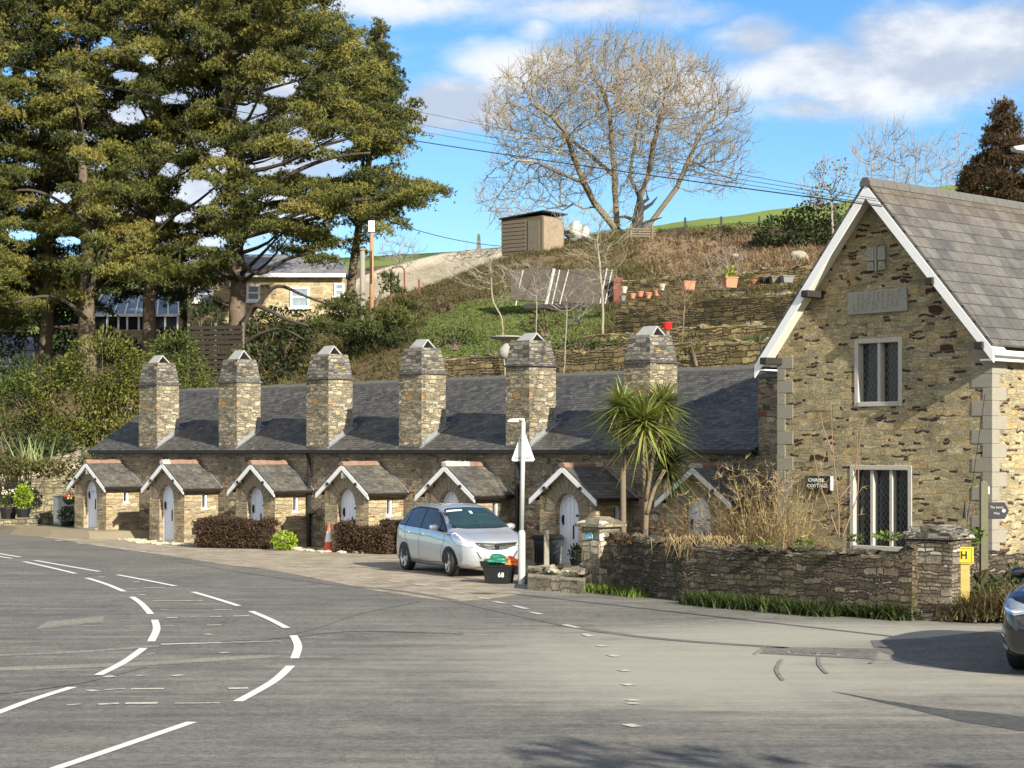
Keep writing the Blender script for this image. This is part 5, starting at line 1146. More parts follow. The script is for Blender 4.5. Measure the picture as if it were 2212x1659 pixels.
# ---- pines
edge = [(-60, 735), (20, 742), (60, 785), (100, 815), (150, 842), (190, 842), (215, 885), (240, 897), (265, 915), (290, 905), (320, 893), (345, 878), (372, 862), (385, 905), (405, 980), (425, 945), (445, 905), (465, 895), (485, 880), (505, 850)]
def xmax(Y):
    for (y0, x0_), (y1, x1_) in zip(edge, edge[1:]):
        if y0 <= Y <= y1: return x0_ + (x1_ - x0_) * (Y - y0) / (y1 - y0)
    return 735 if Y < 0 else 800
def ybot(X):
    T_ = [(-200, 720), (0, 690), (120, 640), (200, 610), (300, 600), (450, 620), (495, 590), (530, 505), (600, 500), (680, 545), (760, 520), (860, 505), (980, 430)]
    for (a, b), (c, d) in zip(T_, T_[1:]):
        if a <= X <= c: return b + (d - b) * (X - a) / (c - a)
    return 700
gaps = [(271, 163, 34, 16), (278, 250, 45, 22), (382, 215, 34, 16), (541, 240, 44, 26), (607, 198, 44, 18), (365, 368, 26, 20), (427, 417, 48, 34), (573, 358, 44, 24), (695, 365, 66, 24), (729, 312, 42, 18), (562, 514, 40, 16), (458, 524, 40, 14), (746, 503, 40, 16), (642, 288, 28, 18), (15, 155, 16, 14), (230, 90, 16, 12), (70, 160, 22, 10), (130, 430, 30, 16), (395, 470, 30, 16), (600, 430, 30, 10), (640, 470, 50, 12), (50, 510, 40, 14), (150, 520, 36, 12), (820, 350, 30, 8), (470, 330, 24, 14), (320, 130, 20, 10)]
def ingap(X, Y, s=1.0): return any(((X - a) / (c * s)) ** 2 + ((Y - b) / (d * s)) ** 2 < 1 for a, b, c, d in gaps)
trunks = [dict(n='tallest right-hand pine with thick bare trunk and long limbs reaching over the cottages', p=[(517, 770), (512, 690), (515, 610), (512, 540), (508, 450), (500, 350), (492, 230), (485, 100), (478, -190)], d=90, r=.43, x=(415, 2000)),
          dict(n='dark straight-trunked pine second from the right of the group', p=[(325, 760), (322, 660), (328, 560), (326, 470), (328, 380), (335, 300), (345, 150), (350, -150)], d=93, r=.34, x=(258, 415)),
          dict(n='thick-trunked pine in the middle of the group above the golden shrub', p=[(188, 770), (187, 650), (190, 560), (183, 450), (176, 330), (170, 200), (160, -170)], d=91, r=.42, x=(145, 258)),
          dict(n='slim leaning pine left of the group, foliage yellowing at the tips', p=[(95, 770), (105, 600), (100, 450), (92, 300), (85, 150), (75, -80)], d=95, r=.30, x=(40, 145)),
          dict(n='pine at the left edge of the group, mostly cut off', p=[(-30, 780), (-25, 500), (-20, 200), (-15, -130)], d=92, r=.34, x=(-900, 40))]
rgp = random.Random(77); pads = []
Y = -190
while Y < 740:
    X = -170 + rgp.uniform(0, 40)
    while X < xmax(Y) - 25:
        x_, y_ = X + rgp.uniform(-14, 14), Y + rgp.uniform(-14, 14); rx = rgp.uniform(24, 50); ry = rgp.uniform(12, 24)
        if x_ + rx > xmax(y_) + 6: rx = max(18, xmax(y_) - x_)
        if y_ < ybot(x_) and not ingap(x_, y_ - 2, .9) and rgp.random() < (.95 if y_ > -70 else .95 * max(0, 1 - (-70 - y_) / 130) * (.4 + .6 * abs(math.sin(x_ * .021)))): pads.append((x_, y_, rx, ry))
        X += rgp.uniform(34, 52)
    Y += 16
# inner part of the crowns, its shade painted as the darkest needle tint, and the lowest boughs that close off the slope behind
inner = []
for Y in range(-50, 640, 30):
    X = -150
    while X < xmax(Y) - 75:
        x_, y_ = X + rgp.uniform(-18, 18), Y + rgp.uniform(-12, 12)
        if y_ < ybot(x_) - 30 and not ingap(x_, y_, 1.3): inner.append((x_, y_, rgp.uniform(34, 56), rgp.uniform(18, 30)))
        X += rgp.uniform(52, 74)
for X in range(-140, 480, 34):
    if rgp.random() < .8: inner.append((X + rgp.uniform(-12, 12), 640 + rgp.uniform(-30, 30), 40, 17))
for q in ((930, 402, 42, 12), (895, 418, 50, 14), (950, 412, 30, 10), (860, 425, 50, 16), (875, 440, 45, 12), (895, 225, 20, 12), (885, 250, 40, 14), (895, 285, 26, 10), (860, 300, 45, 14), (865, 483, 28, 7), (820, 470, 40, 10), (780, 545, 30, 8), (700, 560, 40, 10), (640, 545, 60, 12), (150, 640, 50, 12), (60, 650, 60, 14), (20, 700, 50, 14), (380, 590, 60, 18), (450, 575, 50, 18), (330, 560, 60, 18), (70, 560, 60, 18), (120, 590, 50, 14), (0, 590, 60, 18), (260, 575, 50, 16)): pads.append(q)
def pine(tr, plist, mat, seed, plist2=(), group='tall pines behind the cottages', name='pine_tree', kt=1.0, cat='pine tree'):
    rg = random.Random(seed); r = np.random.RandomState(seed); pts = [Vector(px(X, Y, tr['d'])) for X, Y in tr['p']]; base = pts[0].copy(); base.z = min(base.z, gz(base.x, base.y)) - .2; pts[0] = base
    T = thing(name, tr['n'], cat, base, 0, group); n = len(pts)
    m = MB(); rad = [tr['r'] * (1.25 if i == 0 else 1 - .8 * i / (n - 1)) for i in range(n)]; m.tube([p - base for p in dense3(pts, 4)], list(np.interp(np.linspace(0, n - 1, (n - 1) * 4 + 1), range(n), rad)), 12)
    m.build('trunk', M['bark'], T, smooth=True)
    br = MB(); C = []; TT = []; O = []
    for qi, (X, Y, rx, ry) in enumerate(list(plist) + list(plist2)):
        inn = qi >= len(plist); d = tr['d'] + (rg.uniform(1, 6) if inn else rg.uniform(-6, 6)); c = px(X, Y, d); k = d / FP; a, b, cz = rx * k, rx * k * rg.uniform(.8, 1.1), ry * k * 1.05
        nn = int(150 * kt * a * b / .7 + 40); v = r.randn(nn, 3); v /= np.linalg.norm(v, axis=1)[:, None]; v[:, 2] = np.abs(v[:, 2]) * 1.1 - .25
        rad_ = r.uniform(.25, 1, nn) ** .55; lump = 1 + .25 * np.sin(4 * v[:, 0] + rg.random() * 6) * np.sin(4 * v[:, 1] + rg.random() * 6)
        p = v * (rad_ * lump)[:, None] * np.array([a, b, cz]) + np.array(c) + r.randn(nn, 3) * np.array([.16, .16, .09]); tl = rg.uniform(-.35, .35); p[:, 2] += (p[:, 0] - c.x) * tl - .22 * ((p[:, 0] - c.x) ** 2 + (p[:, 1] - c.y) ** 2) / max(a, .3) * .5
        pX = CX + FP * p[:, 0] / p[:, 1]; pY = HY - FP * (p[:, 2] - CH) / p[:, 1]
        keep = np.ones(nn, bool)
        for ga, gb, gc, gd in gaps: keep &= (((pX - ga) / (gc * .85)) ** 2 + ((pY - gb) / (gd * .85)) ** 2 > 1) | (r.uniform(0, 1, nn) < .06)
        p = p[keep]; C.append(p); t = 0.0 if inn else rg.uniform(.0, .78) ** 1.15 + (.3 if rg.random() < .10 else 0); TT.append(np.clip(np.full(len(p), t) + v[keep, 2] * .25, 0, 1))  # tint paints in light and shade: paler pad tops, darkest inside the crown
        # limb to the pad
        zt_ = c.z - rg.uniform(.4, 1.6) - .15 * abs(c.x - base.x); q = min(pts, key=lambda w: abs(w.z - zt_)); i = pts.index(q)
        j = min(i + 1, n - 1) if q.z < zt_ else max(i - 1, 0); w = pts[j]; f = 0 if abs(w.z - q.z) < 1e-6 else max(0, min(1, (zt_ - q.z) / (w.z - q.z))); s_ = q.lerp(w, f)
        if not inn and rg.random() < (.30 if abs(c.x - base.x) < 2.2 else .10):
            mid = s_.lerp(c, .5) + Vector((rg.uniform(-.3, .3), rg.uniform(-.3, .3), rg.uniform(-.5, .1))); L = (c - s_).length; r0 = min(.16, .035 + .016 * L)
            br.tube([v_ - base for v_ in dense3([s_, mid, c - Vector((0, 0, cz * .3))], 3)], list(np.linspace(r0, .02, 7)), 5)
            for _ in range(3):
                e = c + Vector((rg.uniform(-1, 1) * a, rg.uniform(-1, 1) * b, rg.uniform(-.3, .4) * cz)); br.tube([mid.lerp(c, .5) - base, e - base], [.03, .008], 4)
    for q in tr.get('limbs', ()):
        pq = [Vector(px(X, Y, tr['d'] - 1.5 - .5 * i)) - base for i, (X, Y) in enumerate(q[0])]; br.tube(dense3(pq, 4), list(np.linspace(q[1], q[1] * .35, (len(pq) - 1) * 4 + 1)), 8)
    if br.v: br.build('branches', M['bark_pale'] if tr.get('pale') else M['bark_mid'], T, smooth=True)
    C = np.concatenate(C) - np.array(base); needles('foliage', C, .17, .024, mat, T, seed, k=6, up=.55, tint=np.concatenate(TT)); return T
def dense3(P, k):
    P = [Vector(p) for p in P]; out = []
    for i in range(len(P) - 1):
        p0, p1, p2, p3 = P[max(i - 1, 0)], P[i], P[i + 1], P[min(i + 2, len(P) - 1)]
        for j in range(k):
            u = j / k; out.append(0.5 * ((2 * p1) + (p2 - p0) * u + (2 * p0 - 5 * p1 + 4 * p2 - p3) * u * u + (3 * p1 - p0 - 3 * p2 + p3) * u ** 3))
    return out + [P[-1]]
trunks[0]['limbs'] = [([(520, 700), (560, 655), (600, 618), (660, 640), (735, 668)], .12), ([(520, 720), (545, 665), (575, 668), (620, 690), (690, 712), (720, 735)], .13), ([(525, 745), (560, 722), (610, 710), (660, 735), (705, 748)], .09), ([(512, 560), (560, 590), (620, 560), (690, 540)], .14), ([(505, 470), (560, 420), (640, 370), (720, 340), (800, 330)], .16), ([(510, 520), (600, 480), (700, 440), (800, 430), (900, 425)], .15), ([(500, 400), (430, 330), (400, 250)], .12), ([(500, 350), (560, 280), (640, 200), (700, 120)], .13)]
trunks[1]['limbs'] = [([(326, 520), (370, 470), (420, 440), (470, 400)], .12), ([(328, 420), (290, 370), (250, 320)], .1), ([(330, 380), (370, 330), (400, 260), (410, 200)], .12)]
trunks[2]['limbs'] = [([(187, 690), (140, 650), (90, 640), (30, 655)], .12), ([(187, 640), (220, 560), (235, 520)], .10), ([(185, 480), (120, 430), (60, 410), (0, 420)], .10)]
trunks[3]['limbs'] = [([(100, 760), (60, 720), (0, 715)], .08), ([(103, 640), (50, 600), (0, 590)], .08)]
for i, tr in enumerate(trunks):
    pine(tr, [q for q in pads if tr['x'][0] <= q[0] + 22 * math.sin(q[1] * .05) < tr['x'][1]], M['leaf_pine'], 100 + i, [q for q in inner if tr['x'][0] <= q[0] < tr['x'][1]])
# cone-topped pine at the right of the group
cone = []
for Y in range(48, 330, 11):
    hw_ = 9 + (Y - 48) * .42 if Y < 200 else 60; n = 1 + int(hw_ / 16)
    for q in range(n): cone.append((822 + rgp.uniform(-hw_, hw_ * .62) * (.95 if n > 1 else .3), Y + rgp.uniform(-5, 5), 8 + hw_ * .30, 7 + hw_ * .07))
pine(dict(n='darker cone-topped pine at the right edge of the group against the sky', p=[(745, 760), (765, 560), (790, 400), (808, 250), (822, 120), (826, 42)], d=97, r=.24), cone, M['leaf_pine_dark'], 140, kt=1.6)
low = [(720, 690, 40, 16), (760, 670, 45, 20), (800, 690, 55, 22), (850, 680, 50, 20), (890, 700, 40, 18), (740, 720, 45, 20), (800, 730, 60, 22), (860, 735, 50, 20), (900, 740, 30, 16), (770, 765, 45, 16), (840, 770, 45, 18), (720, 660, 30, 12), (700, 700, 25, 14), (880, 660, 30, 10), (750, 645, 26, 10), (850, 625, 22, 14), (840, 600, 16, 12), (780, 710, 50, 20), (830, 705, 50, 20), (745, 790, 40, 14), (880, 775, 30, 12)]
pine(dict(n='low dark bushy pine in front of the two wooden poles above the third chimney', p=[(790, 830), (785, 760), (800, 700), (820, 640), (845, 600)], d=80, r=.16), low, M['leaf_pine_dark'], 150, group=None, kt=1.5)
# rusty conifer, right
rust = []
for Y in range(225, 470, 9):
    hw_ = 6 + (Y - 225) * .40; n = 2 + int(hw_ / 14)
    for q in range(n): rust.append((2168 + rgp.uniform(-hw_, hw_), Y + rgp.uniform(-5, 5), 8 + hw_ * .16, 6 + hw_ * .05))
pine(dict(n='rusty brown pointed conifer behind the gabled house at the right edge', p=[(2168, 560), (2168, 400), (2168, 300), (2170, 205)], d=82, r=.18), rust, M['leaf_rust'], 160, group=None, kt=1.6, name='conifer', cat='conifer')
pine(dict(n='tiny dark conifer tip beside the rusty conifer', p=[(2092, 470), (2092, 410), (2092, 362)], d=84, r=.08), [(2092 + rgp.uniform(-(Y - 362) * .25, (Y - 362) * .25), Y, 8, 6) for Y in range(368, 440, 5)], M['leaf_rust'], 161, group=None, kt=1.6, name='conifer', cat='conifer')

# ---- shrubs
shrub('golden_shrub', 'big rounded golden-green evergreen shrub at the left end of the cottage roof', [(225, 800, 108, 84), (170, 870, 100, 95), (265, 880, 80, 95), (235, 950, 100, 60), (150, 960, 70, 70), (290, 810, 45, 50)], 75, M['leaf_gold'], .075, 330, 1, ground=.5)
shrub('evergreen_shrub', 'dense mid-green shrub rising between the first two chimneys', [(375, 765, 60, 52), (400, 810, 62, 60), (350, 830, 60, 60), (440, 840, 24, 40)], 79, M['leaf_gold_green'], .07, 330, 2, ground=1.0)
shrub('evergreen_shrub', 'loose dark green shrub at the far left edge under the pines', [(30, 880, 80, 70), (-60, 860, 90, 90), (80, 820, 60, 40), (70, 930, 70, 50)], 77, M['leaf_gold_green'], .08, 230, 3, ground=1.0)
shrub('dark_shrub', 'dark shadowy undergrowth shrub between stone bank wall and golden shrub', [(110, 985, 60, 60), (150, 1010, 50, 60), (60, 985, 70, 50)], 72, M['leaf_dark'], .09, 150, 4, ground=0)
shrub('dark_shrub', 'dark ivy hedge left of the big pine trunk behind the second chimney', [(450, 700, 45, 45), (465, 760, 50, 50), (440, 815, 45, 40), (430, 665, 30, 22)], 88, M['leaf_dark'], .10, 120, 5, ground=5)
shrub('dark_shrub', 'green ivy hedge right of the big pine trunk below the stone house', [(570, 770, 50, 45), (620, 740, 55, 45), (660, 700, 40, 40), (560, 700, 35, 30), (690, 780, 50, 45), (600, 680, 40, 25)], 89, M['leaf_green_dark'], .10, 140, 6, ground=5)
shrub('bracken_clump', 'brown dead bracken clump behind the third chimney', [(610, 815, 70, 26), (680, 810, 50, 24), (560, 822, 40, 18)], 82, M['leaf_rust2'], .09, 150, 7, ground=4)
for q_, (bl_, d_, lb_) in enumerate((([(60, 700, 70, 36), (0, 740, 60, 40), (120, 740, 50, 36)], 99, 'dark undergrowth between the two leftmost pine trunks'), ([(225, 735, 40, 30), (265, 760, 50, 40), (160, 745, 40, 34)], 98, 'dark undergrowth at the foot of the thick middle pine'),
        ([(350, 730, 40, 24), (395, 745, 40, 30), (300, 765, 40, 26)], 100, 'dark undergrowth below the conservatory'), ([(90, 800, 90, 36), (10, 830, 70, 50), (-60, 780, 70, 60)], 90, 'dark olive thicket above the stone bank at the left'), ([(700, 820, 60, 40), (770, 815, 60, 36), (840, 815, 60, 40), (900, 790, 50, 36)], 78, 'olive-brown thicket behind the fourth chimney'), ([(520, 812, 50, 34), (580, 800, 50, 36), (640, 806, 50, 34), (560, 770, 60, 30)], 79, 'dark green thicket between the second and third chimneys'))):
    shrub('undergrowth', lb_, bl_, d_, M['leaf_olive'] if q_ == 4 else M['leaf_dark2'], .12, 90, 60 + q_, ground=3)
shrub('hedge_bank', 'dark green overgrown hedge on the hillside left of the gable peak', [(1690, 500, 62, 34), (1760, 478, 70, 44), (1800, 505, 60, 38), (1650, 520, 30, 14), (1740, 520, 70, 20)], 97, M['leaf_dark2'], .12, 110, 8, depth=2.2)
shrub('dark_shrub', 'low dark bush at the crest beside the great bare tree', [(1540, 500, 50, 12), (1600, 492, 40, 12)], 104, M['leaf_olive'], .10, 120, 9)
shrub('garden_bush', 'green bush on the terrace edge behind the fifth chimney', [(1250, 745, 50, 12), (1310, 740, 40, 12), (1200, 752, 40, 10)], 60, M['leaf_green'], .06, 300, 10, cat='bush')
shrub('garden_bush', 'grey-green bush on the lawn edge in front of the lean-to frame', [(1180, 690, 40, 22), (1150, 705, 35, 16)], 67, M['leaf_olive'], .07, 200, 11, cat='bush')
shrub('garden_bush', 'yellow-green bush at the lawn foot left of the bird bath', [(985, 720, 45, 14), (940, 735, 40, 16), (1010, 735, 40, 12)], 66, M['leaf_green'], .06, 260, 12, cat='bush')
shrub('garden_bush', 'leafy bush above the cottage roof right of the last chimney', [(1500, 740, 26, 24), (1480, 765, 26, 20)], 54, M['leaf_olive'], .06, 240, 13, cat='bush')
shrub('garden_bush', 'small bright bush at the foot of the tall dark retaining wall', [(1250, 682, 28, 9)], 72, M['leaf_green'], .06, 300, 14, cat='bush')
shrub('purple_bush', 'small dark purple bush at the left foot of the earth bank', [(955, 668, 18, 12)], 86, M['leaf_purple'], .07, 300, 15, cat='bush')

bl = pblobs([(X, 655 + 12 * math.sin(X * .05), 46, 46) for X in range(-160, 420, 34)] + [(X, 600 + 10 * math.sin(X * .08), 40, 26) for X in range(-120, 260, 40)], 124, 3, seed=5)
o = leaves('distant_wood', blob_pts(bl, 42, 9, .4), .20, M['leaf_dark2'], None, 9, k=2); o['kind'] = 'stuff'; o['label'] = 'dark wood closing the slope behind the pines'
# ================================================================ THINGS ON THE HILL
def frame_thing(name, label, cat, X, Y, d, rz=0.0, group=None, ground=False):
    p = px(X, Y, d)
    if ground: p.z = gz(p.x, p.y)
    return thing(name, label, cat, p, rz, group)
# pale bank behind the shed
pb = MB(); top = [(700, 640), (780, 598), (820, 580), (850, 572), (900, 560), (950, 548), (1010, 541), (1060, 537), (1120, 533), (1200, 545)]
rg = random.Random(2); vs = []
for k, (X, Y) in enumerate(top):
    for j, (dd, dy) in enumerate(((121, 130), (120.5, 60), (120, 25), (119.8, 6), (120.6, 0), (124, 0), (128, 20))): p = px(X, Y + dy + rg.uniform(-1.5, 1.5), dd + rg.uniform(-.3, .3)); vs.append(tuple(p))
pb.add(vs, [(i * 7 + j, (i + 1) * 7 + j, (i + 1) * 7 + j + 1, i * 7 + j + 1) for i in range(len(top) - 1) for j in range(6)])
tag(pb.build('pale_bank', M['pale_rock'], smooth=True), kind='structure')
# shed
T = frame_thing('garden_shed', 'brown weathered shed with slanting roof perched on the ridge below the great bare tree', 'shed', 1130, 537, 108, R(-38))
k = 108 / FP; m = MB(); m.box(-1.5, 1.35, -.0, 2.0, -.3, 1.75); m.build('walls', M['shed_board'], T)
m = MB(); m.slab([(-1.62, -.15, 1.78), (1.5, -.15, 2.02), (1.5, 2.15, 2.02), (-1.62, 2.15, 1.78)], .07); m.build('roof', M['timber_dark'], T)
for i in range(9): pass
m = MB()
for i in range(8): m.box(-1.52, .2, -.03, -.002, -.1 + i * .22, .08 + i * .22)
m.build('cladding_boards', M['timber'], T)
m = MB(); m.box(.35, 1.15, -.03, -.002, -.2, 1.5); m.build('door', M['shed_door'], T)
m = MB(); m.box(1.352, 1.38, .1, 1.9, -.2, 1.7); m.build('pale_side_panel', M['shed_pale'], T)
T = frame_thing('tarpaulin_heap', 'small pale tarpaulin-covered heap right of the shed', 'heap', 1240, 515, 110, 0); m = MB(); m.blob((0, 0, .35), (.55, .5, .5), 3, 3, .3); m.blob((.6, .1, .2), (.4, .4, .35), 6, 3, .3); m.build('tarpaulin', M['tarp'], T, smooth=True)
T = frame_thing('timber_stack', 'low stack of rails below the trunks of the great bare tree', 'timber', 1385, 508, 106, R(10)); m = MB()
for i in range(4): m.box(-.8, .8, -.1, .1, -.1 + i * .13, -.02 + i * .13)
for x in (-.6, .6): m.box(x - .05, x + .05, -.16, -.101, -.2, .55)
m.build('rails', M['timber'], T)
# lean-to frame
T = frame_thing('lean_to_frame', 'dark netted lean-to frame with slanting white struts on the terrace beyond the lawn', 'frame', 1215, 660, 80, R(-6), ground=False); k = 80 / FP
m = MB(); m.slab([(-2.15, -.1, .25), (2.1, -.1, .0), (2.1, .55, 1.5), (-2.15, .55, 1.55)], .05); m.build('net_panels', M['netting'], T)
for X, w, lean, hgt in ((1117, .03, .18, 1.5), (1183, .07, .22, 1.55), (1196, .03, .2, 1.5), (1213, .025, .25, 1.5), (1299, .03, .2, 1.55), (1310, .03, .2, 1.5)):
    x = (X - 1215) * k; m = MB(); m.tube([(x - lean * .3, -.14, .0), (x + lean, .50, hgt)], w, 6); m.build('strut', M['white_old'], T)
m = MB(); m.box(-1.6, 2.2, -.2, -.12, -.12, .05); m.build('base_board', M['timber_dark'], T)
m = MB(); m.box(2.12, 2.5, -.3, .2, 0, 1.1); m.build('rusty_end_panel', M['rust_metal'], T)
# pots and planters
def pot(name, label, X, Y, b, h, r0, r1, mat, leaf=None, group=None, cat='plant pot', z=None, ls=.05, lh=.3, n=60, seed=0, d=None, sq=False):
    if d: p = px(X, Y, d)
    else: a = a_of(X, b); p = ab(a, b, z_of(X, Y, b))
    T = thing(name, label, cat, p, .2, group); m = MB()
    if sq: m.frustum(-r1, r1, -r1, r1, h, 0, (r1 - r0), (r1 - r0)); m.box(-r1 - .02, r1 + .02, -r1 - .02, r1 + .02, h, h + .03)
    else: m.lathe([(0.001, 0), (r0, 0), (r1, h * .82), (r1 * 1.1, h * .84), (r1 * 1.1, h), (r1 * .9, h), (r1 * .85, h * .9), (.001, h * .9)], 16)
    m.build('pot', mat, T)
    if leaf: r = np.random.RandomState(seed); P = r.randn(n, 3) * np.array([r1 * .6, r1 * .6, lh * .3]) + np.array([0, 0, h + lh * .45]); leaves('plant', P, ls, leaf, T, seed)
    return T
pot('flower_pot', 'square terracotta pot with bright green plant on top of the dark retaining wall', 1577, 622, 14.0, .30, .16, .20, M['terracotta_pot'], M['leaf_lime'], lh=.35, seed=1, n=90, sq=True)
pot('flower_pot', 'square terracotta pot with pale shoots left of the brighter planted pot on the retaining wall', 1487, 628, 14.0, .27, .15, .18, M['terracotta_pot'], M['leaf_green'], lh=.3, seed=2, sq=True)
pot('flower_pot', 'small shallow terracotta bowl on the retaining wall, right of the planted pot', 1630, 614, 14.0, .12, .12, .18, M['terracotta_pot'])
for i, X in enumerate((1655, 1675, 1700)): pot('trough', ['dark trough next to the terracotta bowl on the wall', 'second dark trough along the wall, brownish', 'dark trough nearest the gable barge on the wall'][i], X, 613 - i, 14.1, .18, .13, .17, [M['plastic_black'], M['timber'], M['pot_grey']][i], group='dark troughs on the retaining wall', sq=True)
for i, (X, Y, c) in enumerate(((1383, 636, 'terracotta_pot'), (1400, 640, 'terracotta_pot'), (1418, 634, 'terracotta_pot'), (1348, 628, 'lichen_white'), (1366, 640, 'terracotta_pot'), (1430, 622, 'lichen_white'), (1345, 645, 'pot_grey'))):
    pot('flower_pot', ['leaning terracotta pot in the cluster right of the lean-to, leftmost but one', 'middle terracotta pot of the cluster right of the lean-to', 'tall terracotta pot at the right of the cluster beyond the lean-to', 'pale stone pot at the left of the cluster beside the lean-to', 'low terracotta pot in front of the pale stone pot', 'pale pot at the right end of the cluster, beside the wall', 'grey pot lowest in the cluster by the lean-to'][i], X, Y + 5, 15 + (i % 3) * .5, .17 + .04 * (i % 2), .07, .11, M[c])
T = pot('red_pot', 'bright red round pot on a post beside the last chimney', 1442, 712, 8.9, .20, .11, .13, M['red_glaze'])
m = MB(); m.box(-.05, .05, -.05, .05, -.6, 0); m.build('post', M['timber'], T)
# bird bath
T = frame_thing('bird_bath', 'wide flat stone bird bath on a round urn left of the fifth chimney', 'bird bath', 1092, 768, 57); m = MB(); m.lathe([(.001, -.1), (.16, -.1), (.22, .05), (.20, .2), (.09, .3), (.10, .4), (.14, .45)], 16); m.build('urn', M['granite_dark'], T, smooth=True)
m = MB(); m.lathe([(.001, .45), (.30, .47), (.46, .53), (.46, .57), (.40, .56), (.001, .50)], 20); m.build('bowl', M['granite_dark'], T)
T = frame_thing('boulder', 'pale rounded boulder on the orange-brown slope', 'boulder', 1726, 556, 78, ground=True); m = MB(); m.blob((0, 0, .15), (.33, .3, .34), 8, 3, .15); m.build('rock', M['granite'], T)
T = frame_thing('boulder', 'pale upright stone left of the hillside hedge', 'boulder', 1590, 572, 84, ground=True); m = MB(); m.blob((0, 0, .1), (.2, .2, .18), 9, 3, .2); m.build('rock', M['granite'], T)
# distant mast, rusty gate arch, fence posts
T = frame_thing('stone_pillar', 'thin pale tapering pillar on the skyline left of the shed', 'pillar', 1034, 560, 135); m = MB(); m.frustum(-.22, .22, -.22, .22, -.5, 1.75, .12, .12); m.build('shaft', M['granite'], T)
T = frame_thing('metal_arch', 'rusty hooped garden railing beside the wooden poles', 'railing', 858, 665, 108); m = MB(); m.tube([(-.35, 0, 0), (-.35, 0, 2.0), (-.25, 0, 2.25), (.25, 0, 2.3), (.4, 0, 2.1), (.42, 0, 0)], .05, 6); m.tube([(-.35, 0, .9), (.42, 0, .8)], .035, 6); m.build('hoop', M['rust_metal'], T)
for i, X in enumerate((876, 905, 960)):
    T = frame_thing('fence_post', ['rusty post just right of the hooped railing', 'short rusty post midway along the pale bank', 'tall rusty post against the pale bank'][i], 'post', X, 668 - i * 8, 104); m = MB(); m.box(-.05, .05, -.05, .05, -.3, 1.1 + .3 * (i % 2)); m.tube([(-.06, 0, .9), (.06, 0, .9)], .02, 5); m.build('post', M['rust_metal'], T)
for i, X in enumerate((1480, 1558, 1640)):
    T = frame_thing('fence_post', ['wooden post at the field edge nearest the great bare tree', 'wooden post standing alone in front of the green field', 'wooden post in the hillside hedge'][i], 'post', X, 505 - i * 3, 112, ground=True, group='wooden posts along the field edge'); m = MB(); m.box(-.06, .06, -.06, .06, -.3, 1.0); m.frustum(-.06, .06, -.06, .06, 1.0, 1.06, .04, .04); m.build('post', M['timber_dark'], T)
fw = thing('wire_fence', 'thin wire line strung between the wooden posts at the field edge', 'fence', px(1480, 492, 112)); m = MB(); p0 = px(1420, 497, 112); b0 = Vector(fw.location); m.tube([p0 - b0, px(1558, 484, 112) - b0, px(1660, 478, 112) - b0], .012, 4); m.build('wire', M['black_iron'], fw)

# ---- distant stone house
T = thing('stone_house', 'distant yellow stone house with grey slate roof and white sash windows seen through the pines', 'house', px(575, 700, 112)); k = 112 / FP
def hX(X): return (X - 575) * k
def hZ(Y): return (700 - Y) * k
wins = [(419, 460, 652, 618), (533, 562, 650, 615), (627, 669, 664, 620), (722, 744, 640, 612)]
m = MB(); m.box(hX(405), hX(742), 0, 6, -3, hZ(592)); m.build('wall', M['far_stone'], T)
m = MB(); m.slab([(hX(395), -.4, hZ(592)), (hX(748), -.4, hZ(592)), (hX(722), 3, hZ(538)), (hX(400), 3, hZ(538))], .12); m.slab([(hX(748), -.4, hZ(592)), (hX(748), 6.4, hZ(592)), (hX(722), 3, hZ(538))], .12); RF = m.build('roof', M['far_slate'], T)
m = MB(); m.box(hX(395), hX(748), -.48, -.36, hZ(600), hZ(592)); m.build('white_gutter', M['white_paint'], RF)
m = MB(); m.box(hX(640), hX(668), 2.6, 3.4, hZ(545), hZ(518)); m.build('chimney', M['terracotta'], RF)
for xa, xb, ya, yb in wins:
    m = MB(); a, b, c, d = hX(xa), hX(xb), hZ(ya), hZ(yb); t = .11
    for q in ((a, a + t, c, d), (b - t, b, c, d), (a + t, b - t, d - t, d), (a + t, b - t, c, c + t), (a + t, b - t, (c + d) / 2 - .05, (c + d) / 2 + .05)): m.box(q[0], q[1], -.08, -.003, q[2], q[3])
    m.box(a - .1, b + .1, -.14, -.003, c - .12, c - .003); wf = m.build('window', M['white_paint'], T); g_ = MB(); g_.box(a + t, b - t, -.05, -.003, c + t, d - t); g_.build('pane', M['sky_glass'], wf)
# ---- conservatory
T = thing('conservatory', 'blue-white glazed conservatory behind the pine trunks left of the stone house', 'conservatory', px(290, 735, 108)); k = 108 / FP; cx_ = lambda X: (X - 290) * k; cz_ = lambda Y: (735 - Y) * k
m = MB(); m.slab([(cx_(200), -.1, cz_(680)), (cx_(387), -.1, cz_(680)), (cx_(372), 1.8, cz_(632)), (cx_(205), 1.8, cz_(632))], .06); RF = m.build('glass_roof', M['sky_glass'], T)
for i in range(9):
    x = cx_(200) + (cx_(387) - cx_(200)) * i / 8; x2 = cx_(205) + (cx_(372) - cx_(205)) * i / 8; m = MB(); m.tube([(x, -.12, cz_(680) + .03), (x2, 1.8, cz_(632) + .03)], .045, 5); m.build('glazing_bar', M['white_paint'], RF)
m = MB(); m.box(cx_(202), cx_(385), 0, 1.8, -1.5, cz_(712)); m.build('dwarf_wall', M['far_stone'], T)
m = MB(); m.box(cx_(203), cx_(384), .02, 1.7, cz_(712), cz_(684)); m.build('glass_walls', M['glass'], T)
m = MB(); m.box(cx_(200), cx_(387), -.15, .0, cz_(684), cz_(678))
for X in (202, 232, 256, 275, 300, 330, 357, 384): m.box(cx_(X) - .05, cx_(X) + .05, -.06, .015, cz_(714), cz_(684))
m.build('white_frame', M['white_paint'], T)
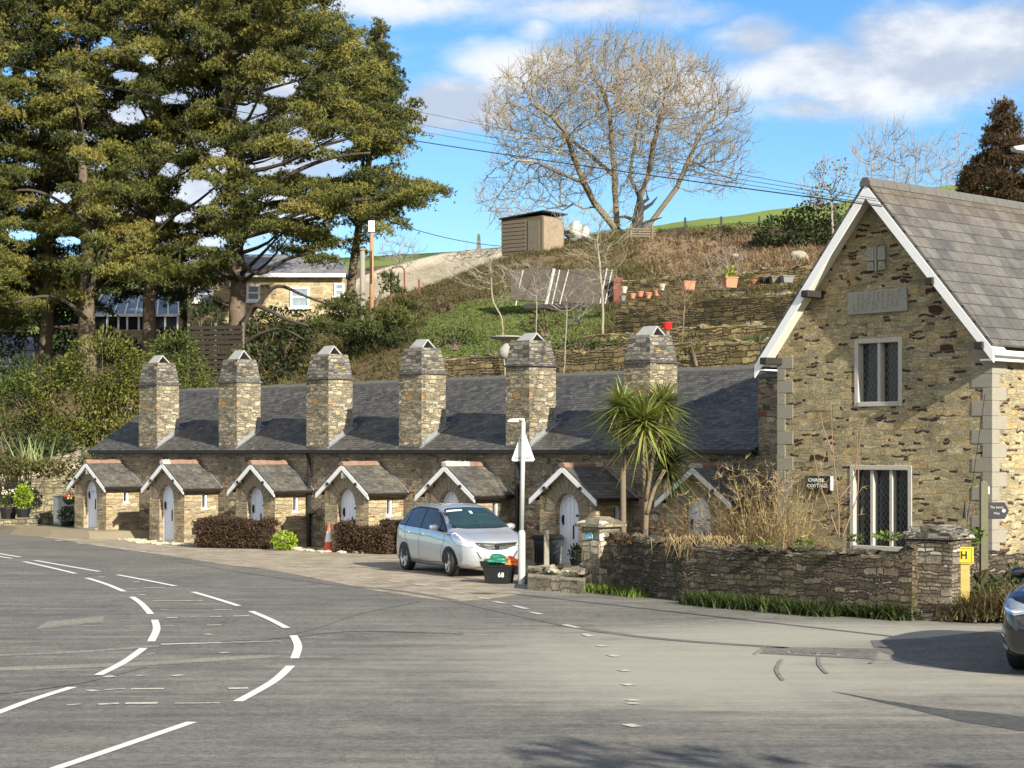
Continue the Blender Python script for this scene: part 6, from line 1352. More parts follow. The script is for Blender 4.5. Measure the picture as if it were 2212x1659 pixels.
T = thing('conservatory', 'white-framed glazed porch at the far left edge behind the leaning pine', 'conservatory', px(30, 800, 104)); k = 104 / FP
m = MB(); m.box(-1.6, 1.1, 0, 2, -1, 1.0); m.build('glass_walls', M['sky_glass'], T)
m = MB()
for x in (-1.6, -.9, -.2, .5, 1.07): m.box(x - .06, x + .06, -.05, -.003, -1, 1.0)
m.box(-1.7, 1.2, -.06, -.003, .98, 1.08); m.box(-1.7, 1.2, -.05, -.003, .2, .28); m.build('white_frame', M['white_paint'], T)
m = MB(); m.slab([(-1.8, -.2, 1.1), (1.3, -.2, 1.1), (1.2, 2.2, 2.0), (-1.7, 2.2, 2.0)], .1); m.build('roof', M['far_slate'], T)
m = MB(); m.box(1.15, 1.35, -.05, .2, -1, 1.1); m.build('orange_post', M['terracotta_pot'], T)
# slatted fence left of the big pine trunk
T = frame_thing('slatted_fence', 'dark horizontal-slat fence panel behind the second chimney', 'fence', 465, 800, 86, R(-15)); m = MB()
for i in range(12): m.box(-1.3, 1.3, -.02, .02, -.6 + i * .22, -.45 + i * .22)
m.build('slats', M['hedge_core'], T)
for x in (-1.3, 0, 1.3): m = MB(); m.box(x - .05, x + .05, .021, .1, -.8, 2.1); m.build('post', M['timber'], T)

# ---- wooden poles and overhead wires
def pole(label, X, Ytop, d, r, mat, tilt=0): 
    p = px(X, 830, d); p.z = gz(p.x, p.y) - .3; zt = CH + (HY - Ytop) / FP * d; T = thing('utility_pole', label, 'utility pole', p); m = MB(); m.tube([(0, 0, 0), (tilt, 0, zt - p.z)], [r, r * .8], 12); m.build('shaft', mat, T, smooth=True); return T, zt - p.z
T, h_ = pole('taller reddish-brown wooden pole carrying a small white plate', 803, 480, 82, .105, M['pole_wood']); m = MB(); m.box(-.13, .13, -.13, -.11, h_ - .42, h_ + .05); m.build('white_plate', M['white_paint'], T)
m = MB(); m.tube([(-.25, 0, h_ - 2.0), (-.1, 0, h_ - 2.0), (0.1, 0, h_ - 1.95)], .04, 6); m.tube([(0, -.12, h_ - 2.6), (0, -.16, h_ - 1.2)], .02, 5); m.build('cable_bracket', M['black_iron'], T)
T, h_ = pole('paler grey wooden pole just left of the taller brown pole', 783, 540, 84, .135, M['pole_pale']); m = MB(); m.lathe([(.14, h_ - .02), (.15, h_), (.10, h_ + .06), (.001, h_ + .08)], 12); m.build('pole_cap', M['pole_pale'], T)
def wire(label, a, b, r, sag=.4):
    A_, B_ = Vector(px(*a)), Vector(px(*b)); T = thing('overhead_cable', label, 'cable', A_, 0, 'overhead cables crossing the valley'); m = MB(); pts = []
    for i in range(25): t = i / 24; p = A_.lerp(B_, t) - A_; p.z -= sag * 4 * t * (1 - t); pts.append(p)
    m.tube(pts, r, 5); o = m.build('cable', M['cable'], T); return T
wire('uppermost thin cable across the sky left of the great bare tree', (560, 165, 80), (1905, 432, 37.2), .006, .12)
wire('second thin cable from the top against the sky', (560, 200, 80), (1905, 436, 37.2), .006, .12)
wire('third thin cable, just above the thick one', (560, 218, 80), (1905, 443, 37.2), .006, .12)
wire('thickest black cable sweeping from the pines to the gable peak', (-60, 122, 84), (1905, 446, 37.2), .013, .35)
wire('lowest short cable running from the wooden pole to the shed', (803, 465, 82), (1090, 532, 108), .018, .25)
wire('slack thin cable hanging low across the stone terraces', (1150, 560, 82), (1720, 622, 52), .010, .5)

# ================================================================ STREET THINGS
# lamp / sign post
b = gp(1127, 1262); T = thing('sign_post', 'slim grey metal post with sign light and back of a triangular road sign', 'sign post', b)
m = MB(); m.lathe([(.075, 0), (.075, 1.02), (.068, 1.06), (.045, 1.10)], 20); m.build('post_base', M['galv'], T, smooth=False)
m = MB(); m.tube([(0, 0, 1.08), (.035, 0, 3.30)], .045, 16); m.build('shaft', M['galv'], T, smooth=True)
m = MB(); s_ = .235; zc = 2.50; tri = [(-s_, 0), (s_, 0), (s_ * .14, .64), (-s_ * .14, .64)]
m.prism([(x + .03, z + zc) for x, z in ((-s_, .03), (-s_ + .03, 0), (s_ - .03, 0), (s_, .03), (.03, .60), (-.03, .60))], 'y', .075, .083); SG = m.build('triangular_sign_back', M['galv_light'], T)
m = MB()
for z in (zc + .06, zc + .42): m.box(.03 - s_ * .75 * (1 - (z - zc) / .7), .03 + s_ * .75 * (1 - (z - zc) / .7), .055, .074, z, z + .028)
m.build('mounting_channel', M['galv_shade'], SG)
m = MB(); m.tube([(.03, 0, 3.28), (.035, 0, 3.34), (-.06, 0, 3.35)], .04, 8); m.build('arm', M['galv'], T, smooth=True)
m = MB(); m.prism([(-.30, 3.30), (-.06, 3.29), (-.06, 3.37), (-.24, 3.36)], 'y', -.06, .06); m.build('light_head', M['galv_light'], T, bevel=.01)
# recycling box with bags
b = gp(1078, 1260); T = thing('recycling_box', 'open black recycling box numbered 68 at the foot of the grey post', 'recycling box', b, R(-22))
m = MB(); m.frustum(-.29, .29, -.20, .20, .36, 0, .045, .04); m.build('tub', M['plastic_black'], T, bevel=.012)
m = MB(); m.box(-.305, .305, -.215, -.19, .34, .375); m.box(-.305, .305, .19, .215, .34, .375); m.box(-.305, -.28, -.19, .19, .34, .375); m.box(.28, .305, -.19, .19, .34, .375); m.build('rim', M['plastic_black'], T)
o = text('house_number', '68', .14, M['white_letters'], T, Matrix.Translation((.12, -.192, .18)) @ Matrix.Rotation(R(86), 4, 'X'), .003)
def bag(name, label, loc, r, mat, seed):
    T = thing(name, label, 'bag', loc, .3); m = MB(); m.blob((0, 0, r[2]), r, seed, 4, .30)
    rgb = random.Random(seed)
    for _ in range(4): a = rgb.uniform(0, 6.28); m.slab([(0, 0, r[2] * 1.2), (math.cos(a) * r[0] * 1.2, math.sin(a) * r[1] * 1.2, r[2] * rgb.uniform(.6, 1.8)), (math.cos(a + .5) * r[0] * 1.3, math.sin(a + .5) * r[1] * 1.3, r[2] * rgb.uniform(.4, 1.5)), (math.cos(a + .6) * r[0] * .5, math.sin(a + .6) * r[1] * .5, r[2] * .8)], .006)
    m.build('sack', mat, T, smooth=False)
bag('recycling_bag', 'crumpled dark green bag lying on top of the black recycling box', b + Vector((-.06, -.02, .36)), (.25, .18, .10), M['bag_green'], 4)
bag('recycling_bag', 'crumpled bright orange bag spilling over the right side of the recycling box', b + Vector((.26, .05, .33)), (.19, .15, .09), M['bag_orange'], 7)
# bin behind, little stone bollard
b = gp(1183, 1222); T = thing('wheelie_bin', 'black lidded bin standing left of the sixth white door', 'bin', b + Vector((0, .2, 0)), ANG + .2)
m = MB(); m.frustum(-.25, .25, -.25, .25, .62, 0, .04, .04); m.build('bin_body', M['bin_grey'], T, bevel=.015)
m = MB()
for i in range(7): m.box(-.2 + i * .06, -.18 + i * .06, -.262 + 0, -.235, .08, .52)
m.build('ribs', M['plastic_black'], T)
m = MB(); m.box(-.29, .29, -.30, .28, .622, .665); m.prism([(-.29, .665), (.29, .665), (.24, .72), (-.24, .72)], 'y', -.28, .26); m.tube([(-.25, .30, .66), (.25, .30, .66)], .02, 8); m.build('lid', M['plastic_black'], T, bevel=.01)
b = gp(1180, 1233); T = thing('stone_bollard', 'thin grey stone post on a round foot in front of the black bin', 'bollard', b, .2); m = MB(); m.frustum(-.06, .06, -.05, .05, .1, .92, .006, .006); m.build('shaft', M['granite'], T, bevel=.01); m = MB(); m.blob((0, 0, .06), (.21, .18, .08), 2, 3, .12); m.build('foot', M['granite'], T)
# traffic cone
b = gp(711, 1191); T = thing('traffic_cone', 'orange and white traffic cone on the forecourt left of the second brown hedge', 'traffic cone', b)
m = MB(); m.box(-.19, .19, -.19, .19, 0, .05); m.build('base', M['cone_red'], T, bevel=.01)
m = MB(); m.lathe([(.15, .05), (.115, .26)], 20); m.build('lower_band', M['cone_red'], T, smooth=True)
m = MB(); m.lathe([(.116, .26), (.07, .54)], 20); m.build('white_sleeve', M['cone_white'], T, smooth=True)
m = MB(); m.lathe([(.07, .54), (.035, .74), (.02, .745), (.001, .745)], 20); m.build('tip', M['cone_red'], T, smooth=True)
# hedges
def hedge(label, X0, X1, Yb, d0, d1, h, mat, seed, n, w=.45):
    A_, B_ = gp(X0, Yb[0]), gp(X1, Yb[1]); T = thing('clipped_hedge', label, 'hedge', (A_ + B_) / 2, 0, 'low brown hedges in front of the porches'); c = (A_ + B_) / 2; r = np.random.RandomState(seed)
    u = (B_ - A_); L = u.length; u.normalize(); v = Vector((-u.y, u.x, 0)); P = []
    for _ in range(n):
        s = r.uniform(-L / 2, L / 2); f = r.rand(); y, z = (r.uniform(-w, w), h * r.uniform(.86, 1.08)) if f < .4 else ((-w if r.rand() < .75 else w) * r.uniform(.75, 1.05), r.uniform(.02, h))
        if abs(s) > L / 2 - .12: y = r.uniform(-w, w)
        z += .05 * math.sin(s * 3.1 + seed) + .03 * math.sin(s * 7.7); k = 1 - .35 * max(0, z / h - .7); P.append(tuple(u * s + v * (y * k + .0) + Vector((0, 0, z))))
    leaves('foliage', P, .032, mat, T, seed, k=4, jit=.03)
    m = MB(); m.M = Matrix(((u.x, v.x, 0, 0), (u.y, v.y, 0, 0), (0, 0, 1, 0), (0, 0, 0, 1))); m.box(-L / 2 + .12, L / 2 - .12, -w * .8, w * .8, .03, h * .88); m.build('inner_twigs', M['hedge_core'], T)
hedge('longer brown clipped hedge between the second and third white doors', 430, 594, (1182, 1185), 0, 0, .74, M['leaf_brown'], 3, 5200)
hedge('brown clipped hedge between the traffic cone and the silver car', 742, 868, (1192, 1197), 0, 0, .70, M['leaf_brown'], 4, 4800)
b = gp(615, 1189); T = thing('round_bush', 'small bright lime-green ball bush at the end of the first brown hedge', 'bush', b); P = blob_pts([(0, 0, .26, .35, .33, .25)], 4200, 3, .25); leaves('foliage', P, .035, M['leaf_lime'], T, 4); m = MB(); m.tube([(0, 0, -.05), (0, 0, .3)], .03, 6); m.build('stem', M['bark'], T)
b = gp(455, 1160); T = thing('grass_tuft', 'small spiky tuft behind the first brown hedge', 'plant', b + Vector((0, .4, 0))); blades('leaves', np.random.RandomState(2).randn(24, 3) * [.05, .05, 0] + [0, 0, .5], .55, .02, M['leaf_green'], T, 3, .7)
# left end: pots, cabinet, basket
zl = .25
def g2(X, Y): return gp(X, Y, zl)
b = gp(134, 1133, .1); T = thing('utility_cabinet', 'plain pale grey cabinet standing left of the first porch', 'cabinet', b + Vector((0, .3, 0)), ANG + R(4)); m = MB(); m.box(-.34, .40, -.22, .22, 0, 1.0); m.build('case', M['cabinet_grey'], T, bevel=.01); m = MB(); m.box(-.36, .42, -.24, .24, 1.002, 1.04); m.build('lid', M['cabinet_grey'], T); m = MB(); m.box(-.30, -.02, -.232, -.223, .08, .92); m.build('door_panel', M['white_paint'], T)
b = px(149, 1078, 65); T = thing('hanging_basket', 'black hanging basket of red and yellow flowers left of the first porch', 'hanging basket', b); m = MB(); m.lathe([(.001, -.2), (.15, -.14), (.24, 0), (.22, 0), (.001, -.02)], 14); m.build('basket', M['plastic_black'], T)
m = MB(); m.tube([(0, 0, .45), (.35, .1, .5)], .015, 5)
for a in range(3): m.tube([(.22 * math.cos(a * 2.1), .22 * math.sin(a * 2.1), 0), (0, 0, .45)], .006, 4)
m.build('hanger', M['black_iron'], T)
r = np.random.RandomState(5); leaves('leaves', r.randn(90, 3) * [.13, .13, .05] + [0, 0, .05], .05, M['leaf_green'], T, 5); leaves('red_flowers', r.randn(40, 3) * [.10, .10, .04] + [-.04, -.05, .10], .035, M['petal_red'], T, 6); leaves('yellow_flowers', r.randn(34, 3) * [.08, .10, .04] + [.10, -.06, .07], .035, M['daffodil'], T, 7)
def potted(name, label, X, Y, d, r1, h, leafm, ph, n, ls, seed, cat='potted plant', petals=None):
    b = px(X, Y, d); T = thing(name, label, cat, b); m = MB(); m.lathe([(.001, 0), (r1 * .75, 0), (r1, h * .85), (r1 * 1.08, h * .86), (r1 * 1.08, h), (r1 * .9, h), (.001, h * .92)], 16); m.build('pot', M['plastic_black'], T)
    leaves('plant', blob_pts([(0, 0, h + ph * .42, r1 * 1.3, r1 * 1.3, ph * .5)], n, seed, .7), ls, leafm, T, seed)
    if petals: r = np.random.RandomState(seed); leaves('flowers', r.randn(60, 3) * [r1 * .8, r1 * .8, ph * .12] + [0, 0, h + ph * .85], .045, petals, T, seed + 1)
potted('potted_plant', 'tall yellow-green leafy plant in a dark pot at the far left', 50, 1118, 67, .26, .32, M['leaf_lime'], .95, 900, .06, 1)
potted('potted_plant', 'dark tub of cream daffodils at the far left edge', 18, 1122, 67.5, .30, .42, M['leaf_green'], .6, 700, .05, 2, petals=M['cream_petals'])
potted('potted_plant', 'round clipped box ball in a black pot beside the grey cabinet', 146, 1137, 63.6, .24, .18, M['leaf_green_dark'], .55, 1800, .04, 3)
potted('potted_plant', 'small dark-leaved plant in a black pot in front of the first door', 212, 1141, 62.0, .14, .16, M['leaf_green_dark'], .40, 2200, .04, 4)
potted('potted_plant', 'small leafy plant in a pot beside the sixth white door', 1243, 1222, 45.2, .13, .16, M['leaf_dark'], .38, 2200, .035, 5)
potted('potted_plant', 'low dark plant in a black pot next to the gate pier', 1262, 1228, 44.0, .15, .18, M['leaf_dark'], .3, 2000, .035, 6)
b = px(212, 1062, 61.5); T = thing('hanging_basket', 'small basket of pale flowers on the corner of the first porch', 'hanging basket', b); m = MB(); m.lathe([(.001, -.10), (.08, -.07), (.12, 0), (.001, -.01)], 12); m.build('basket', M['plastic_black'], T); r = np.random.RandomState(8); leaves('flowers', r.randn(50, 3) * [.08, .06, .04] + [0, 0, .05], .03, M['cream_petals'], T, 3); leaves('leaves', r.randn(40, 3) * [.1, .08, .05], .035, M['leaf_green'], T, 4)
b = px(35, 1121, 67.2); T = thing('stone_ledge', 'low dark stone ledge carrying the two dark plant tubs at the far left', 'ledge', (b.x, b.y, 0)); m = MB(); m.box(-.85, .75, -.35, .5, -.1, b.z - .006); m.build('stonework', M['bank_stone'], T, bevel=.02)
# phormium and daffodils on the far-left bank
b = px(68, 1010, 69); T = thing('phormium', 'clump of tall sword-shaped leaves on top of the far-left stone bank', 'plant', b); blades('leaves', np.random.RandomState(3).randn(60, 3) * [.35, .2, .0] + [0, 0, -.1], 1.35, .045, M['phorm'], T, 4, .45, .25, 4)
b = px(40, 1000, 68); T = thing('ivy_mound', 'ivy and grass growing over the top of the far-left bank', 'ivy', b); leaves('foliage', blob_pts([(-.6, .3, -.1, 1.3, .6, .4), (.9, .5, -.2, .7, .5, .35)], 600, 4, .5), .07, M['leaf_olive'], T, 5); 
# cordyline palm
def cordyline():
    d = 41.0; b = px(1370, 1170, d); b.z = 0; T = thing('palm_tree', 'cabbage palm with several bare stems and spiky green heads beside the sixth porch', 'palm tree', b); m = MB()
    heads = [((1343, 880), 64, 0, 1), ((1392, 912), 80, -.5, 2), ((1430, 872), 58, .4, 3), ((1442, 1005), 66, .7, 4), ((1425, 935), 55, .5, 6), ((1362, 905), 45, .2, 8)]
    stems = [[(1347, 1175), (1346, 1050), (1345, 900)], [(1393, 1175), (1396, 1080), (1390, 1000), (1393, 930)], [(1396, 1080), (1412, 980), (1430, 890)], [(1398, 1110), (1412, 1060), (1436, 1015)]]
    for q in stems: p = [Vector(px(X, Y, d + .1 * i)) - b for i, (X, Y) in enumerate(q)]; m.tube(dense3(p, 3), .062 if len(q) > 3 or q[0][1] > 1150 else .045, 8)
    m.build('trunk', M['palm_trunk'], T, smooth=True)
    for (X, Y), rr, dz, sd in heads:
        c = Vector(px(X, Y, d + dz)) - b; L = rr / FP * d * 1.38; r = np.random.RandomState(sd); n = 460; v = r.randn(n, 3); v /= np.linalg.norm(v, axis=1)[:, None]; v[:, 2] = v[:, 2] * .8 + .32; B_ = np.tile(np.array(c), (n, 1)) + r.randn(n, 3) * .03
        blades('leaf_head', B_, L, .027, M['palm'] if sd != 4 else M['leaf_green_dark'], T, sd, 0, .55, 4, dirs=v)
        v2 = r.randn(26, 3); v2[:, 2] = -abs(v2[:, 2]) - .4; v2 /= np.linalg.norm(v2, axis=1)[:, None]; blades('dead_leaves', np.tile(np.array(c) - [0, 0, .05], (26, 1)), L * .8, .018, M['dry_palm'], T, sd + 9, 0, .2, 3, dirs=v2)
    c = Vector(px(1322, 925, d)) - b; r = np.random.RandomState(5); v = r.randn(70, 3) * [1, 1, .5] + [-.5, 0, -.5]; v /= np.linalg.norm(v, axis=1)[:, None]; blades('flower_spray', np.tile(np.array(c), (70, 1)), .35, .008, M['dry_palm'], T, 6, 0, .5, 3, dirs=v)
cordyline()
# dry shrubs in the garden
def dry(label, X, Y, d, w, h, n, mat, seed, lean=0.0, name='dry_shrub'):
    b = px(X, Y, d); b.z = .1; T = thing(name, label, 'shrub', b); r = np.random.RandomState(seed); B_ = r.randn(n, 3) * [w * .30, w * .2, 0]; v = r.randn(n, 3) * [.42, .42, .1] + [lean, 0, 1.0]; v /= np.linalg.norm(v, axis=1)[:, None]
    blades('stems', B_, h, .011, mat, T, seed, 0, .35, 4, dirs=v); B2 = B_ + v * (h * r.uniform(.35, .95, n))[:, None]; needles('seed_heads', B2, .16, .008, mat, T, seed + 1, k=4, up=.5); return T
dry('tall straw-coloured dry shrub against the corner of the gabled house', 1690, 1160, 38.2, .9, 2.7, 300, M['straw'], 1, -.12)
dry('broad straw-coloured dry shrub right of the seventh porch roof', 1625, 1160, 38.8, 1.0, 2.45, 280, M['straw'], 2, .05)
dry('reddish twiggy dry shrub in front of the seventh white door', 1520, 1165, 38.2, 1.3, 1.6, 260, M['leaf_rust2'], 3, -.1)
dry('low dry brown growth behind the wall between palm and seventh porch', 1440, 1165, 38.4, 1.0, .7, 260, M['leaf_brown'], 4)
dry('low grey-brown stems along the wall below the lower window', 1800, 1160, 35.8, 1.4, .75, 240, M['straw'], 5)
for i, (X, ts) in enumerate(((1812, [[(1812, 1165), (1811, 1090), (1800, 980), (1795, 870)], [(1811, 1080), (1840, 1040), (1850, 1000), (1852, 935)], [(1800, 980), (1780, 930), (1772, 890)]]), (1835, [[(1818, 1165), (1838, 1110), (1853, 1060), (1856, 960), (1870, 900)]]), (1775, [[(1812, 1160), (1790, 1100), (1770, 1040), (1757, 975)]]))):
    d = 35.2 + i * .1; b = px(*ts[0][0], d); T = thing('sapling', ['forked bare sapling in front of the gable between name sign and lower window', 'thin bare sapling curving up beside the left edge of the lower window', 'thin bare sapling leaning left past the name sign'][i], 'sapling', b); m = MB()
    for q in ts: p = [Vector(px(a, c, d)) - b for a, c in q]; m.tube(dense3(p, 4), list(np.linspace(.016, .006, (len(p) - 1) * 4 + 1)), 6)
    m.build('stem', M['sapling_bark'], T, smooth=True)
# wall-top and verge growth
def verge(label, pts, n, L, mat, seed, w=.25, name='verge_grass', spread=.9, width=.016):
    r = np.random.RandomState(seed); B_ = []
    for _ in range(n): s = r.uniform(0, len(pts) - 1.001); i = int(s); p = Vector(pts[i]).lerp(Vector(pts[i + 1]), s - i); B_.append((p.x + r.randn() * w * .5, p.y + r.randn() * w * .5, p.z))
    B_ = np.array(B_); k = .6 + .5 * np.sin(B_[:, 0] * 3.0) ** 2; o = blades(name, B_, L, width, mat, None, seed, spread, .5, 3); o['kind'] = 'stuff'; o['label'] = label; return o
up = Vector((0, 0, 0))
verge('bright green grass at the foot of the gate pier', [gp(1255, 1276), gp(1310, 1280), gp(1385, 1290)], 1500, .22, M['leaf_lime2'], 1, .25)
verge('long green grass along the foot of the garden wall', [gp(1490, 1304), gp(1560, 1312), gp(1640, 1318), gp(1700, 1324), gp(1790, 1332)], 2300, .34, M['leaf_green'], 2, .22)
verge('dark green leaves at the foot of the wall near the pier', [gp(1560, 1308), gp(1700, 1320), gp(1900, 1336), gp(1960, 1340)], 1500, .34, M['leaf_green_dark'], 3, .16, width=.024)
verge('dry tangled grass on the bank round the yellow marker', [gp(2075, 1340) + Vector((0, .1, .0)), gp(2150, 1345) + Vector((0, .3, .1)), gp(2300, 1350) + Vector((0, .4, .2))], 3800, .55, M['straw_green'], 4, .5, spread=1.2)
o = MB(); q0 = [gp(2068, 1338), gp(2150, 1340), gp(2400, 1345)]
for i in range(26): t = i / 25; p = q0[0].lerp(q0[2], t); o.blob((p.x, p.y + .75, .15), (.35, .5, .42 + .1 * math.sin(i)), i, 2, .25)
tag(o.build('earth_bank', M['garden_soil']), kind='structure')
shrub('bramble_clump', 'dark green bramble on the bank left of the black car', [(2130, 1285, 40, 25), (2100, 1300, 35, 22), (2170, 1270, 35, 25), (2195, 1245, 30, 30)], 31.2, M['leaf_green_dark'], .045, 900, 20, cat='bramble', ground=.1, dj=.2)
shrub('ivy_clump', 'bright ivy tuft behind the wall pier and fingerpost', [(2090, 1170, 28, 14), (2110, 1150, 20, 12)], 32.0, M['leaf_lime2'], .04, 1400, 21, cat='ivy', ground=.9, dj=.1, depth=.2)
for i, (X, Y, rx) in enumerate(((1651, 1178, 24), (1738, 1174, 26), (1917, 1158, 30), (1850, 1162, 18))):
    shrub('fern_tuft', ['small fern on the garden wall below the dry shrub', 'small fern on the garden wall left of the lower window', 'yellow-green plant spilling over the wall under the window mullions', 'tiny fern on the wall under the window edge'][i], [(X, Y, rx, 11)], 33.6 - i * .3, M['leaf_lime2'] if i < 3 else M['leaf_green'], .035, 1800, 30 + i, cat='fern', ground=.95, dj=.05, depth=.12, stem=False)
b = px(1505, 1160, 35.0); T = thing('hanging_growth', 'dry straw-coloured growth hanging down the garden wall below the seventh door', 'dry plant', b); r = np.random.RandomState(4); v = r.randn(240, 3) * [.5, .4, .2] + [0, -.25, -.8]; v /= np.linalg.norm(v, axis=1)[:, None]; blades('stems', r.randn(240, 3) * [.28, .10, .03], .42, .010, M['straw'], T, 7, 0, .2, 3, dirs=v)
shrub('wall_top_growth', 'low brown creeping growth on the wall behind the gate pier', [(1345, 1165, 40, 10), (1400, 1168, 60, 9), (1470, 1168, 50, 9)], 37.0, M['leaf_brown'], .04, 900, 44, cat='creeper', ground=.95, dj=.2, depth=.25, stem=False)
# hydrant marker H
b = gp(2084, 1268, .45); b = px(2084, 1272, 31.0); T = thing('hydrant_marker', 'yellow post with a square yellow plate bearing a black H', 'marker post', b, R(-14))
m = MB(); m.box(-.075, .075, -.04, .04, -.35, .40); m.build('post', M['marker_post'], T, bevel=.006)
m = MB(); m.box(-.135, .135, -.065, .065, .40, .67); PLT = m.build('plate', M['marker_yellow'], T, bevel=.01)
text('letter', 'H', .15, M['black_paint'], PLT, Matrix.Translation((-.01, -.069, .535)) @ Matrix.Rotation(R(90), 4, 'X') @ Matrix.Scale(1.15, 4, (0, 1, 0)), .003, bold=.003)
m = MB()
for q in ((-.122, -.116, .42, .65), (.104, .110, .42, .65), (-.116, .104, .644, .65), (-.116, .104, .42, .426)): m.box(q[0], q[1], -.068, -.0655, q[2], q[3])
m.build('plate_border', M['black_paint'], PLT)
# fingerpost
b = px(2125, 1290, 32.0); T = thing('fingerpost', 'weathered timber fingerpost with a black pointing arm and small white way-mark disc', 'signpost', b)
m = MB(); m.box(-.06, .06, -.06, .06, -.3, 1.88); m.frustum(-.06, .06, -.06, .06, 1.88, 1.92, .04, .04); m.build('post', M['timber_mossy'], T, bevel=.008)
k = 32 / FP; ax0, ax1, az0, az1 = 8 * k, 53 * k, (1290 - 1121) * k, (1290 - 1085) * k
m = MB(); m.prism([(ax0 - .02, az0), (ax1 - .07, az0), (ax1, (az0 + az1) / 2), (ax1 - .07, az1), (ax0 - .02, az1)], 'y', -.045, -.02); ARM = m.build('pointing_arm', M['arm_black'], T)
for body, fz, cxx, sz in (('The Saints', .70, .44, .052), ('Way', .34, .44, .052)): text('lettering', body, sz, M['dull_white'], ARM, Matrix.Translation((ax0 + (ax1 - ax0) * cxx - .01, -.048, az0 + (az1 - az0) * fz)) @ Matrix.Rotation(R(90), 4, 'X'), .0015)
m = MB(); m.M = Matrix.Translation((ax1 - .085, -.047, (az0 + az1) / 2)) @ Matrix.Rotation(R(90), 4, 'X'); m.lathe([(.001, .003), (.030, .003), (.030, 0)], 16); m.build('emblem', M['dull_white'], ARM)
m = MB(); m.box(.062, .085, -.05, .03, 1.70, 1.82); m.build('waymark_disc', M['white_paint'], T)
T = thing('climbing_cane', 'thin slanting wire with a small black cone leaning against the gable near the fingerpost', 'wire', px(2085, 1165, 33.5)); m = MB(); b = Vector(T.location); m.tube([px(2085, 1165, 33.5) - b, px(2094, 1090, 33.4) - b, px(2128, 850, 33.0) - b], .006, 5); m.build('wire', M['black_iron'], T); m = MB(); cc = px(2085, 1120, 33.3) - b; m.M = Matrix.Translation(cc); m.lathe([(.001, 0), (.05, 0), (.012, .30)], 12); m.build('cone_weight', M['black_iron'], T)
# street lamp whose head just enters the frame
b = gp(2330, 1420); T = thing('street_lamp', 'grey street lamp head reaching in at the right edge above the roof', 'street lamp', b); hl = px(2184, 318, b.y) - b; m = MB(); m.tube([(0, 0, 0), (0, 0, 1.2), (0, 0, hl.z - .1)], [.09, .08, .05], 12); m.tube([(0, 0, hl.z - .1), (-.15, 0, hl.z + .0), (hl.x + .42, 0, hl.z + .02)], .035, 8); m.build('column', M['galv'], T, smooth=True)
m = MB(); m.prism([(hl.x, hl.z - .005), (hl.x + .04, hl.z - .05), (hl.x + .46, hl.z - .11), (hl.x + .50, hl.z + .02), (hl.x + .3, hl.z + .05)], 'y', -.1, .1); m.build('lamp_head', M['galv'], T, bevel=.015)

# ================================================================ ROUGH GROWTH OVER THE HILL (nobody could count it)
def scatter(label, name, n, mat, seed, test, L=.35, w=.02, k=5, up=.6, kindn='n'):
    r = np.random.RandomState(seed); P = []; 
    while len(P) < n:
        d = r.uniform(52, 122); X = r.uniform(380, 2250); x = (X - CX) / FP * d; a, b_ = to_ab(x, d)
        if b_ < 9.3 or not test(X, d, x, a, b_): 
            if r.rand() < .0005: n -= 1
            continue
        P.append((x, d, gz(x, d)))
    o = needles(name, P, L, w, mat, None, seed, k=k, up=up); o['kind'] = 'stuff'; o['label'] = label; return o
lawn = lambda X, d, x, a, b_: -3.7 < x < 3.4 and 67 < d < 89
scatter('dead grass and bramble over the hillside', 'rough_grass', 15000, M['leaf_olive'], 1, lambda X, d, x, a, b_: not lawn(X, d, x, a, b_) and not (x > 6.5 and b_ > 21.5) and b_ > 12, .34, .022)
scatter('brown dead stems over the hillside', 'dead_stems', 10000, M['leaf_brown'], 2, lambda X, d, x, a, b_: not lawn(X, d, x, a, b_) and b_ > 12.5, .40, .016)
scatter('short grass blades on the lawn mound', 'lawn_blades', 7000, M['leaf_lawn'], 3, lawn, .10, .03, 4, 1.4)
scatter('dead bracken on the orange-brown slope', 'dead_bracken', 9000, M['leaf_bracken'], 4, lambda X, d, x, a, b_: x > 6 and b_ > 21.8 and d < 106, .28, .03)
scatter('weeds and bulbs along the garden terraces', 'terrace_weeds', 2600, M['leaf_green'], 5, lambda X, d, x, a, b_: a > -14 and (9.3 < b_ < 11 or 14.3 < b_ < 15.5), .24, .02, 5, .9)
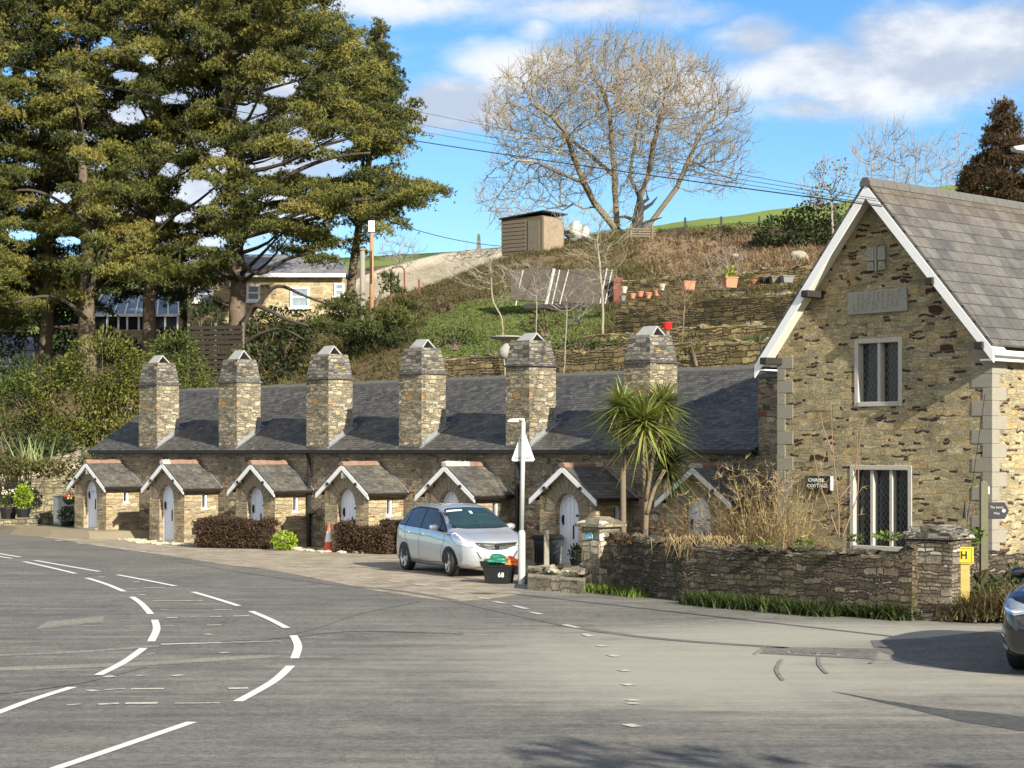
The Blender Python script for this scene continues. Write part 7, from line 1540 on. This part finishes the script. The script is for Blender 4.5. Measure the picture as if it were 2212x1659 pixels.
# ================================================================ CARS
def smooth_interp(x, xp, fp, k=2):
    xi = np.linspace(xp[0], xp[-1], 400); y = np.interp(xi, xp, fp)
    for _ in range(k * 4): y[1:-1] = (y[:-2] + 2 * y[1:-1] + y[2:]) / 4
    return np.interp(x, xi, y)
def car(name, label, loc, rz, P, mats, plate, parts='all'):
    T = thing(name, label, 'car', loc, rz)
    x0, x1 = P['x'][0], P['x'][-1]; nx_ = 96; tt = np.linspace(0, 1, nx_); X = x0 + (x1 - x0) * (.5 - .5 * np.cos(np.pi * tt)) * .55 + (x1 - x0) * tt * .45
    zt = smooth_interp(X, P['x'], P['zt'], 1); hw = smooth_interp(X, P['x'], P['hw'], 1); hr = smooth_interp(X, P['x'], P['hr'], 1); zb = smooth_interp(X, P['x'], P['zb'], 1); belt = np.minimum(smooth_interp(X, P['x'], P['belt'], 1), zt - .05)
    NR = 34; V = []
    for i in range(nx_):
        w, r_, t_, b_, bl = hw[i], hr[i], zt[i], zb[i], belt[i]; mid = b_ + (bl - b_) * .45
        up_ = max(0.0, min(1.0, (t_ - bl - .05) / .35))
        # outline from sill centre round to roof centre
        pts = [(0, b_), (w * .80, b_), (w * .955, b_ + .05), (w * .985, b_ + .16), (w, mid), (w * .985, mid + (bl - mid) * .6), (w * (.955), bl), (w * .93, bl + .03)]
        rr = r_ * up_ + w * .86 * (1 - up_)
        pts += [(rr + (w * .93 - rr) * .5, bl + (t_ - bl) * .45), (rr * 1.0, bl + (t_ - bl) * .82), (rr * .90, bl + (t_ - bl) * .955), (rr * .6, t_ - .012), (0, t_)]
        pts = np.array(pts); s = np.concatenate([[0], np.cumsum(np.linalg.norm(np.diff(pts, axis=0), axis=1))]); q = np.linspace(0, s[-1], 180); yy = np.interp(q, s, pts[:, 0]); zz = np.interp(q, s, pts[:, 1])
        for _ in range(10): yy[1:-1] = (yy[:-2] + 2 * yy[1:-1] + yy[2:]) / 4; zz[1:-1] = (zz[:-2] + 2 * zz[1:-1] + zz[2:]) / 4
        ii_ = np.linspace(0, 179, NR).astype(int); ring = [(X[i], y, z) for y, z in zip(yy[ii_], zz[ii_])]
        ring += [(X[i], -y, z) for y, z in zip(yy[ii_][-2:0:-1], zz[ii_][-2:0:-1])]; V += ring
    m_ = 2 * NR - 2; F = [(i * m_ + j, i * m_ + (j + 1) % m_, (i + 1) * m_ + (j + 1) % m_, (i + 1) * m_ + j) for i in range(nx_ - 1) for j in range(m_)]
    F += [tuple(range(m_))[::-1], tuple(range((nx_ - 1) * m_, nx_ * m_))]
    mb = MB(); mb.add(V, F); body = mb.build('body', mats['paint'], T, smooth=True, flat_uv=False)
    bv = BVHTree.FromPolygons([Vector(v) for v in V], F)
    def decal(nm, poly, mode, mat, parent=T, off=.004, res=.05, ang=0.0, side=1, thick=False):
        """outline in a view plane, dropped onto the body: side (x,z), front (y,z), top (x,y), diag (u,z)"""
        n = len(poly); ed = []
        for i in range(n):
            a, b = Vector(poly[i]), Vector(poly[(i + 1) % n]); k = max(1, int((b - a).length / res)); ed += [a.lerp(b, j / k) for j in range(k)]
        us = [p.x for p in ed]; vs_ = [p.y for p in ed]; inn = []
        u = min(us) + res
        while u < max(us):
            v = min(vs_) + res
            while v < max(vs_): inn.append(Vector((u, v))); v += res
            u += res
        co, _, fs, *_ = delaunay_2d_cdt(ed + inn, [], [list(range(len(ed)))], 1, 1e-5)
        out = []; nn = []
        for c in co:
            if mode == 'side': o, d = Vector((c.x, side * 3, c.y)), Vector((0, -side, 0))
            elif mode == 'front': o, d = Vector((4, c.x, c.y)), Vector((-1, 0, 0))
            elif mode == 'back': o, d = Vector((-4, c.x, c.y)), Vector((1, 0, 0))
            elif mode == 'screen': dz = Vector((-.62, 0, -.78)).normalized(); o, d = Vector((0, c.x, c.y)) - dz * 4 + Vector((P['ws'], 0, 0)), dz
            else:
                f = Vector((math.cos(ang), side * math.sin(ang), 0)); r_ = Vector((-math.sin(ang), side * math.cos(ang), 0)); o, d = f * 4 + r_ * c.x + Vector((0, 0, c.y)), -f
            h = bv.ray_cast(o, d)
            if h[0] is None: out.append(None); nn.append(None); continue
            nrm = h[1] if h[1].dot(d) < 0 else -h[1]; out.append(h[0] + nrm * off); nn.append(nrm)
        ok = [tuple(f) for f in fs if all(out[i] is not None for i in f) and max((out[f[a]] - out[f[b]]).length for a in range(len(f)) for b in range(a)) < res * 6]
        used = sorted({i for f in ok for i in f}); mp = {q: k for k, q in enumerate(used)}
        mb = MB(); mb.add([tuple(out[i]) for i in used], [tuple(mp[i] for i in f) for f in ok])
        o = mb.build(nm, mat, parent, smooth=True, flat_uv=False, fix=False)
        if not ok: return o
        # face outwards
        for p in o.data.polygons:
            if p.normal.dot(nn[used[p.vertices[0]]]) < 0: p.flip()
        o.data.update(); return o
    def line(nm, pts, mode, w, mat, parent=T, **k):
        P_ = [Vector(p) for p in pts]; L, Rr = strip(P_, w); return decal(nm, L + Rr[::-1], mode, mat, parent, res=.06, **k)
    wr = P['wr']; ax = P['axles']
    for s in (1, -1):
        for a in ax:
            circ = [(a + (wr + .052) * math.cos(q * math.pi / 14), wr + (wr + .052) * math.sin(q * math.pi / 14)) for q in range(29) if wr + (wr + .052) * math.sin(q * math.pi / 14) > P['sill'] - .02]
            decal('wheel_arch', circ, 'side', mats['black'], body, side=s, off=.004)
        for nm, poly in P['side_glass']: decal(nm, poly, 'side', mats['glass'], T, side=s, off=.004)
        for poly in P['pillar']: decal('window_surround', poly, 'side', mats['black'], body, side=s, off=.002)
        hc = Vector((sum(p[0] for p in P['headlight']) / len(P['headlight']), sum(p[1] for p in P['headlight']) / len(P['headlight'])))
        decal('headlight_gap', [tuple(hc + (Vector(p) - hc) * 1.07) for p in P['headlight']], 'diag', mats['dark'], body, side=s, ang=P['hl_ang'], off=.003, res=.03)
        hl = decal('headlight', P['headlight'], 'diag', mats['lamp'], T, side=s, ang=P['hl_ang'], off=.006, res=.03)
        if P.get('hl_inner'): decal('lamp_reflector', P['hl_inner'], 'diag', mats['reflector'], hl, side=s, ang=P['hl_ang'], off=.011, res=.03)
        decal('fog_lamp_recess', P['fog'], 'diag', mats['fog_mat'], T, side=s, ang=P['hl_ang'], off=.005, res=.03)
        if P.get('drl'): decal('running_light', P['drl'], 'diag', mats['reflector'], T, side=s, ang=P['hl_ang'], off=.009, res=.02)
        for pts in P['seams']: line('door_seam', pts, 'side', .010, mats['seam'], body, side=s, off=.003)
        for xh, zh in P['handles']:
            h = bv.ray_cast(Vector((xh, s * 3, zh)), Vector((0, -s, 0)))[0]; m = MB(); m.box(h.x - .09, h.x + .09, min(h.y, h.y + s * .035), max(h.y, h.y + s * .035), zh - .016, zh + .016); m.build('door_handle', mats['paint'], T, bevel=.01)
        mx, mz = P['mirror']; h = bv.ray_cast(Vector((mx, s * 3, mz)), Vector((0, -s, 0)))[0]; y = h.y; m = MB(); m.blob((mx + .02, y + s * .15, mz + .04), (.07, .115, .075), 1, 3, .02); MI = m.build('wing_mirror', mats['paint'], T, smooth=True)
        m = MB(); m.tube([(mx, y - s * .02, mz - .02), (mx + .01, y + s * .09, mz + .0)], .028, 8); m.build('mirror_arm', mats['black'], MI); m = MB(); m.box(mx - .055, mx - .045, *sorted((y + s * .07, y + s * .23)), mz - .02, mz + .09); m.build('mirror_glass', mats['reflector'], MI)
        for a in ax:
            yo = s * (P['track']); m = MB(); front = a == max(ax); st_ = P['steer'] if front else 0
            Mw = Matrix.Translation((a, yo, wr)) @ Matrix.Rotation(st_, 4, 'Z') @ Matrix.Rotation(-s * math.pi / 2, 4, 'X'); m.M = Mw
            tw = .095; m.lathe([(wr * .66, -tw), (wr * .93, -tw), (wr * .985, -tw * .8), (wr, -tw * .4), (wr, tw * .4), (wr * .985, tw * .8), (wr * .93, tw), (wr * .66, tw)], 40); WH = m.build('wheel', mats['black'], T, smooth=True)
            m = MB(); m.M = Mw; m.lathe([(.001, tw * .25), (wr * .60, tw * .25), (wr * .62, tw * .7), (wr * .67, tw * .98), (wr * .67, tw * .6), (wr * .63, tw * .2)], 40); m.build('rim_barrel', mats['dark'], WH)
            m = MB(); m.M = Mw; m.lathe([(wr * .61, tw * .75), (wr * .635, tw * 1.02), (wr * .675, tw * 1.02), (wr * .68, tw * .8)], 40)
            ns = P['spokes']
            for q in range(ns):
                th = 2 * math.pi * q / ns; c_, s_ = math.cos(th), math.sin(th); w0, w1 = .030, .045
                def pp(r, w, z): return (r * c_ - w * s_, r * s_ + w * c_, z)
                vs_ = [pp(.02, -w0, tw * .8), pp(.02, w0, tw * .8), pp(wr * .64, w1, tw * .98), pp(wr * .64, -w1, tw * .98), pp(.02, -w0, tw * .4), pp(.02, w0, tw * .4), pp(wr * .64, w1, tw * .5), pp(wr * .64, -w1, tw * .5)]
                m.add(vs_, [(0, 1, 2, 3), (7, 6, 5, 4), (0, 4, 5, 1), (1, 5, 6, 2), (2, 6, 7, 3), (3, 7, 4, 0)])
            m.lathe([(.001, tw * .92), (.045, tw * .88), (.05, tw * .4)], 16); m.build('alloy_rim', mats['alloy'], WH)
    decal('windscreen_surround', P['screen_out'], 'screen', mats['black'], body, off=.0025); WS = decal('windscreen', P['screen'], 'screen', mats['screen_glass'], T, off=.006)
    for pts in P.get('wipers', ()): line('wiper', pts, 'screen', .018, mats['black'], WS, off=.02)
    for nm, poly, mt in P.get('screen_bits', ()): decal(nm, poly, 'screen', mats[mt], WS, off=.009, res=.03)
    for nm, poly, mt, of in P['front']: decal(nm, poly, 'front', mats[mt], T, off=of, res=.03)
    if P.get('hood'):
        for pts in P['hood']: line('bonnet_seam', pts, 'front', .008, mats['seam'], body, off=.004)
    # plate and badge
    px_, pz, pw, ph = P['plate']; h = bv.ray_cast(Vector((4, 0, pz)), Vector((-1, 0, 0)))[0]; m = MB(); m.box(h.x + .004, h.x + .022, -pw / 2, pw / 2, pz - ph / 2, pz + ph / 2); PLt = m.build('number_plate', mats['plate'], T)
    text('registration', plate, ph * .92, mats['dark_letters'], PLt, Matrix.Translation((h.x + .024, 0, pz)) @ Matrix.Rotation(R(90), 4, 'Z') @ Matrix.Rotation(R(90), 4, 'X'), .001)
    bz = P['badge']; h = bv.ray_cast(Vector((4, 0, bz)), Vector((-1, 0, 0)))[0]; m = MB(); hx_ = h.x + .012; s_ = P['badge_s']
    m.prism([(-s_, s_ * .85), (-s_ * .8, s_), (s_ * .8, s_), (s_, s_ * .85), (s_ * .72, -s_ * .85), (s_ * .6, -s_), (-s_ * .6, -s_), (-s_ * .72, -s_ * .85)], 'x', hx_, hx_ + .012); m.M = Matrix.Translation((0, 0, bz)); m.v = [(a, b, c + bz) for a, b, c in m.v]; BG = m.build('badge', mats['dark'], T)
    m = MB(); k = s_
    for q in ([(-k, k), (-k * .6, k), (-k * .42, -k), (-k * .7, -k)], [(k, k), (k * .6, k), (k * .42, -k), (k * .7, -k)], [(-k * .55, k * .12), (k * .55, k * .12), (k * .5, -k * .2), (-k * .5, -k * .2)]): m.prism(q, 'x', hx_ + .013, hx_ + .02)
    m.v = [(a, b, c + bz) for a, b, c in m.v]; m.build('badge_emblem', mats['chrome'], BG)
    return T
def carpaint(name, col, metal, rough):
    m, t, b = new_mat(name); n = t.noise(t.n('ShaderNodeTexCoord').outputs['Object'], 2.0, 3)
    t.put(b.inputs['Base Color'], t.mix(n, tuple(q * .94 for q in col), col)); b.inputs['Metallic'].default_value = metal; b.inputs['Roughness'].default_value = rough; b.inputs['Coat Weight'].default_value = 1.0; b.inputs['Coat Roughness'].default_value = .04; return m
CM = dict(black=plain('tyre_black', (.012, .012, .012), .6), dark=plain('dark_trim', (.02, .02, .022), .35), glass=glassy('car_side_glass', (.045, .045, .045), .10), screen_glass=glassy('windscreen_glass', (.02, .04, .045), .02), seam=plain('panel_gap', (.03, .03, .032), .6),
          alloy=plain('alloy_wheel', (.55, .56, .58), .3, metal=.8), chrome=plain('chrome', (.85, .86, .88), .08, metal=1.0), reflector=plain('lamp_silver', (.85, .87, .90), .15, metal=.5), plate=plain('plate_white', (.75, .74, .66), .4, var=.02), dark_letters=plain('plate_letters', (.03, .03, .035), .5),
          fog_mat=plain('fog_surround', (.45, .47, .50), .25, metal=.5), white=plain('sticker_white', (.72, .80, .74), .4), grille=plain('grille_black', (.010, .010, .011), .35))
silver = dict(CM, paint=carpaint('silver_paint', (.54, .55, .57), .60, .36), lamp=plain('headlamp_clear', (.80, .82, .86), .10, metal=.2, var=.3, sc=14))
JZ = dict(x=[-1.95, -1.93, -1.88, -1.78, -1.62, -1.40, -1.05, -.5, 0, .28, .60, .92, 1.18, 1.35, 1.55, 1.72, 1.84, 1.91, 1.95],
  zt=[.66, .86, 1.08, 1.27, 1.42, 1.50, 1.535, 1.54, 1.52, 1.475, 1.34, 1.16, 1.02, .965, .915, .86, .80, .73, .62],
  hw=[.62, .70, .77, .81, .83, .845, .848, .848, .848, .848, .847, .845, .84, .83, .80, .74, .66, .58, .50],
  hr=[.46, .50, .52, .54, .56, .575, .59, .60, .60, .60, .62, .66, .70, .70, .68, .62, .55, .45, .40],
  zb=[.36, .26, .22, .20, .19, .18, .18, .18, .18, .18, .18, .18, .18, .18, .18, .19, .21, .24, .34],
  belt=[.60, .80, .95, 1.0, 1.01, 1.01, 1.0, .985, .97, .96, .94, .92, .91, .90, .87, .82, .75, .68, .58],
  wr=.302, axles=(-1.25, 1.25), track=.748, sill=.20, steer=R(-7), spokes=5, ws=.70, hl_ang=R(45),
  side_glass=[('quarter_window', [(-1.62, 1.06), (-1.30, 1.03), (-1.22, 1.36), (-1.36, 1.36), (-1.50, 1.27)]), ('rear_window', [(-1.24, 1.03), (-.42, 1.00), (-.42, 1.42), (-.90, 1.42), (-1.16, 1.38)]), ('front_window', [(-.36, 1.00), (.56, .975), (.62, 1.08), (.36, 1.29), (.08, 1.40), (-.36, 1.42)]), ('corner_window', [(.64, .975), (1.02, .96), (.70, 1.13)])],
  pillar=[[(-1.68, 1.03), (1.10, .94), (.70, 1.18), (.38, 1.345), (.08, 1.435), (-.40, 1.455), (-.92, 1.455), (-1.25, 1.405), (-1.40, 1.385), (-1.54, 1.29)]],
  headlight=[(-.33, .93), (-.42, .80), (-.58, .70), (-.92, .655), (-1.02, .68), (-.90, .74), (-.68, .86), (-.46, .95)], hl_inner=[(-.42, .89), (-.48, .80), (-.62, .74), (-.80, .72), (-.64, .82), (-.48, .91)],
  fog=[(-.62, .37), (-.60, .30), (-.86, .30), (-.96, .34), (-.84, .42), (-.66, .43)],
  seams=[[(-.39, .99), (-.38, .6), (-.36, .24)], [(.98, .94), (1.0, .75), (.86, .55), (.84, .24)], [(-1.28, 1.02), (-1.22, .80), (-.98, .55), (-.86, .24)], [(-.8, .28), (0, .27), (.8, .30)], [(1.1, .90), (1.40, .88)]], handles=[(-.22, .86), (-1.05, .88)], mirror=(.66, 1.0),
  screen_out=None, screen=None, front=[('upper_grille', [(-.50, .745), (-.30, .735), (0, .725), (.30, .735), (.50, .745), (.44, .665), (.22, .595), (0, .585), (-.22, .595), (-.44, .665)], 'grille', .006), ('grille_bar', [(-.44, .712), (0, .690), (.44, .712), (.42, .695), (0, .668), (-.42, .695)], 'chrome', .010), ('lower_intake', [(-.42, .36), (.42, .36), (.36, .25), (-.36, .25)], 'grille', .006), ('bumper_crease', [(-.50, .56), (-.46, .56), (-.36, .40), (-.39, .40)], 'seam', .004), ('bumper_crease', [(.50, .56), (.46, .56), (.36, .40), (.39, .40)], 'seam', .004)],
  plate=(0, .475, .52, .115), badge=.655, badge_s=.052, hood=None)
# the screen is outlined in (y,z) seen along the slope of the glass
JZ['screen'] = [(-.66, .58), (-.35, .51), (0, .495), (.35, .51), (.66, .58), (.555, 1.80), (.44, 1.88), (0, 1.91), (-.44, 1.88), (-.555, 1.80)]
JZ['screen_out'] = [(-.69, .53), (-.35, .43), (0, .41), (.35, .43), (.69, .53), (.585, 1.84), (.46, 1.93), (0, 1.96), (-.46, 1.93), (-.585, 1.84)]
JZ['wipers'] = [[(-.62, .60), (.02, .60)], [(.05, .56), (.60, .62)]]
JZ['screen_bits'] = [('dashboard_ticket', [(-.03, 1.42), (.03, 1.42), (.03, 1.62), (-.03, 1.62)], 'white'), ('tax_sticker', [(-.54, 1.62), (-.16, 1.66), (-.16, 1.78), (-.52, 1.74)], 'white')]
hd = Vector((1.07, -2.25, 0)).normalized(); rt = Vector((hd.y, -hd.x, 0)); rw, fw_ = gp(876, 1231), gp(972, 1246); mid = (rw + fw_) / 2 - rt * .80; mid.z = 0
car('silver_car', 'silver five-door hatchback parked facing the camera in front of the fifth porch', mid, math.atan2(hd.y, hd.x), JZ, silver, 'YF61 LFB')
# dark car cut by the right edge
black = dict(CM, paint=carpaint('black_paint_car', (.012, .012, .016), .2, .12), lamp=plain('dark_headlamp', (.30, .34, .40), .06, metal=.4, var=.4, sc=8))
SV = dict(x=[-2.3, -2.27, -2.2, -2.1, -1.9, -1.6, -1.1, -.4, .15, .5, .85, 1.15, 1.40, 1.65, 1.90, 2.08, 2.20, 2.27, 2.32],
  zt=[.80, 1.0, 1.22, 1.42, 1.57, 1.65, 1.70, 1.70, 1.67, 1.57, 1.38, 1.20, 1.10, 1.06, 1.01, .96, .89, .80, .66],
  hw=[.66, .76, .84, .88, .91, .92, .925, .925, .925, .925, .925, .92, .92, .915, .89, .84, .77, .70, .60],
  hr=[.5, .55, .58, .60, .62, .64, .65, .66, .66, .66, .68, .72, .76, .78, .76, .70, .62, .55, .45],
  zb=[.46, .34, .28, .24, .22, .21, .21, .21, .21, .21, .21, .21, .21, .21, .22, .24, .27, .31, .40],
  belt=[.72, .92, 1.08, 1.13, 1.14, 1.14, 1.13, 1.11, 1.09, 1.08, 1.06, 1.04, 1.03, 1.0, .95, .90, .83, .75, .62],
  wr=.355, axles=(-1.38, 1.33), track=.82, sill=.24, steer=0, spokes=5, ws=.85, hl_ang=R(40),
  side_glass=[('rear_window', [(-1.45, 1.18), (-.38, 1.15), (-.38, 1.55), (-1.0, 1.56), (-1.3, 1.48)]), ('front_window', [(-.32, 1.15), (.75, 1.11), (.45, 1.38), (.1, 1.54), (-.32, 1.56)])],
  pillar=[[(-1.55, 1.15), (.92, 1.08), (.55, 1.38), (.15, 1.59), (-.35, 1.61), (-1.02, 1.61), (-1.38, 1.52)]],
  headlight=[(-.62, .93), (-.66, .82), (-.98, .74), (-1.12, .78), (-1.06, .86), (-.80, .93)], hl_inner=[(-.68, .855), (-.70, .83), (-.98, .765), (-1.06, .79), (-.96, .795)],
  fog=[(-.66, .38), (-.70, .33), (-.84, .32), (-.86, .37), (-.76, .40)], drl=[(-.56, .60), (-.555, .52), (-.80, .475), (-.80, .495), (-.60, .545), (-.59, .60)],
  seams=[[(-.35, 1.13), (-.34, .7), (-.32, .3)], [(1.0, 1.05), (1.0, .8), (.9, .55), (.88, .3)]], handles=[(-.15, .95), (-1.1, .97)], mirror=(.72, 1.12),
  front=[('upper_grille', [(-.52, .82), (.52, .82), (.42, .60), (.30, .52), (-.30, .52), (-.42, .60)], 'grille', .006), ('grille_chrome', [(-.50, .80), (-.465, .80), (-.385, .60), (-.30, .51), (-.31, .49), (-.41, .58)], 'chrome', .012), ('grille_chrome', [(.50, .80), (.465, .80), (.385, .60), (.30, .51), (.31, .49), (.41, .58)], 'chrome', .012), ('lower_intake', [(-.5, .40), (.5, .40), (.44, .30), (-.44, .30)], 'grille', .006)],
  plate=(0, .46, .52, .115), badge=.70, badge_s=.05, hood=None)
SV['screen'] = [(-.78, .60), (0, .52), (.78, .60), (.62, 2.25), (0, 2.32), (-.62, 2.25)]; SV['screen_out'] = [(-.83, .54), (0, .45), (.83, .54), (.67, 2.32), (0, 2.39), (-.67, 2.32)]
hd = Vector((-.50, -.866, 0)); rt = Vector((hd.y, -hd.x, 0)); fc = gp(2178, 1458); fc.z = 0
cen = fc - hd * 2.02 - rt * .78
car('dark_car', 'glossy black sport utility car entering at the right edge, only its front corner in view', cen, math.atan2(hd.y, hd.x), SV, black, 'WK18 HZA')
# ================================================================ ROADSIDE TREES whose shadows fall over the road
def shade_tree(label, loc, h, crown, n, seed):
    T = thing('roadside_tree', label, 'tree', loc, 0, 'trees beside the road behind the photographer'); m = MB(); rg = random.Random(seed); m.tube([(0, 0, -.2), (.1, 0, h * .4), (0, .1, h * .8)], [.28, .2, .06], 10)
    for _ in range(16): a = rg.uniform(0, 6.28); z = rg.uniform(.3, .8) * h; m.tube([(0, 0, z), (math.cos(a) * crown * .5, math.sin(a) * crown * .5, z + crown * .25), (math.cos(a) * crown * .9, math.sin(a) * crown * .9, z + crown * .3)], [.07, .04, .01], 5)
    m.build('trunk', M['bark'], T); bl = [(rg.uniform(-.6, .6) * crown, rg.uniform(-.6, .6) * crown, h * rg.uniform(.5, 1.0), crown * rg.uniform(.3, .5), crown * rg.uniform(.3, .5), crown * .25) for _ in range(9)]
    leaves('crown', blob_pts(bl, n, seed, .8), .16, M['leaf_pine_dark'], T, seed)
shade_tree('evergreen tree right of the road behind the viewpoint, casting the foreground shade', (11.0, 3.4, 0), 7.4, 2.8, 55, 1)
shade_tree('second evergreen tree farther left behind the viewpoint, shading the near road', (3.9, -.6, 0), 8.4, 2.7, 55, 2)
shade_tree('third evergreen tree at the right verge beyond the frame, shading the road corner', (15.5, 3.5, 0), 7.4, 2.6, 45, 3)
